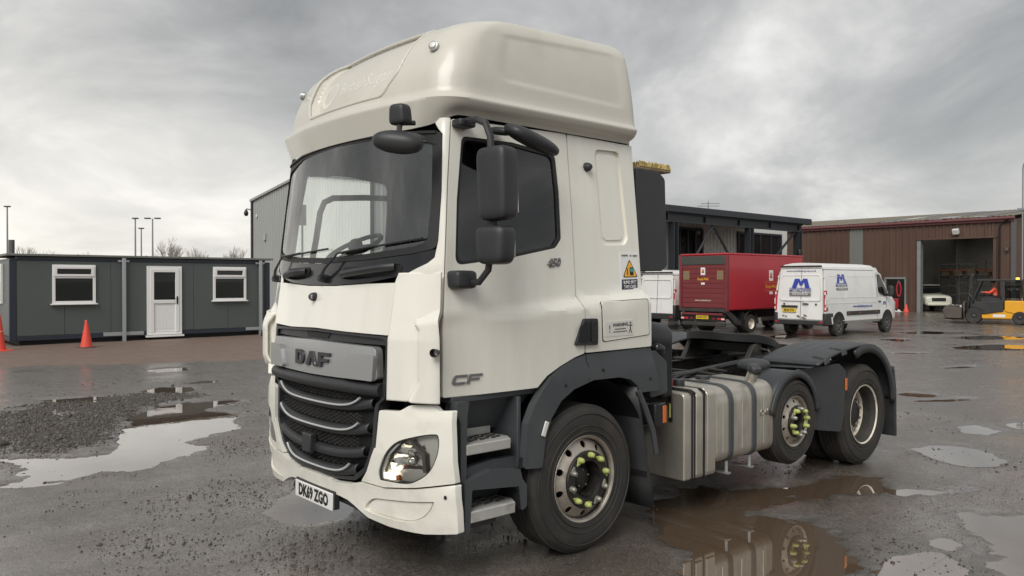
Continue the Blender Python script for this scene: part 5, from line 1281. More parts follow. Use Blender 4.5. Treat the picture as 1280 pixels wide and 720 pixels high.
for s in (1,-1):
    MB().box((s*.67,-1.20,.86), (.34,.16,.16), rot=(0,0,R(18*s))).build('headlight', 'clear_lens', pk, bev=.03)
    for y in (-.45, 2.6): MB().lathe([(.2,-.1),(.36,-.11),(.38,-.06),(.38,.06),(.36,.11),(.2,.1)], (s*.82,y,.38), 'x', 20).build('wheel', 'tyre_rubber', pk)
# red hoses hung in the small doorway, rag and little cone by the wall
hs = thing('fire_hose', 'red hose coiled and hung in the small shed doorway', 'hose', (-15.75,BY-.12,0))
q = MB()
for k in range(4): q.tube([(.12*math.cos(a)+.02*k, -.03*k, 1.35+.42*math.sin(a)) for a in np.linspace(0, 2*math.pi, 16, endpoint=False)], .035, 6, closed=True)
q.build('hose_coil', 'mail_red', hs); MB().b2((-.05,-.02,1.75),(.05,.08,1.9)).build('hook', 'pole_dark', hs)
ex = thing('red_machine', 'small red machine standing low inside the narrow shed doorway', 'machine', (-16.2,BY+.5,0))
MB().box((0,0,.45), (.5,.4,.7)).build('body', 'mail_red', ex, bev=.06); MB().cyl((0,0,.8),(0,0,1.2), .08, n=10).build('neck', 'letter_black', ex)
for s in (1,-1): MB().lathe([(0,-.05),(.15,-.05),(.15,.05),(0,.05)], (s*.22,-.1,.15), 'x', 14).build('wheel', 'tyre_rubber', ex)
sc_ = cone((-14.98,BY-.9,0), .5, 'small red and white cone at the foot of the brown shed wall', [(.22,.36)], .28); sc_['group'] = 'traffic cones'; 
rg_ = thing('white_rag', 'crumpled white rag lying on the ground beside the brown shed', 'rag', (-15.5,BY-.8,0))
MB().grid(lambda u, v: (-.25+.5*u, -.15+.3*v, .03+.16*abs(math.sin(u*5+v*3))*math.sin(math.pi*u)*math.sin(math.pi*v)+.0), 14, 10).build('rag', 'rag', rg_)

# ---- camera pole, lamp masts, bare trees
pc = thing('camera_pole', 'thin grey pole with a hooked top and camera at the shed corner', 'pole', (-8.35,BY-3.0,0))
q = MB(); q.tube([(0,0,0),(0,0,7.6),(.03,0,7.85),(.14,0,8.0),(.28,0,8.0),(.36,0,7.9)], .038, 8); q.build('pole', 'pole_grey', pc)
MB().lathe([(0,-.5),(.1,-.47),(.17,-.36),(.17,-.2),(.08,-.1),(.05,0)], (.36,0,7.9), 'z', 14).build('camera_dome', 'letter_black', pc)
MB().b2((-.22,-.1,5.5),(.22,.1,5.62)).build('bracket', 'pole_grey', pc)
def mast(x, y, h, label, heads=2):
    t = thing('lamp_mast', label, 'lamp post', (x, y, 0), R(48), 'distant lamp masts')
    MB().cyl((0,0,0),(0,0,h), .09, .05, 8).build('mast', 'pole_grey', t)
    for s in ((-1, 1) if heads == 2 else (0,)): MB().box((.38*s,0,h+.03), (.42,.28,.10)).build('lamp_head', 'pole_dark', t, bev=.03)
mast(-58.2,16.55,6.6, 'tall twin headed lamp mast, right hand one behind the cabin roof')
mast(-59.08,15.57,6.6, 'slim lamp mast with a small head, leftmost of the group behind the cabin', 1)
mast(-66.0,18.0,6.3, 'farther thin lamp mast standing in the middle of the group', 1)
mast(-65.49,8.27,7.5, 'lone dark lamp mast at the far left above the cabin corner', 1)
ch = thing('flue_pipe', 'short dark flue pipe rising behind the cabin roof at left', 'flue', (-65.26,8.51,0)); MB().cyl((0,0,0),(0,0,5.0), .2, n=10).build('pipe', 'pole_dark', ch)
def tree(x, y, h, seed, label):
    rnd = random.Random(seed); t = thing('bare_tree', label, 'tree', (x, y, 0), 0, 'bare winter trees beyond the cabin')
    tr = MB(); tw = MB()
    def br_(p, d, L, r, k):
        q = p+d*L; (tr if k < 2 else tw).cyl(p, q, r, r*.6, n=5 if k < 2 else 3, caps=False)
        if k >= 5: return
        for i in range(2 if k else 4):
            a = Vector((rnd.uniform(-1,1), rnd.uniform(-1,1), rnd.uniform(.1,.9))).normalized()
            br_(p+d*L*rnd.uniform(.7,1), (d*.75+a*.62).normalized(), L*rnd.uniform(.62,.82), r*.62, k+1)
        br_(q, (d+Vector((rnd.uniform(-.2,.2),rnd.uniform(-.2,.2),.1))).normalized(), L*.75, r*.65, k+1)
    br_(Vector((0,0,0)), Vector((0,0,1)), h*.30, h*.016, 0)
    tr.build('trunk', 'bark', t, fix=False); tw.build('crown', 'twig', t, fix=False)
for k, (x, y, h, lb) in enumerate([(-92.1,14.3,5.9,'bare tree just right of the lone dark lamp mast'),(-92.0,17.4,5.6,'sparse bare tree above the left cabin window'),(-92.5,19.9,5.4,'small bare tree above the orange cone'),(-78.0,24.3,6.7,'widest bare tree, right of the lamp masts'),(-80.1,27.9,5.8,'thin bare tree above the second cabin window'),(-76.0,29.6,5.8,'bare tree nearest the grey warehouse corner')]): tree(x, y, h, 40+k, lb)
# ================================================================== vehicles across the yard
VS = [(.90,.42),(.985,.52),(.995,1.10),(.97,1.45),(.905,1.95),(.85,2.20),(.79,2.34),(.66,2.42),(.35,2.465),(0,2.475)]
def van(name, label, loc, rz, H=2.47, Lr=-.90, Lf=4.62, wb=3.68, body='van_white', old=True):
    t = thing(name, label, 'van', loc, rz); t.scale = (.93,.965,1)
    ky = (Lf-Lr)/5.52
    prof = [(Lr-.0,1.0,1.0,0),(Lr+.03,1,1.0,0),(Lr+1.2,1,1,0),(Lr+2.4,1,1,0),(2.5*ky,1,1,0),(2.95*ky,1,.995,0),(3.25*ky,1,.94,0),(3.5*ky,1,.83,0),(3.75*ky,.99,.67,0),(3.98*ky,.985,.525,0),(4.2*ky,.97,.46,0),(4.45*ky,.93,.40,0),(4.58*ky,.88,.33,0),(4.62*ky,.80,.22,0)]
    b = MB(); n = len(VS)*2-1; k0 = H/2.47
    rows = []
    for y, kw, kz, _ in prof:
        top = .42+(H-.42)*kz; row = []
        for x, z in VS:
            zz_ = .42+(z*k0-.42)*kz if kz < 1 else z*k0
            if z < .5: zz_ = z
            # the waist keeps its height until the roof comes down to it
            zz_ = min(top, z*k0) if z <= 1.2 else max(min(top, z*k0), .42+(z*k0-.42)*kz)
            yy = y + (.10*smst(1.2,2.4,z) if y < Lr+.1 else 0)
            row.append((x*kw-(0.06*(x/.9) if (kz < .95 and z > 1.4) else 0), yy, zz_))
        rows.append(row+[(-x, y_, z_) for x, y_, z_ in reversed(row[:-1])])
    for r_ in rows: b.v += r_
    b.f = [(i*n+k, i*n+k+1, (i+1)*n+k+1, (i+1)*n+k) for i in range(len(rows)-1) for k in range(n-1)]
    b.f += [tuple(range(n)), tuple((len(rows)-1)*n+k for k in range(n))]
    b.f += [(i*n, (i+1)*n, (i+1)*n+n-1, i*n+n-1) for i in range(len(rows)-1)]
    b.build('van_body', body, t, smooth=35)
    sx = lambda z: interp(z/k0, sorted((z_, x) for x, z_ in VS))
    sf = lambda s, off=.004: (lambda y, z: (s*(sx(z)+off), y, z))
    rf_ = lambda off=.006: (lambda x, z: (x, Lr-off+.10*smst(1.2,2.4,z), z))
    def gap(P, fn, w_=.008, m='rubber_seal', nm='panel_gap', d=(1,0,0)):
        q = MB(); q.tube([fn(*p) for p in P], w_, 4); return q.build(nm, m, t)
    for s in (1, -1):
        # black rub strip, sill, wheels with black stand-ins for the shaded arches, cab window, mirror, panel recess lines
        patch('side_strip', rpoly([(.55,.70),(3.0,.70),(3.05,.72),(3.05,.84),(.55,.84)], .02), sf(s,.02), 'van_black', t, .03, (-s,0,0), step=.2, bev=.008)
        for y in (.7,1.5,2.75): MB().box((s*(sx(.8)+.022),y,.78), (.012,.06,.03)).build('side_marker', 'orange_lens', t)
        wp = [(2.98*ky,1.50),(3.02*ky,2.0),(3.10*ky,2.10),(3.25*ky,2.07),(3.74*ky,1.40),(3.55*ky,1.36)]
        patch('cab_window', rpoly(wp, .05), sf(s,.008), 'dark_glass', t, .01, (-s,0,0), step=.15)
        patch('window_rubber', rpoly(scale_(wp, 1.06), .05), sf(s,.004), 'rubber_seal', t, .008, (-s,0,0), step=.15)
        shell('door_mirror', t, (s*1.16,3.60*ky,1.50), (.20,.14,.40), m='van_black', p=4, q=4, nu=10, nv=12)
        MB().tube([(s*.93,3.66*ky,1.36),(s*1.12,3.62*ky,1.36)], .04, 6).build('mirror_arm', 'van_black', t)
        gap([(2.86*ky,.56),(2.86*ky,1.4),(2.9*ky,2.05),(3.05*ky,2.17)], sf(s), .006)
        gap([(3.60*ky,.9),(3.62*ky,1.3)], sf(s), .006)
        for (a, z0, a1, z1) in ((-.62,1.30,.55,2.02),(.62,1.30,2.72,2.02)): gap(rpoly([(a,z0),(a1,z0),(a1-.03,z1),(a,z1)], .08), sf(s,.0), .011, body, 'pressed_line')
        gap([(-.85,1.12),(2.8*ky,1.12)], sf(s,.0), .012, body, 'pressed_line'); gap([(-.85,2.24*k0),(2.8*ky,2.24*k0)], sf(s,-.002), .012, 'rubber_seal', 'roof_seam')
        MB().box((s*(sx(1.15)+.02),3.02*ky,1.14), (.03,.16,.05)).build('door_handle', 'van_black', t, bev=.01)
        for y in (0, wb*ky if not old else wb):
            q = MB(); q.prism([(y+.44*math.cos(a), max(.36,.40+.44*math.sin(a))) for a in np.linspace(R(-5), R(185), 18)], lambda yy, z: (s*(sx(max(z,.5))+.006), yy, z), lambda yy, z: (s*.6, yy, z))
            q.build('wheel_arch', 'mesh_black', t)  # black block on the body side, stands for the shade inside the arch
            w_ = MB().lathe([(.20,-.11),(.335,-.11),(.345,-.07),(.345,.07),(.335,.11),(.20,.11)], (0,0,0), 'x', 26).build('wheel', 'tyre_rubber', t, loc=(s*.885,y,.343))
            MB().lathe([(.21,.105),(.20,.115),(.16,.10),(.10,.09),(.07,.11),(0,.115)], (0,0,0), 'x', 20).build('wheel_rim', 'pole_dark', w_, rot=(0,0,0 if s > 0 else math.pi))
            for k in range(6):
                a = 2*math.pi*k/6
                MB().box((.102*1, .14*math.cos(a), .14*math.sin(a)), (.02,.035,.09), rot=(a+math.pi/2,0,0)).build('rim_slot', 'letter_black', w_)
        # tall rear lamp and corner bumper
        z0, z1 = (.86,1.55) if old else (.75,1.55)
        lm = MB(); lm.prism(rpoly([(Lr-.02,z0),(Lr+.16,z0+.02),(Lr+.13,z1),(Lr+.02,z1)], .02), lambda y, z: (s*(sx(z)+.008), y, z), lambda y, z: (s*(sx(z)-.06), y, z))
        l_ = lm.build('rear_lamp', 'red_lens', t, bev=.006)
        MB().b2((s*(sx(1.1)+.009),Lr-.02,z0+.22),(s*(sx(1.1)-.03),Lr+.10,z0+.42)).build('reverse_lens', 'clear_lens', l_, bev=.004)
        MB().b2((s*.88,Lr-.04,.40),(s*1.015,-.42,.80 if old else .95)).build('bumper_corner', 'van_black', t, bev=.03)
        MB().box((s*1.012,-.50,.55), (.03,.07,.24), rot=(R(14),0,0)).build('mud_guard_edge', body, t, bev=.008)
        for z in (.95,1.45,2.0): MB().box((s*(sx(z)-.01),Lr-.008+.10*smst(1.2,2.4,z),z), (.05,.03,.09)).build('door_hinge', body, t, bev=.006)
    bb_ = MB().b2((-.96,Lr-.10,.40),(.96,Lr+.02,.56 if old else .62)).build('rear_bumper', 'van_black', t, bev=.03)
    for s in (1,-1): MB().box((s*.86,Lr-.102,.50), (.12,.012,.05)).build('reflector', 'red_lens', bb_)
    gap([(0.02,.60),(.02,2.30*k0)], lambda x, z: rf_(.002)(x, z), .007)
    gap(rpoly([(-.90,.58),(.90,.58),(.88,1.5),(.83,2.28*k0),(-.83,2.28*k0),(-.88,1.5)], .05), rf_(.002), .007)
    gap(rpoly([(-.80,1.22),(.80,1.22),(.74,2.05*k0),(-.74,2.05*k0)], .10), rf_(.0), .012, body, 'pressed_line')
    MB().tube([(-.80,Lr+.06,2.36*k0),(.80,Lr+.06,2.36*k0)], .022, 6).build('roof_lip', 'rubber_seal', t)
    return t, sf, rf_, sx, gap
t, sf, rf_, sx, gap = van('panel_van', 'white panel van with blue M logo and black rub strip, rear doors towards the camera', (-8.66,23.10,0), R(-1))
MB().b2((-.72,-.935,.98),(-.08,-.90,1.045)).build('handle_strip', 'van_black', t, bev=.01)
pl_ = MB().b2((-.68,-.925,.82),(-.14,-.905,.945)).build('number_plate', 'yellow_plate', t)
text('lettering', 'BK20 YTN', .105, 'letter_black', pl_, plane_fn((-.41,-.9265,.882),(1,0,0),(0,0,1)), bold=.003, sx=.85)
for x, z in ((-.62,1.09),(.62,1.09)): MB().lathe([(0,-.012),(.03,-.01),(.035,.01)], (x,-.905,z), 'y', 10).build('door_lock', 'letter_black', t)
MB().b2((.10,-.925,1.08),(.34,-.90,1.12)).build('rear_handle', 'van_black', t, bev=.008)
gap(rpoly([(-.88,1.20),(.12,1.20),(.28,1.13),(.24,1.20),(.12,1.26)], .02), rf_(.0), .010, 'van_white', 'pressed_line')
def dirt(cx, cz, w_, h_, n, sd):
    rn = random.Random(sd)
    for i in range(n):
        a = [(cx+rn.gauss(0,w_)+rn.uniform(.02,.05)*math.cos(k)*1.6, 0) for k in range(1)]
        x0 = cx+rn.gauss(0,w_); z0 = cz+rn.gauss(0,h_)
        P = [(x0+rn.uniform(.015,.055)*math.cos(2*math.pi*k/7)*1.5, z0+rn.uniform(.012,.04)*math.sin(2*math.pi*k/7)) for k in range(7)]
        patch('mud_mark', P, rf_(.003+.0006*i), 'dirt_brown', t, 0, step=.3)
dirt(-.02,.68,.13,.035,7,3); dirt(-.6,.66,.10,.02,2,4)
def mlogo(fn, cx, cz, k, bold_txt=True, m='blue_print', full=True):
    """block M, company name and a grey bar"""
    g = [(-.55,0),(-.36,0),(-.20,.62),(-.02,.12),(.02,.12),(.20,.62),(.36,0),(.55,0),(.36,1),(.06,1),(0,.80),(-.06,1),(-.36,1)]
    g = [(-.52,0),(-.26,0),(-.13,.66),(-.04,.26),(.10,.26),(.20,.66),(.30,0),(.56,0),(.40,1),(.14,1),(.03,.62),(-.08,1),(-.36,1)]
    P = [(cx+k*.76*x, cz+k*.36*y) for x, y in g]
    lg = patch('logo', P, fn, m, t, 0, step=.3)
    patch('logo_rule', [(cx-.50*k,cz-.03*k),(cx+.50*k,cz-.03*k),(cx+.50*k,cz-.005*k),(cx-.50*k,cz-.005*k)], fn, m, t, 0, step=.5)
    if full:
        text('lettering', 'MICHELDEVER', .165*k, 'navy_print', t, lambda a, b_, h=0: fn(cx+a, cz-.12*k+b_), ext=0, bold=.002, sx=.97)
        patch('logo_bar', rpoly([(cx-.5*k,cz-.31*k),(cx+.5*k,cz-.31*k),(cx+.5*k,cz-.21*k),(cx-.5*k,cz-.21*k)], .02), fn, 'grey_print', t, 0, step=.5)
        f2 = lambda a, b_: [u+v for u, v in zip(fn(a, b_), fn_off(fn))]
        text('lettering', 'TYRE SERVICES LTD', .085*k, 'sticker_white', t, lambda a, b_, h=0: f2(cx+a, cz-.26*k+b_), ext=0, bold=.001)
def fn_off(fn):
    p = fn(.3, 1.5); return (.004, 0, 0) if abs(p[0]) > .9 else (0, -.004, 0)
mlogo(rf_(.006), .0, 1.64, .84)
mlogo(lambda x, z: sf(1, .008)(x, z), .28, 1.80, .80)
text('lettering', 'www.micheldevergroup.co.uk', .095, 'navy_print', t, lambda a, b_, h=0: rf_(.007)(a, 2.20+b_), ext=0, bold=.001)
text('lettering', 'www.micheldevergroup.co.uk', .12, 'blue_print', t, lambda a, b_, h=0: sf(1, .008)(1.72+a, 1.0+b_), ext=0, bold=.003)
mlogo(lambda x, z: sf(1, .008)(x, z), 3.42, 1.03, .30, full=False)
van('parked_van', 'white van with dark bumper half hidden behind the lorry cab, left of the red truck', (-14.55,22.9,0), R(-1), H=2.30, old=False)

# ---- red box truck
rt = thing('box_truck', 'red box truck with roller shutter back and yellow lettering, parked beyond the lorry', 'truck', (-11.71,21.05,0), R(-1))
W2, Lb, zb, zt = 1.02, 4.95, .84, 2.80
b = MB(); b.b2((-W2,.05,zb),(W2,Lb,zt)); b.build('box_body', 'mail_red', rt, bev=.05, seg=3)
MB().b2((-W2-.01,.02,zt-.03),(W2+.01,Lb+.02,zt+.04)).build('roof_cap', 'mail_red', rt, bev=.03, seg=3)
for s in (1,-1): MB().b2((s*(W2-.10),-.03,zb-.04),(s*(W2+.005),.10,zt-.04)).build('rear_post', 'mail_red_dirty', rt, bev=.015)
MB().b2((-W2+.10,-.02,zt-.36),(W2-.10,.10,zt-.05)).build('shutter_housing', 'shutter_grey', rt, bev=.015)
for k in range(9):
    z0 = zb+.08+k*.172; MB().b2((-W2+.11,.0,z0),(W2-.11,.04,z0+.165)).build('shutter_slat', 'mail_red_dirty', rt, bev=.008)
tlift = MB().b2((-W2+.06,-.10,zb-.06),(W2-.06,.02,zb+.06)).build('tail_lift', 'frame_steel', rt, bev=.015)
MB().b2((-W2+.16,-.07,zb-.18),(W2-.16,.02,zb-.10)).build('lift_edge', 'mail_red_dirty', tlift, bev=.01)
q = MB(); q.prism(rpoly([(-.12,.80),(.10,.86),(.9,.42),(.85,.30),(.55,.34)], .03), lambda y, z: (W2-.03, y, z), lambda y, z: (W2-.16, y, z)); q.build('lift_arm', 'frame_steel', tlift, bev=.01)
MB().b2((-W2+.1,-.02,.28),(W2-.1,.08,.42)).build('under_bar', 'frame_steel', rt, bev=.02)
pl_ = MB().b2((-.26,-.05,.52),(.26,-.03,.65)).build('number_plate', 'yellow_plate', rt)
text('lettering', 'DX64 WZU', .11, 'letter_black', pl_, plane_fn((0,-.0505,.585),(1,0,0),(0,0,1)), bold=.003, sx=.8)
MB().b2((-W2+.1,-.01,.44),(W2-.1,.05,.72)).build('light_board', 'mesh_black', rt)
for s in (1,-1):
    l_ = MB().b2((s*.62,-.04,.50),(s*.93,-.012,.575)).build('rear_light', 'red_lens', rt, bev=.008); MB().b2((s*.80,-.046,.51),(s*.92,-.02,.565)).build('reverse_lens', 'clear_lens', l_)
    MB().b2((s*.44,-.04,.51),(s*.50,-.012,.57)).build('fog_lens', 'red_lens', rt, bev=.006)
for s in (1,-1):
    for k, (y, dual) in enumerate(((1.52,1),(5.6,0))):
        w_ = MB().lathe([(.19,-.13 if not dual else -.30),(.325,-.13 if not dual else -.30),(.335,-.09),(.335,.09),(.325,.12),(.19,.12)], (0,0,0), 'x', 26).build('wheel', 'tyre_rubber', rt, loc=(s*.86,y,.335))
        MB().lathe([(.195,.11),(.185,.12),(.15,.03),(.08,.02),(.06,.08),(0,.085)], (0,0,0), 'x', 20).build('wheel_rim', 'steel_rim', w_, rot=(0,0,0 if s > 0 else math.pi))
    q = MB().grid(lambda u, v: (s*(1.0-.3*v), 1.52+.43*math.cos(R(-5)+R(170)*u), .37+.43*math.sin(R(-5)+R(170)*u)), 16, 2); q.build('mudguard', 'frame_steel', rt)
    MB().b2((s*.93,2.2,.42),(s*.98,4.8,.56)).build('side_guard', 'frame_steel', rt)
    MB().b2((s*.62,.98,.25),(s*1.0,1.0,.78)).build('mud_flap', 'mesh_black', rt)
MB().b2((-.45,.1,.50),(.45,5.6,.80)).build('chassis', 'mesh_black', rt)
cb_ = MB(); cb_.prism(rpoly([(5.05,.45),(5.05,2.20),(5.5,2.28),(6.25,2.05),(6.5,1.35),(6.55,.45)], [.05,.15,.15,.15,.1,.05]), lambda y, z: (-.98,y,z), lambda y, z: (.98,y,z)); cb_.build('truck_cab', 'mail_red', rt, bev=.06, seg=3)
for s in (1,-1): patch('cab_window', rpoly([(5.35,1.38),(5.35,2.05),(6.05,1.98),(6.30,1.38)], .06), lambda y, z: (s*.985,y,z), 'dark_glass', rt, .01, (-s,0,0), step=.3)
# royal crest label, words and small panels, on the side and on the shutter
def label(fn, cx, cz, k, back=False):
    patch('crest_label', rpoly([(cx-.13*k,cz+.05*k),(cx+.13*k,cz+.05*k),(cx+.13*k,cz+.42*k),(cx-.13*k,cz+.42*k)], .01), fn(.004), 'sticker_white', rt, 0, step=.4)
    cr_ = [(cx+.075*k*x, cz+.24*k+.10*k*z) for x, z in ((-1,-.9),(1,-.9),(.8,.1),(1,.5),(.4,.4),(.35,.9),(0,1.1),(-.35,.9),(-.4,.4),(-1,.5),(-.8,.1))]
    patch('crest', cr_, fn(.007), 'mail_red', rt, 0, step=.4)
    patch('crest_stone', rpoly([(cx-.03*k,cz+.2*k),(cx+.03*k,cz+.2*k),(cx+.03*k,cz+.27*k),(cx-.03*k,cz+.27*k)], .01), fn(.010), 'mail_yellow', rt, 0, step=.4)
    if not back: 
        for (a, b_, c_, d_) in ((-.36,.0,.36,.008),(-.36,-.30,.36,-.292),(-.36,-.292,-.352,0),(.352,-.292,.36,0)): patch('label_frame', [(cx+a*k,cz+b_*k),(cx+c_*k,cz+b_*k),(cx+c_*k,cz+d_*k),(cx+a*k,cz+d_*k)], fn(.004), 'mail_yellow', rt, 0, step=.5)
    text('lettering', 'Royal Mail', .17*k, 'mail_yellow', rt, lambda a, b_, h=0: fn(.005)(cx+a, cz-.15*k+b_), ext=0, bold=.003, sx=.92)
    patch('label_strip', [(cx-.11*k,cz-.42*k),(cx+.11*k,cz-.42*k),(cx+.11*k,cz-.32*k),(cx-.11*k,cz-.32*k)], fn(.004), 'sticker_white', rt, 0, step=.4)
label(lambda o: (lambda y, z: (W2+o, y, z)), 2.72, 1.82, 1.05)
label(lambda o: (lambda x, z: (x, -.0-o, z)), 0, 2.04, .72, True)
for s in (1,-1):
    patch('notice', [(s*.72-.13,1.92),(s*.72+.13,1.92),(s*.72+.13,2.22),(s*.72-.13,2.22)], lambda x, z: (x,-.004,z), 'notice_gold', rt, 0, step=.5)
    patch('notice_face', [(s*.72-.10,1.95),(s*.72+.10,1.95),(s*.72+.10,2.19),(s*.72-.10,2.19)], lambda x, z: (x,-.007,z), 'dirt_brown', rt, 0, step=.5)
text('lettering', 'www.royalmail.com', .085, 'sticker_white', rt, lambda a, b_, h=0: (a, -.004, 1.18+b_), ext=0)

# ---- forklift with its driver (drives towards the left of the picture)
fk = thing('forklift', 'orange yellow forklift with black cab, tilted mast and lit beacon, carrying a brown box', 'forklift', (-7.95,36.13,0), R(104))
MB().b2((-.55,-1.9,.22),(.55,-.28,.62)).build('chassis', 'lift_yellow', fk, bev=.04)
q = MB(); q.prism(rpoly([(-1.15,.55),(-1.15,1.02),(-2.2,1.0),(-2.55,.85),(-2.55,.35),(-2.1,.30)], .06), lambda y, z: (-.58,y,z), lambda y, z: (.58,y,z)); q.build('counterweight', 'lift_yellow', fk, bev=.03, seg=3)
q = MB(); q.prism(rpoly([(.30,.5),(-.05,.95),(-1.12,1.02),(-1.12,.55),(-.4,.42)], .04), lambda y, z: (-.59,y,z), lambda y, z: (.59,y,z)); q.build('cab_base', 'lift_dark', fk, bev=.02)
MB().b2((-.57,-1.95,1.86),(.57,-.10,1.94)).build('overhead_guard', 'lift_dark', fk, bev=.02)
for s in (1,-1):
    for P in ([(s*.53,.12,.85),(s*.53,-.28,1.88)], [(s*.53,-1.14,1.0),(s*.53,-1.12,1.88)], [(s*.53,-1.86,1.0),(s*.53,-1.80,1.88)]): MB().tube(P, .042, 6).build('cab_pillar', 'lift_dark', fk)
    patch('cab_door', rpoly([(-.30,.95),(-1.0,.98),(-1.0,1.14),(-.25,1.14)], .04), lambda y, z: (s*.54,y,z), 'lift_dark', fk, .03, (-s,0,0), step=.3)
    patch('cab_pane', [(-1.16,1.12),(-1.80,1.12),(-1.78,1.84),(-1.15,1.84)], lambda y, z: (s*.535,y,z), 'side_glass', fk, 0, step=.4)
    MB().b2((s*.54,-1.16,.98),(s*.575,-1.03,1.84)).build('cab_panel', 'lift_dark', fk, bev=.01)
    for y, r_ in ((0,.315),(-1.71,.28)):
        w_ = MB().lathe([(.13,-.12),(r_-.03,-.13),(r_,-.09),(r_,.09),(r_-.03,.13),(.13,.12)], (0,0,0), 'x', 24).build('wheel', 'tyre_rubber', fk, loc=(s*.50,y,r_))
        MB().lathe([(.14,.10),(.10,.09),(.06,.11),(0,.115)], (0,0,0), 'x', 16).build('wheel_rim', 'lift_dark', w_, rot=(0,0,0 if s > 0 else math.pi))
    q = MB().grid(lambda u, v: (s*(.62-.2*v), -.0+.40*math.cos(R(0)+R(160)*u), .33+.40*math.sin(R(0)+R(160)*u)), 14, 2).build('mudguard', 'lift_dark', fk)
    MB().tube([(s*.28,.30,.25),(s*.28,.12,2.12)], .055, 6).build('mast_rail', 'lift_dark', fk)
    MB().tube([(s*.12,.27,.6),(s*.12,.14,1.85)], .04, 6).build('lift_cylinder', 'chrome' if s < 0 else 'lift_dark', fk)
    MB().tube([(s*.40,-.1,.9),(s*.34,.2,1.3)], .03, 6).build('tilt_cylinder', 'lift_dark', fk)
for z in (.5,1.1,1.6,2.1): MB().box((0,.30-.1*(z-.25),z), (.62,.06,.07)).build('mast_bar', 'lift_dark', fk)
MB().b2((-.5,.34,.30),(.5,.42,.95)).build('fork_carriage', 'lift_brown', fk, bev=.02)
for s in (1,-1): MB().b2((s*.22-.05,.42,.16),(s*.22+.05,1.15,.21)).build('fork', 'lift_brown', fk)
MB().tube([(-.35,.1,2.14),(.35,.1,2.14)], .05, 6).build('mast_head', 'lift_dark', fk)
MB().lathe([(0,.15),(.06,.14),(.075,.02),(.09,0)], (-.40,-1.62,1.86), 'z', 12).build('lit_beacon', 'beacon', fk)
MB().lathe([(0,0),(.10,0),(.10,-.10),(0,-.10)], (-.40,-1.62,1.86), 'z', 10).build('beacon_base', 'lift_dark', fk)
q = MB(); q.tube([(.3,-1.7,1.02),(.3,-1.68,1.80)], .05, 8); q.build('exhaust_pipe', 'box_brown', fk)
MB().b2((-.25,-1.05,.98),(.25,-.62,1.06)).build('seat', 'cab_dark', fk, bev=.03); MB().box((0,-1.05,1.28), (.44,.10,.5), rot=(R(8),0,0)).build('seat_back', 'cab_dark', fk, bev=.04)
q = MB(); q.tube([(0,-.38,1.25)]+[(0,-.22,1.0)], .03, 6); q.tube([(.15*math.cos(a), -.38+.05*math.sin(a), 1.27+.14*math.sin(a)) for a in np.linspace(0,2*math.pi,14,endpoint=False)], .016, 5, closed=True); q.build('steering_wheel', 'lift_dark', fk)
patch('side_label', rpoly([(-.72,.30),(-1.18,.30),(-1.18,.42),(-.72,.42)], .02), lambda y, z: (-.556,y,z), 'sticker_white', fk, 0, step=.4)
ld = thing('scrap_skip', 'low brown steel skip held at the front of the forklift', 'skip', (-7.95,36.13,0), R(104))
q = MB(); q.prism([(.46,.215),(1.10,.215),(1.22,.55),(1.14,.72),(.46,.68)], lambda y, z: (-.55,y,z), lambda y, z: (.55,y,z)); q.build('skip_body', 'lift_brown', ld, bev=.02)
rn = random.Random(4)
for k in range(7): MB().box((rn.uniform(-.4,.4),.55+.08*k,.72), (.14,.14,.12), rot=(rn.random(),rn.random(),rn.random())).build('scrap_piece', 'lift_brown' if k % 2 else 'pole_grey', ld, bev=.02)
# driver: one continuous skinned body, jacket, trousers, cap
pn = thing('person', 'forklift driver in an orange hi-vis jacket and dark cap, seated at the wheel', 'person', (-7.95-.09,36.13-.02,.05), R(104))
def skinned(name, m, V, E, parent, root=0, sub=2):
    me = bpy.data.meshes.new(name); me.from_pydata([v[:3] for v in V], E, []); me.materials.append(MAT[m])
    o = bpy.data.objects.new(name, me); C.objects.link(o); o.parent = parent
    o.modifiers.new('skin', 'SKIN'); s_ = o.modifiers.new('sub', 'SUBSURF'); s_.levels = s_.render_levels = sub
    me.skin_vertices or None
    if not me.skin_vertices:
        bm = bmesh.new(); bm.from_mesh(me); bm.verts.layers.skin.verify(); bm.to_mesh(me); bm.free()
    for i, v in enumerate(V): me.skin_vertices[0].data[i].radius = (v[3], v[4] if len(v) > 4 else v[3])
    for i in range(len(V)): me.skin_vertices[0].data[i].use_root = (i == root)
    for p_ in me.polygons: p_.use_smooth = True
    return o
pel = (0,-.86,1.10,.13,.10)
V = [pel,(0,-.88,1.28,.13,.10),(0,-.86,1.46,.15,.10),(0,-.83,1.55,.06),(0,-.81,1.60,.05),(0,-.79,1.69,.085,.095),(0,-.79,1.76,.07,.08)]
E_ = [(0,1),(1,2),(2,3),(3,4),(4,5),(5,6)]
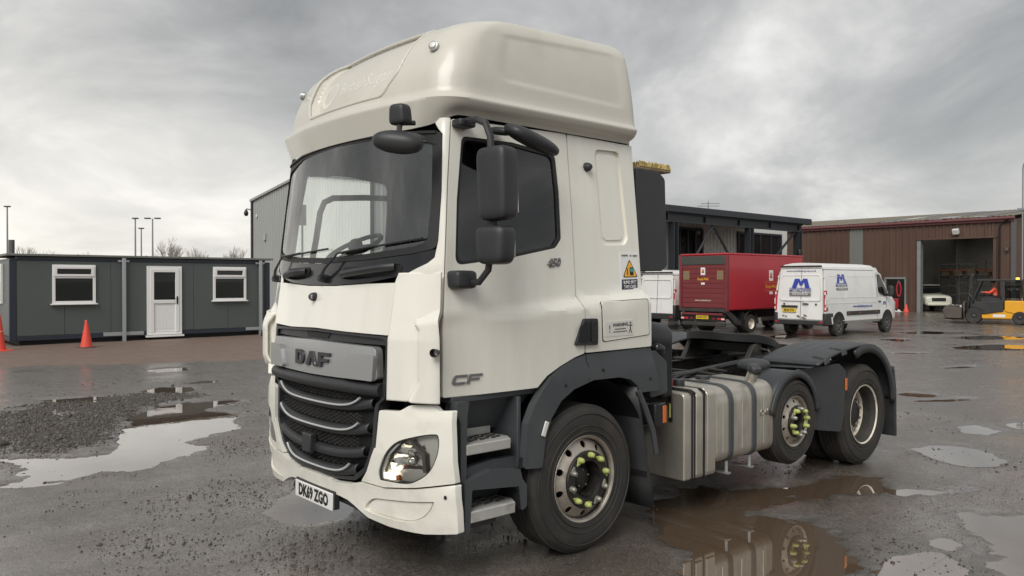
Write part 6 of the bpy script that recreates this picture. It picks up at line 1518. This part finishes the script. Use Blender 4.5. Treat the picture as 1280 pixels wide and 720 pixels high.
for s in (1,-1):
    o0 = len(V)
    V += [(s*.17,-.85,1.49,.055),(s*.23,-.68,1.30,.045),(s*.15,-.44,1.32,.034),(s*.14,-.38,1.335,.028)]; E_ += [(2,o0),(o0,o0+1),(o0+1,o0+2),(o0+2,o0+3)]
    for k, (dx, L) in enumerate(((-.03,.06),(-.01,.075),(.01,.07),(.028,.055))):
        f0 = len(V); V += [(s*.14+dx,-.345,1.35,.010),(s*.14+dx,-.325,1.32+.004*k,.009),(s*.14+dx,-.345,1.30,.008)]; E_ += [(o0+3,f0),(f0,f0+1),(f0+1,f0+2)]
    f0 = len(V); V += [(s*.10,-.375,1.36,.010),(s*.09,-.355,1.33,.009)]; E_ += [(o0+3,f0),(f0,f0+1)]
    l0 = len(V); V += [(s*.10,-.82,1.08,.085),(s*.14,-.45,1.08,.065),(s*.14,-.34,.78,.048),(s*.14,-.26,.70,.045)]; E_ += [(0,l0),(l0,l0+1),(l0+1,l0+2),(l0+2,l0+3)]
bd = skinned('body', 'skin', V, E_, pn)
J = [(0,-.86,1.06,.155,.125),(0,-.88,1.28,.155,.125),(0,-.86,1.46,.165,.12),(0,-.835,1.53,.085)]; JE = [(0,1),(1,2),(2,3)]
for s in (1,-1):
    o0 = len(J); J += [(s*.175,-.85,1.48,.072),(s*.235,-.68,1.295,.062),(s*.155,-.45,1.318,.048)]; JE += [(2,o0),(o0,o0+1),(o0+1,o0+2)]
skinned('jacket', 'hi_vis', J, JE, pn)
Tt = [(0,-.86,1.09,.14,.12)]; TE = []
for s in (1,-1):
    o0 = len(Tt); Tt += [(s*.10,-.80,1.075,.098),(s*.14,-.45,1.085,.078),(s*.14,-.34,.80,.062)]; TE += [(0,o0),(o0,o0+1),(o0+1,o0+2)]
skinned('trousers', 'trousers', Tt, TE, pn)
MB().lathe([(0,.10),(.06,.09),(.098,.03),(.102,-.005)], (0,-.79,1.76), 'z', 16).add([(-.07,-.71,1.765),(.07,-.71,1.765),(.06,-.62,1.755),(-.06,-.62,1.755)], [(0,1,2,3)]).build('cap', 'cap_dark', pn)
MB().box((0,-.695,1.685), (.025,.03,.04)).build('nose', 'skin', pn, bev=.008)
for s in (1,-1): MB().lathe([(0,-.004),(.010,-.003),(.012,.004)], (s*.032,-.70,1.715), 'y', 8).build('eye', 'letter_black', pn)
# ================================================================== the yard: wet broken asphalt with puddles
PUD = {
 'a': [(-4.89,-1.12),(-4.64,-0.72),(-4.48,-0.29),(-5.38,0.08),(-6.75,0.65),(-7.42,1.17),(-7.75,1.74),(-7.34,2.34),(-6.93,2.30),(-6.53,1.84),(-6.44,1.73),(-6.02,1.89),(-5.43,1.69),(-4.98,1.66),(-4.62,1.26),(-4.48,0.82),(-4.36,0.68),(-4.09,0.78),(-3.81,0.71),(-3.56,0.28),(-3.35,-0.06),(-3.26,-0.59),(-3.22,-0.99),(-3.35,-1.34)],
 'b': [(-7.99,-0.45),(-8.33,-0.22),(-8.11,0.15),(-7.65,0.24),(-7.37,0.05),(-7.55,-0.35)],
 'c': [(-9.23,0.05),(-9.12,0.70),(-8.74,1.14),(-8.19,0.99),(-8.37,0.42)],
 'd': [(-9.21,1.58),(-9.56,1.95),(-9.24,2.32),(-8.76,2.24),(-8.59,2.00),(-8.88,1.67)],
 'e': [(-12.51,2.55),(-12.65,3.07),(-12.56,3.41),(-11.92,3.22),(-11.98,2.70)],
 'f': [(-9.76,2.54),(-10.00,2.80),(-9.86,2.95),(-9.63,2.87)],
 'g': [(-1.16,0.16),(-1.45,0.39),(-1.65,0.72),(-1.27,0.83),(-0.82,0.75),(-0.64,0.56),(-0.69,0.31),(-0.85,0.13)],
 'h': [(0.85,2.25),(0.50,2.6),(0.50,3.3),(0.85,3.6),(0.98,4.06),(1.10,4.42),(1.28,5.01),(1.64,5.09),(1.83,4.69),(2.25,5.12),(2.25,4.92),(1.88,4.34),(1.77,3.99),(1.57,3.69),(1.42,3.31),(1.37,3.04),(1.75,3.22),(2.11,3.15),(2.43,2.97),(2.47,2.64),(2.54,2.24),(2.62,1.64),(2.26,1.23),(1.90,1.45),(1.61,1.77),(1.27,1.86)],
 'i': [(1.27,6.57),(1.34,6.90),(1.59,7.12),(1.89,6.96),(2.16,6.64),(2.13,6.29),(1.90,6.12),(1.52,6.31)],
 'j': [(1.10,8.42),(1.19,8.70),(1.51,8.48),(1.50,8.08),(1.29,7.99)],
 'k': [(1.45,8.99),(1.51,9.32),(1.80,9.40),(1.81,9.06),(1.61,8.83)],
 'l': [(2.47,4.30),(2.66,4.44),(3.07,4.98),(3.63,3.96),(3.61,2.76),(3.27,2.91),(3.05,3.30),(2.90,3.61),(2.72,3.90)],
 'm': [(2.64,3.45),(2.71,3.56),(2.82,3.52),(2.78,3.37),(2.70,3.36)],
 'n': [(2.64,2.92),(2.73,3.16),(2.90,3.08),(3.06,2.78),(3.00,2.33),(2.75,2.42)],
 'o': [(-6.82,14.50),(-7.66,16.87),(-8.00,19.13),(-6.72,18.78),(-5.85,16.29),(-5.22,14.45),(-5.78,13.81)],
 'p': [(-3.65,21.44),(-3.30,23.56),(-2.43,24.11),(-1.69,22.11),(-2.54,21.14),(-3.13,20.85)],
 'q': [(-5.34,25.84),(-4.74,27.72),(-3.49,27.95),(-3.34,26.20),(-4.34,25.05)],
 'r': [(-6.36,22.75),(-6.25,23.68),(-5.55,23.67),(-5.50,22.47)],
 's': [(-7.57,27.10),(-7.08,28.72),(-5.92,28.97),(-5.70,27.56),(-6.63,26.18)],
 'u': [(-6.23,-0.10),(-6.74,-0.84),(-6.69,-1.10),(-6.26,-0.91),(-5.98,-0.29)],
 'w': [(-9.52,21.66),(-9.38,22.73),(-8.60,22.12),(-8.46,20.61)],
}
_r = random.Random(21)
for k in range(44):
    y = _r.uniform(7.5, 30); x = -8.2+(y-7.5)*-.02+_r.uniform(0, 9.6)
    if (x < -4.6 and 19 < y < 29) or (y < 12 and x < -3.5): continue
    a, b_, q = _r.uniform(.15,.55)*(1+y/40), _r.uniform(.08,.2)*(1+y/40), R(62+_r.uniform(-22,22))
    PUD['z%d' % k] = [(x+a*math.cos(t)*math.cos(q)-b_*math.sin(t)*math.sin(q), y+a*math.cos(t)*math.sin(q)+b_*math.sin(t)*math.cos(q)) for t in [2*math.pi*i/9 for i in range(9)]]
def seg_dist(X, Y, P):
    d = np.full(X.shape, 1e9); ins = np.zeros(X.shape, bool); n = len(P)
    for i in range(n):
        x0, y0 = P[i]; x1, y1 = P[(i+1) % n]
        dx, dy = x1-x0, y1-y0; L = dx*dx+dy*dy
        t = np.clip(((X-x0)*dx+(Y-y0)*dy)/L, 0, 1)
        d = np.minimum(d, np.hypot(X-x0-t*dx, Y-y0-t*dy))
        c = ((y0 > Y) != (y1 > Y)) & (X < (x1-x0)*(Y-y0)/(y1-y0+1e-12)+x0); ins ^= c
    return np.where(ins, -d, d)
def vnoise(X, Y, sc_, seed):
    r_ = np.random.default_rng(seed); T_ = r_.random((256, 256)).astype(np.float32)
    x = X*sc_; y = Y*sc_; xi = np.floor(x).astype(int); yi = np.floor(y).astype(int); fx = x-xi; fy = y-yi
    fx = fx*fx*(3-2*fx); fy = fy*fy*(3-2*fy)
    g = lambda a, b_: T_[a % 256, b_ % 256]
    return (g(xi,yi)*(1-fx)+g(xi+1,yi)*fx)*(1-fy)+(g(xi,yi+1)*(1-fx)+g(xi+1,yi+1)*fx)*fy-.5
def axis(fine0, fine1, st, mids, far):
    a = list(np.arange(fine0, fine1, st))
    for lim, s_ in mids[1]:
        while a[-1] < lim: a.append(a[-1]+s_)
    s_ = mids[1][-1][1]
    while a[-1] < far: s_ *= 1.5; a.append(a[-1]+s_)
    b_ = [a[0]]
    for lim, s_ in mids[0]:
        while b_[-1] > lim: b_.append(b_[-1]-s_)
    s_ = mids[0][-1][1]
    while b_[-1] > -far: s_ *= 1.5; b_.append(b_[-1]-s_)
    return np.array(b_[:0:-1]+a)
gx = axis(-8.4, 3.8, .034, ([(-13,.09),(-26,.20)], [(7,.15)]), 1500)
gy = axis(-1.6, 9.4, .034, ([(-4,.12)], [(16,.08),(30,.14),(48,.35)]), 1500)
X, Y = np.meshgrid(gx, gy, indexing='ij')
H = .030*vnoise(X,Y,.45,1)+.020*vnoise(X,Y,1.3,2)+.010*vnoise(X,Y,3.7,3)+.006*vnoise(X,Y,9,4)+.004*vnoise(X,Y,19,5)
H = H*.42+.012
FM = np.zeros_like(H)
shore = .30*vnoise(X,Y,1.7,11)+.20*vnoise(X,Y,4.3,12)+.12*vnoise(X,Y,9.7,13)+.07*vnoise(X,Y,19,14)
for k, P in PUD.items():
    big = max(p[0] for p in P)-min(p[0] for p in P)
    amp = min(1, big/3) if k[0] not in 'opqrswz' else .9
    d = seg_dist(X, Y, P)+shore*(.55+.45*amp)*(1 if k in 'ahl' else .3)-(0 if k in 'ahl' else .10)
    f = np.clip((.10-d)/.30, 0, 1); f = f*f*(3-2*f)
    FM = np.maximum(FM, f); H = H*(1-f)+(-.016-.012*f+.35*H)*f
ED = 4*FM*(1-FM); H += ED*(.009*vnoise(X,Y,11,51)+.006*vnoise(X,Y,26,52))
H = np.where(FM < .04, np.maximum(H, .0), H)
# bank of loose broken stone on the left
HEAP = [(-5.07,-1.09),(-7.92,-.67),(-8.69,.06),(-8.79,1.21),(-8.75,1.95),(-7.84,1.9),(-7.34,1.03),(-6.17,.4),(-4.87,-.04),(-4.82,-.69)]
dh = seg_dist(X, Y, HEAP)+.5*shore
heap = np.clip((.15-dh)/.5, 0, 1)
wet = np.clip((.02-seg_dist(X, Y, PUD['a'])-.2*shore)/.1, 0, 1)
H += heap*(1-wet)*(.002+.014*np.abs(vnoise(X,Y,14,21))+.022*np.abs(vnoise(X,Y,26,22))-.008)*np.clip(sum(0 for _ in ())+np.min([seg_dist(X,Y,PUD[k]) for k in 'bcd'],0)/.3,0,1)
# keep the ground below the wheels level
for (wx, wy) in ((1.17,1.396),(-1.17,1.396),(1.1,5.445),(-1.1,5.445),(1.06,2.15)):
    f = np.exp(-(((X-wx)/.35)**2+((Y-wy)/.35)**2)); H = H*(1-f)-.003*f
far_ = np.clip((np.hypot(X, Y-10)-40)/20, 0, 1); H = H*(1-far_)
nX, nY = X.shape
V = np.stack([X.ravel(), Y.ravel(), H.ravel()], 1)
idx = np.arange(nX*nY).reshape(nX, nY)
Q = np.stack([idx[:-1,:-1].ravel(), idx[1:,:-1].ravel(), idx[1:,1:].ravel(), idx[:-1,1:].ravel()], 1)
me = bpy.data.meshes.new('ground'); me.vertices.add(len(V)); me.vertices.foreach_set('co', V.ravel().astype(np.float32))
me.loops.add(Q.size); me.loops.foreach_set('vertex_index', Q.ravel().astype(np.int32))
me.polygons.add(len(Q)); me.polygons.foreach_set('loop_start', np.arange(0, Q.size, 4, dtype=np.int32)); me.polygons.foreach_set('loop_total', np.full(len(Q), 4, dtype=np.int32))
me.update(); me.validate(); me.shade_smooth()
gm = bpy.data.materials.new('wet_asphalt'); gm.use_nodes = True; t_ = gm.node_tree; b_ = t_.nodes['Principled BSDF']
ob = nd(t_, 'ShaderNodeTexCoord').outputs['Object']
sp = nd(t_, 'ShaderNodeSeparateXYZ'); t_.links.new(ob, sp.inputs[0])
big = noise(t_, ob, .55, 5, .6, .4); med = noise(t_, ob, 3.1, 5, .62, .2); fine = noise(t_, ob, 60, 3, .7); tiny = noise(t_, ob, 170, 2, .7)
streak = noise(t_, mapv(t_, ob, (.5,.16,1), rot=(0,0,R(-38))), 4.0, 5, .6)
c = ramp(t_, [(.30,(.082,.069,.057)),(.50,(.134,.115,.097)),(.70,(.196,.172,.148))], med).outputs[0]
c = mixc(t_, ramp(t_, [(.38,(0,0,0)),(.62,(1,1,1))], big).outputs[0], c, (.150,.108,.074))
c = mixc(t_, ramp(t_, [(.44,(0,0,0)),(.58,(1,1,1))], fine).outputs[0], mixc(t_, .5, c, (.035,.032,.030)), mixc(t_, .30, c, (.30,.285,.265)))
mid_ = noise(t_, ob, 17, 4, .7)
c = mixc(t_, ramp(t_, [(.40,(1,1,1)),(.52,(0,0,0))], mid_).outputs[0], c, mixc(t_, .42, c, (.05,.045,.042)))
grit = ramp(t_, [(.66,(0,0,0)),(.72,(1,1,1))], tiny).outputs[0]
c = mixc(t_, mth(t_, 'MULTIPLY', grit, .55), c, (.30,.28,.255))
soak = ramp(t_, [(0,(1,1,1)),(1,(0,0,0))], mth(t_, 'MULTIPLY_ADD', sp.outputs[2], 60, .42, clamp=True)).outputs[0]
c = mixc(t_, mth(t_, 'MULTIPLY', soak, .62), c, (.030,.024,.019))
t_.links.new(c, b_.inputs['Base Color'])
# wetness: low ground and broad patches hold a film of water
low = ramp(t_, [(0,(1,1,1)),(1,(0,0,0))], mth(t_, 'MULTIPLY_ADD', sp.outputs[2], 22, .30, clamp=True)).outputs[0]
wetn = mth(t_, 'MULTIPLY_ADD', mth(t_, 'ADD', mth(t_, 'MULTIPLY', big, .55), mth(t_, 'MULTIPLY', streak, .45)), 4.2, -1.55, clamp=True)
wf = mth(t_, 'MAXIMUM', mth(t_, 'MULTIPLY', low, .8), wetn, clamp=True)
ro = mth(t_, 'MULTIPLY_ADD', mth(t_, 'SUBTRACT', 1.0, wf), .36, .15)
t_.links.new(ro, b_.inputs['Roughness']); b_.inputs['IOR'].default_value = 1.6; b_.inputs['Coat IOR'].default_value = 1.9; b_.inputs['Coat Roughness'].default_value = .12; t_.links.new(mth(t_, 'MULTIPLY', wf, .95), b_.inputs['Coat Weight'])
bn = nd(t_, 'ShaderNodeBump'); bn.inputs['Distance'].default_value = .02
t_.links.new(mth(t_, 'MULTIPLY_ADD', mth(t_, 'SUBTRACT', 1.0, wf), .65, .22), bn.inputs['Strength'])
t_.links.new(mth(t_, 'ADD', mth(t_, 'MULTIPLY', fine, .8), mth(t_, 'MULTIPLY', tiny, .35)), bn.inputs['Height']); t_.links.new(bn.outputs[0], b_.inputs['Normal'])
bc = nd(t_, 'ShaderNodeBump'); bc.inputs['Distance'].default_value = .010; bc.inputs['Strength'].default_value = .32
t_.links.new(mth(t_, 'ADD', mth(t_, 'MULTIPLY', mid_, 1.3), mth(t_, 'ADD', fine, mth(t_, 'MULTIPLY', tiny, .4))), bc.inputs['Height']); t_.links.new(bc.outputs[0], b_.inputs['Coat Normal'])
me.materials.append(gm)
go_ = bpy.data.objects.new('ground', me); C.objects.link(go_); struct(go_)
# muddy water in each hollow
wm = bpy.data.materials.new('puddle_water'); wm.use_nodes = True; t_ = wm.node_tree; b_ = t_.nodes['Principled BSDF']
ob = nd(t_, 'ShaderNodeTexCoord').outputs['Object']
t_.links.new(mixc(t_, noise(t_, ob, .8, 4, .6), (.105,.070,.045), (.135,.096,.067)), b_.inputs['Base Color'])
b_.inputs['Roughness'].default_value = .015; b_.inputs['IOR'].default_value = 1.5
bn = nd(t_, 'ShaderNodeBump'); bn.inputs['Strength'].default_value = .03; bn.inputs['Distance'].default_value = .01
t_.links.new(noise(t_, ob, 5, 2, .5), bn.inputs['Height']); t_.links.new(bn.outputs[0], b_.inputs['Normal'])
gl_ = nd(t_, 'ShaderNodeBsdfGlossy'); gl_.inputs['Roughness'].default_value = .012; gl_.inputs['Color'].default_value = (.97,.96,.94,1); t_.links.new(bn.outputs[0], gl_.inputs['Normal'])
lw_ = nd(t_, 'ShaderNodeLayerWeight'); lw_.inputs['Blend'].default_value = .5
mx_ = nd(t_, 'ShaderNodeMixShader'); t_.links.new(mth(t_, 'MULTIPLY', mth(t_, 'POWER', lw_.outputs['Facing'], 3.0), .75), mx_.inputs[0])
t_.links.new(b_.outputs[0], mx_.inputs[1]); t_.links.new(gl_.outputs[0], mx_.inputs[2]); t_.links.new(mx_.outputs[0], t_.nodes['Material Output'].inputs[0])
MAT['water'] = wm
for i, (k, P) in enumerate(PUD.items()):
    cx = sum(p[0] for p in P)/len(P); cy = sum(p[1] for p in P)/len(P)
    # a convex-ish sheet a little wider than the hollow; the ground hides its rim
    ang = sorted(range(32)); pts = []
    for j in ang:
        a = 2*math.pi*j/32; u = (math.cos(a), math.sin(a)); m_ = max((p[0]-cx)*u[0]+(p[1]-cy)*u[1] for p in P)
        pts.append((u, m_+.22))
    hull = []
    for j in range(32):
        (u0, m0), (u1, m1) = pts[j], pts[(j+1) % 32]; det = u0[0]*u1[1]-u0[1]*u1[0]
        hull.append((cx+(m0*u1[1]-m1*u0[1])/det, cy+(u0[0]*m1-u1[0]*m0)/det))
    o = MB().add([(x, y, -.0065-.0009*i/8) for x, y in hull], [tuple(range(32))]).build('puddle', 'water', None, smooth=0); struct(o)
# reddish planings strip in front of the cabin
edge = [(-15.6,-9),(-15.35,-3.2),(-15.02,.37),(-14.43,1.78),(-13.8,3.27),(-12.95,4.91),(-12.7,6.2),(-12.9,8),(-13.6,11),(-14.2,15)]
E2 = []
for (x0,y0),(x1,y1) in zip(edge, edge[1:]):
    for k in range(14): E2.append((x0+(x1-x0)*k/14+.10*random.uniform(-1,1), y0+(y1-y0)*k/14))
patch('planings_strip', E2+[(-27,15),(-27,-9)], lambda x, y: (x, y, .034+.006*math.sin(x*3.1)*math.sin(y*2.3)), 'strip_mat', None, .03, (0,0,-1), step=.45) if False else None
sm_ = mat('planings', (.165,.115,.092), .62, var=.30, vscale=5, dirt=.5, dirtcol=(.11,.085,.072), dscale=1.4, bump=.5, bscale=55)
ps = MB()
rows = []
for x, y in E2: rows.append([(x-(x+27)*f, y, .030+.006*math.sin(x*2+y*1.7+f*9)-(.028 if f == 0 else 0)) for f in (0,.02,.06,.12,.2,.3,.45,.6,.8,1)])
nn_ = len(rows[0]); ps.v = [p for r_ in rows for p in r_]; ps.f = [(i*nn_+k, i*nn_+k+1, (i+1)*nn_+k+1, (i+1)*nn_+k) for i in range(len(rows)-1) for k in range(nn_-1)]
struct(ps.build('planings_strip', 'planings', None))
# ---- loose stones: thousands of small chippings, thick on the bank and scattered over the wet ground
ico = bmesh.new(); bmesh.ops.create_icosphere(ico, subdivisions=1, radius=1); IV = np.array([v.co[:] for v in ico.verts]); IF = np.array([[v.index for v in f.verts] for f in ico.faces]); ico.free()
from bisect import bisect_left
def ground_z(x, y):
    i = np.clip(np.searchsorted(gx, x)-1, 0, nX-2); j = np.clip(np.searchsorted(gy, y)-1, 0, nY-2)
    fx = (x-gx[i])/(gx[i+1]-gx[i]); fy = (y-gy[j])/(gy[j+1]-gy[j])
    return H[i,j]*(1-fx)*(1-fy)+H[i+1,j]*fx*(1-fy)+H[i,j+1]*(1-fx)*fy+H[i+1,j+1]*fx*fy
def stones(name, x, y, r_, m):
    n = len(x); z = np.maximum(ground_z(x, y), -.012)
    A = rng.random(n)*6.283; sxyz = r_[:,None]*np.stack([rng.uniform(.7,1.35,n), rng.uniform(.6,1.1,n), rng.uniform(.45,.85,n)], 1)
    P = IV[None]*(1+rng.uniform(-.22,.22,(n,len(IV),1)))*sxyz[:,None,:]
    ca, sa = np.cos(A)[:,None], np.sin(A)[:,None]
    W_ = np.stack([P[...,0]*ca-P[...,1]*sa+x[:,None], P[...,0]*sa+P[...,1]*ca+y[:,None], P[...,2]+(z+r_*.25)[:,None]], -1).reshape(-1,3)
    F_ = (IF[None]+(np.arange(n)*len(IV))[:,None,None]).reshape(-1,3)
    me = bpy.data.meshes.new(name); me.vertices.add(len(W_)); me.vertices.foreach_set('co', W_.ravel().astype(np.float32))
    me.loops.add(F_.size); me.loops.foreach_set('vertex_index', F_.ravel().astype(np.int32)); me.polygons.add(len(F_))
    me.polygons.foreach_set('loop_start', np.arange(0, F_.size, 3, dtype=np.int32)); me.polygons.foreach_set('loop_total', np.full(len(F_), 3, dtype=np.int32))
    me.update(); me.validate(); me.materials.append(MAT[m]); o = bpy.data.objects.new(name, me); C.objects.link(o); return stuff(o)
def scatter(n, x0, x1, y0, y1, dens):
    x = rng.uniform(x0, x1, n); y = rng.uniform(y0, y1, n); k = rng.random(n) < dens(x, y); return x[k], y[k]
hd = lambda x, y: np.clip((.25-seg_dist(x, y, HEAP)-.35*vnoise(x, y, 3, 31))/.5, 0, 1)*(1-.93*np.clip((.05-seg_dist(x, y, PUD['a']))/.15, 0, 1))
x, y = scatter(46000, -9.2, -4.3, -1.5, 2.3, hd); stones('loose_gravel', x, y, np.exp(rng.normal(-4.95,.5,len(x))), 'stone_dark')
x, y = scatter(16000, -9.2, -4.3, -1.5, 2.3, hd); stones('loose_gravel', x, y, np.exp(rng.normal(-5.0,.45,len(x))), 'stone_grey')
cl_ = lambda x, y: np.clip(vnoise(x, y, 1.1, 41)*2.6+vnoise(x, y, 4, 42)*1.6+.02, 0.012, .9)*(1-.72*np.clip((.02-seg_dist(x, y, PUD['a']))/.25, 0, 1))*(1-.93*np.clip((.02-seg_dist(x, y, PUD['h']))/.12, 0, 1))*(1-.93*np.clip((.02-seg_dist(x, y, PUD['l']))/.12, 0, 1))
x, y = scatter(26000, -5.2, 3.6, -2.3, 3.2, cl_); stones('scattered_chippings', x, y, np.exp(rng.normal(-5.35,.42,len(x))), 'stone_dark')
x, y = scatter(26000, -12, 3.6, -2.3, 9.5, lambda x, y: cl_(x, y)*.55); stones('scattered_chippings', x, y, np.exp(rng.normal(-5.1,.45,len(x))), 'stone_dark')
x, y = scatter(9000, -8, 3.6, -2.3, 8, lambda x, y: cl_(x, y)*.5); stones('scattered_chippings', x, y, np.exp(rng.normal(-5.3,.35,len(x))), 'stone_grey')
x, y = scatter(60000, -7.5, 3.6, -2.3, 6.5, lambda x, y: np.clip(.35+vnoise(x, y, .9, 47)*1.6, .03, 1)*(1-.95*np.clip((.05-seg_dist(x, y, PUD['h']))/.12, 0, 1))*(1-.9*np.clip((.02-seg_dist(x, y, PUD['a']))/.2, 0, 1))); stones('fine_grit', x, y, np.exp(rng.normal(-5.85,.35,len(x))), 'stone_dark')
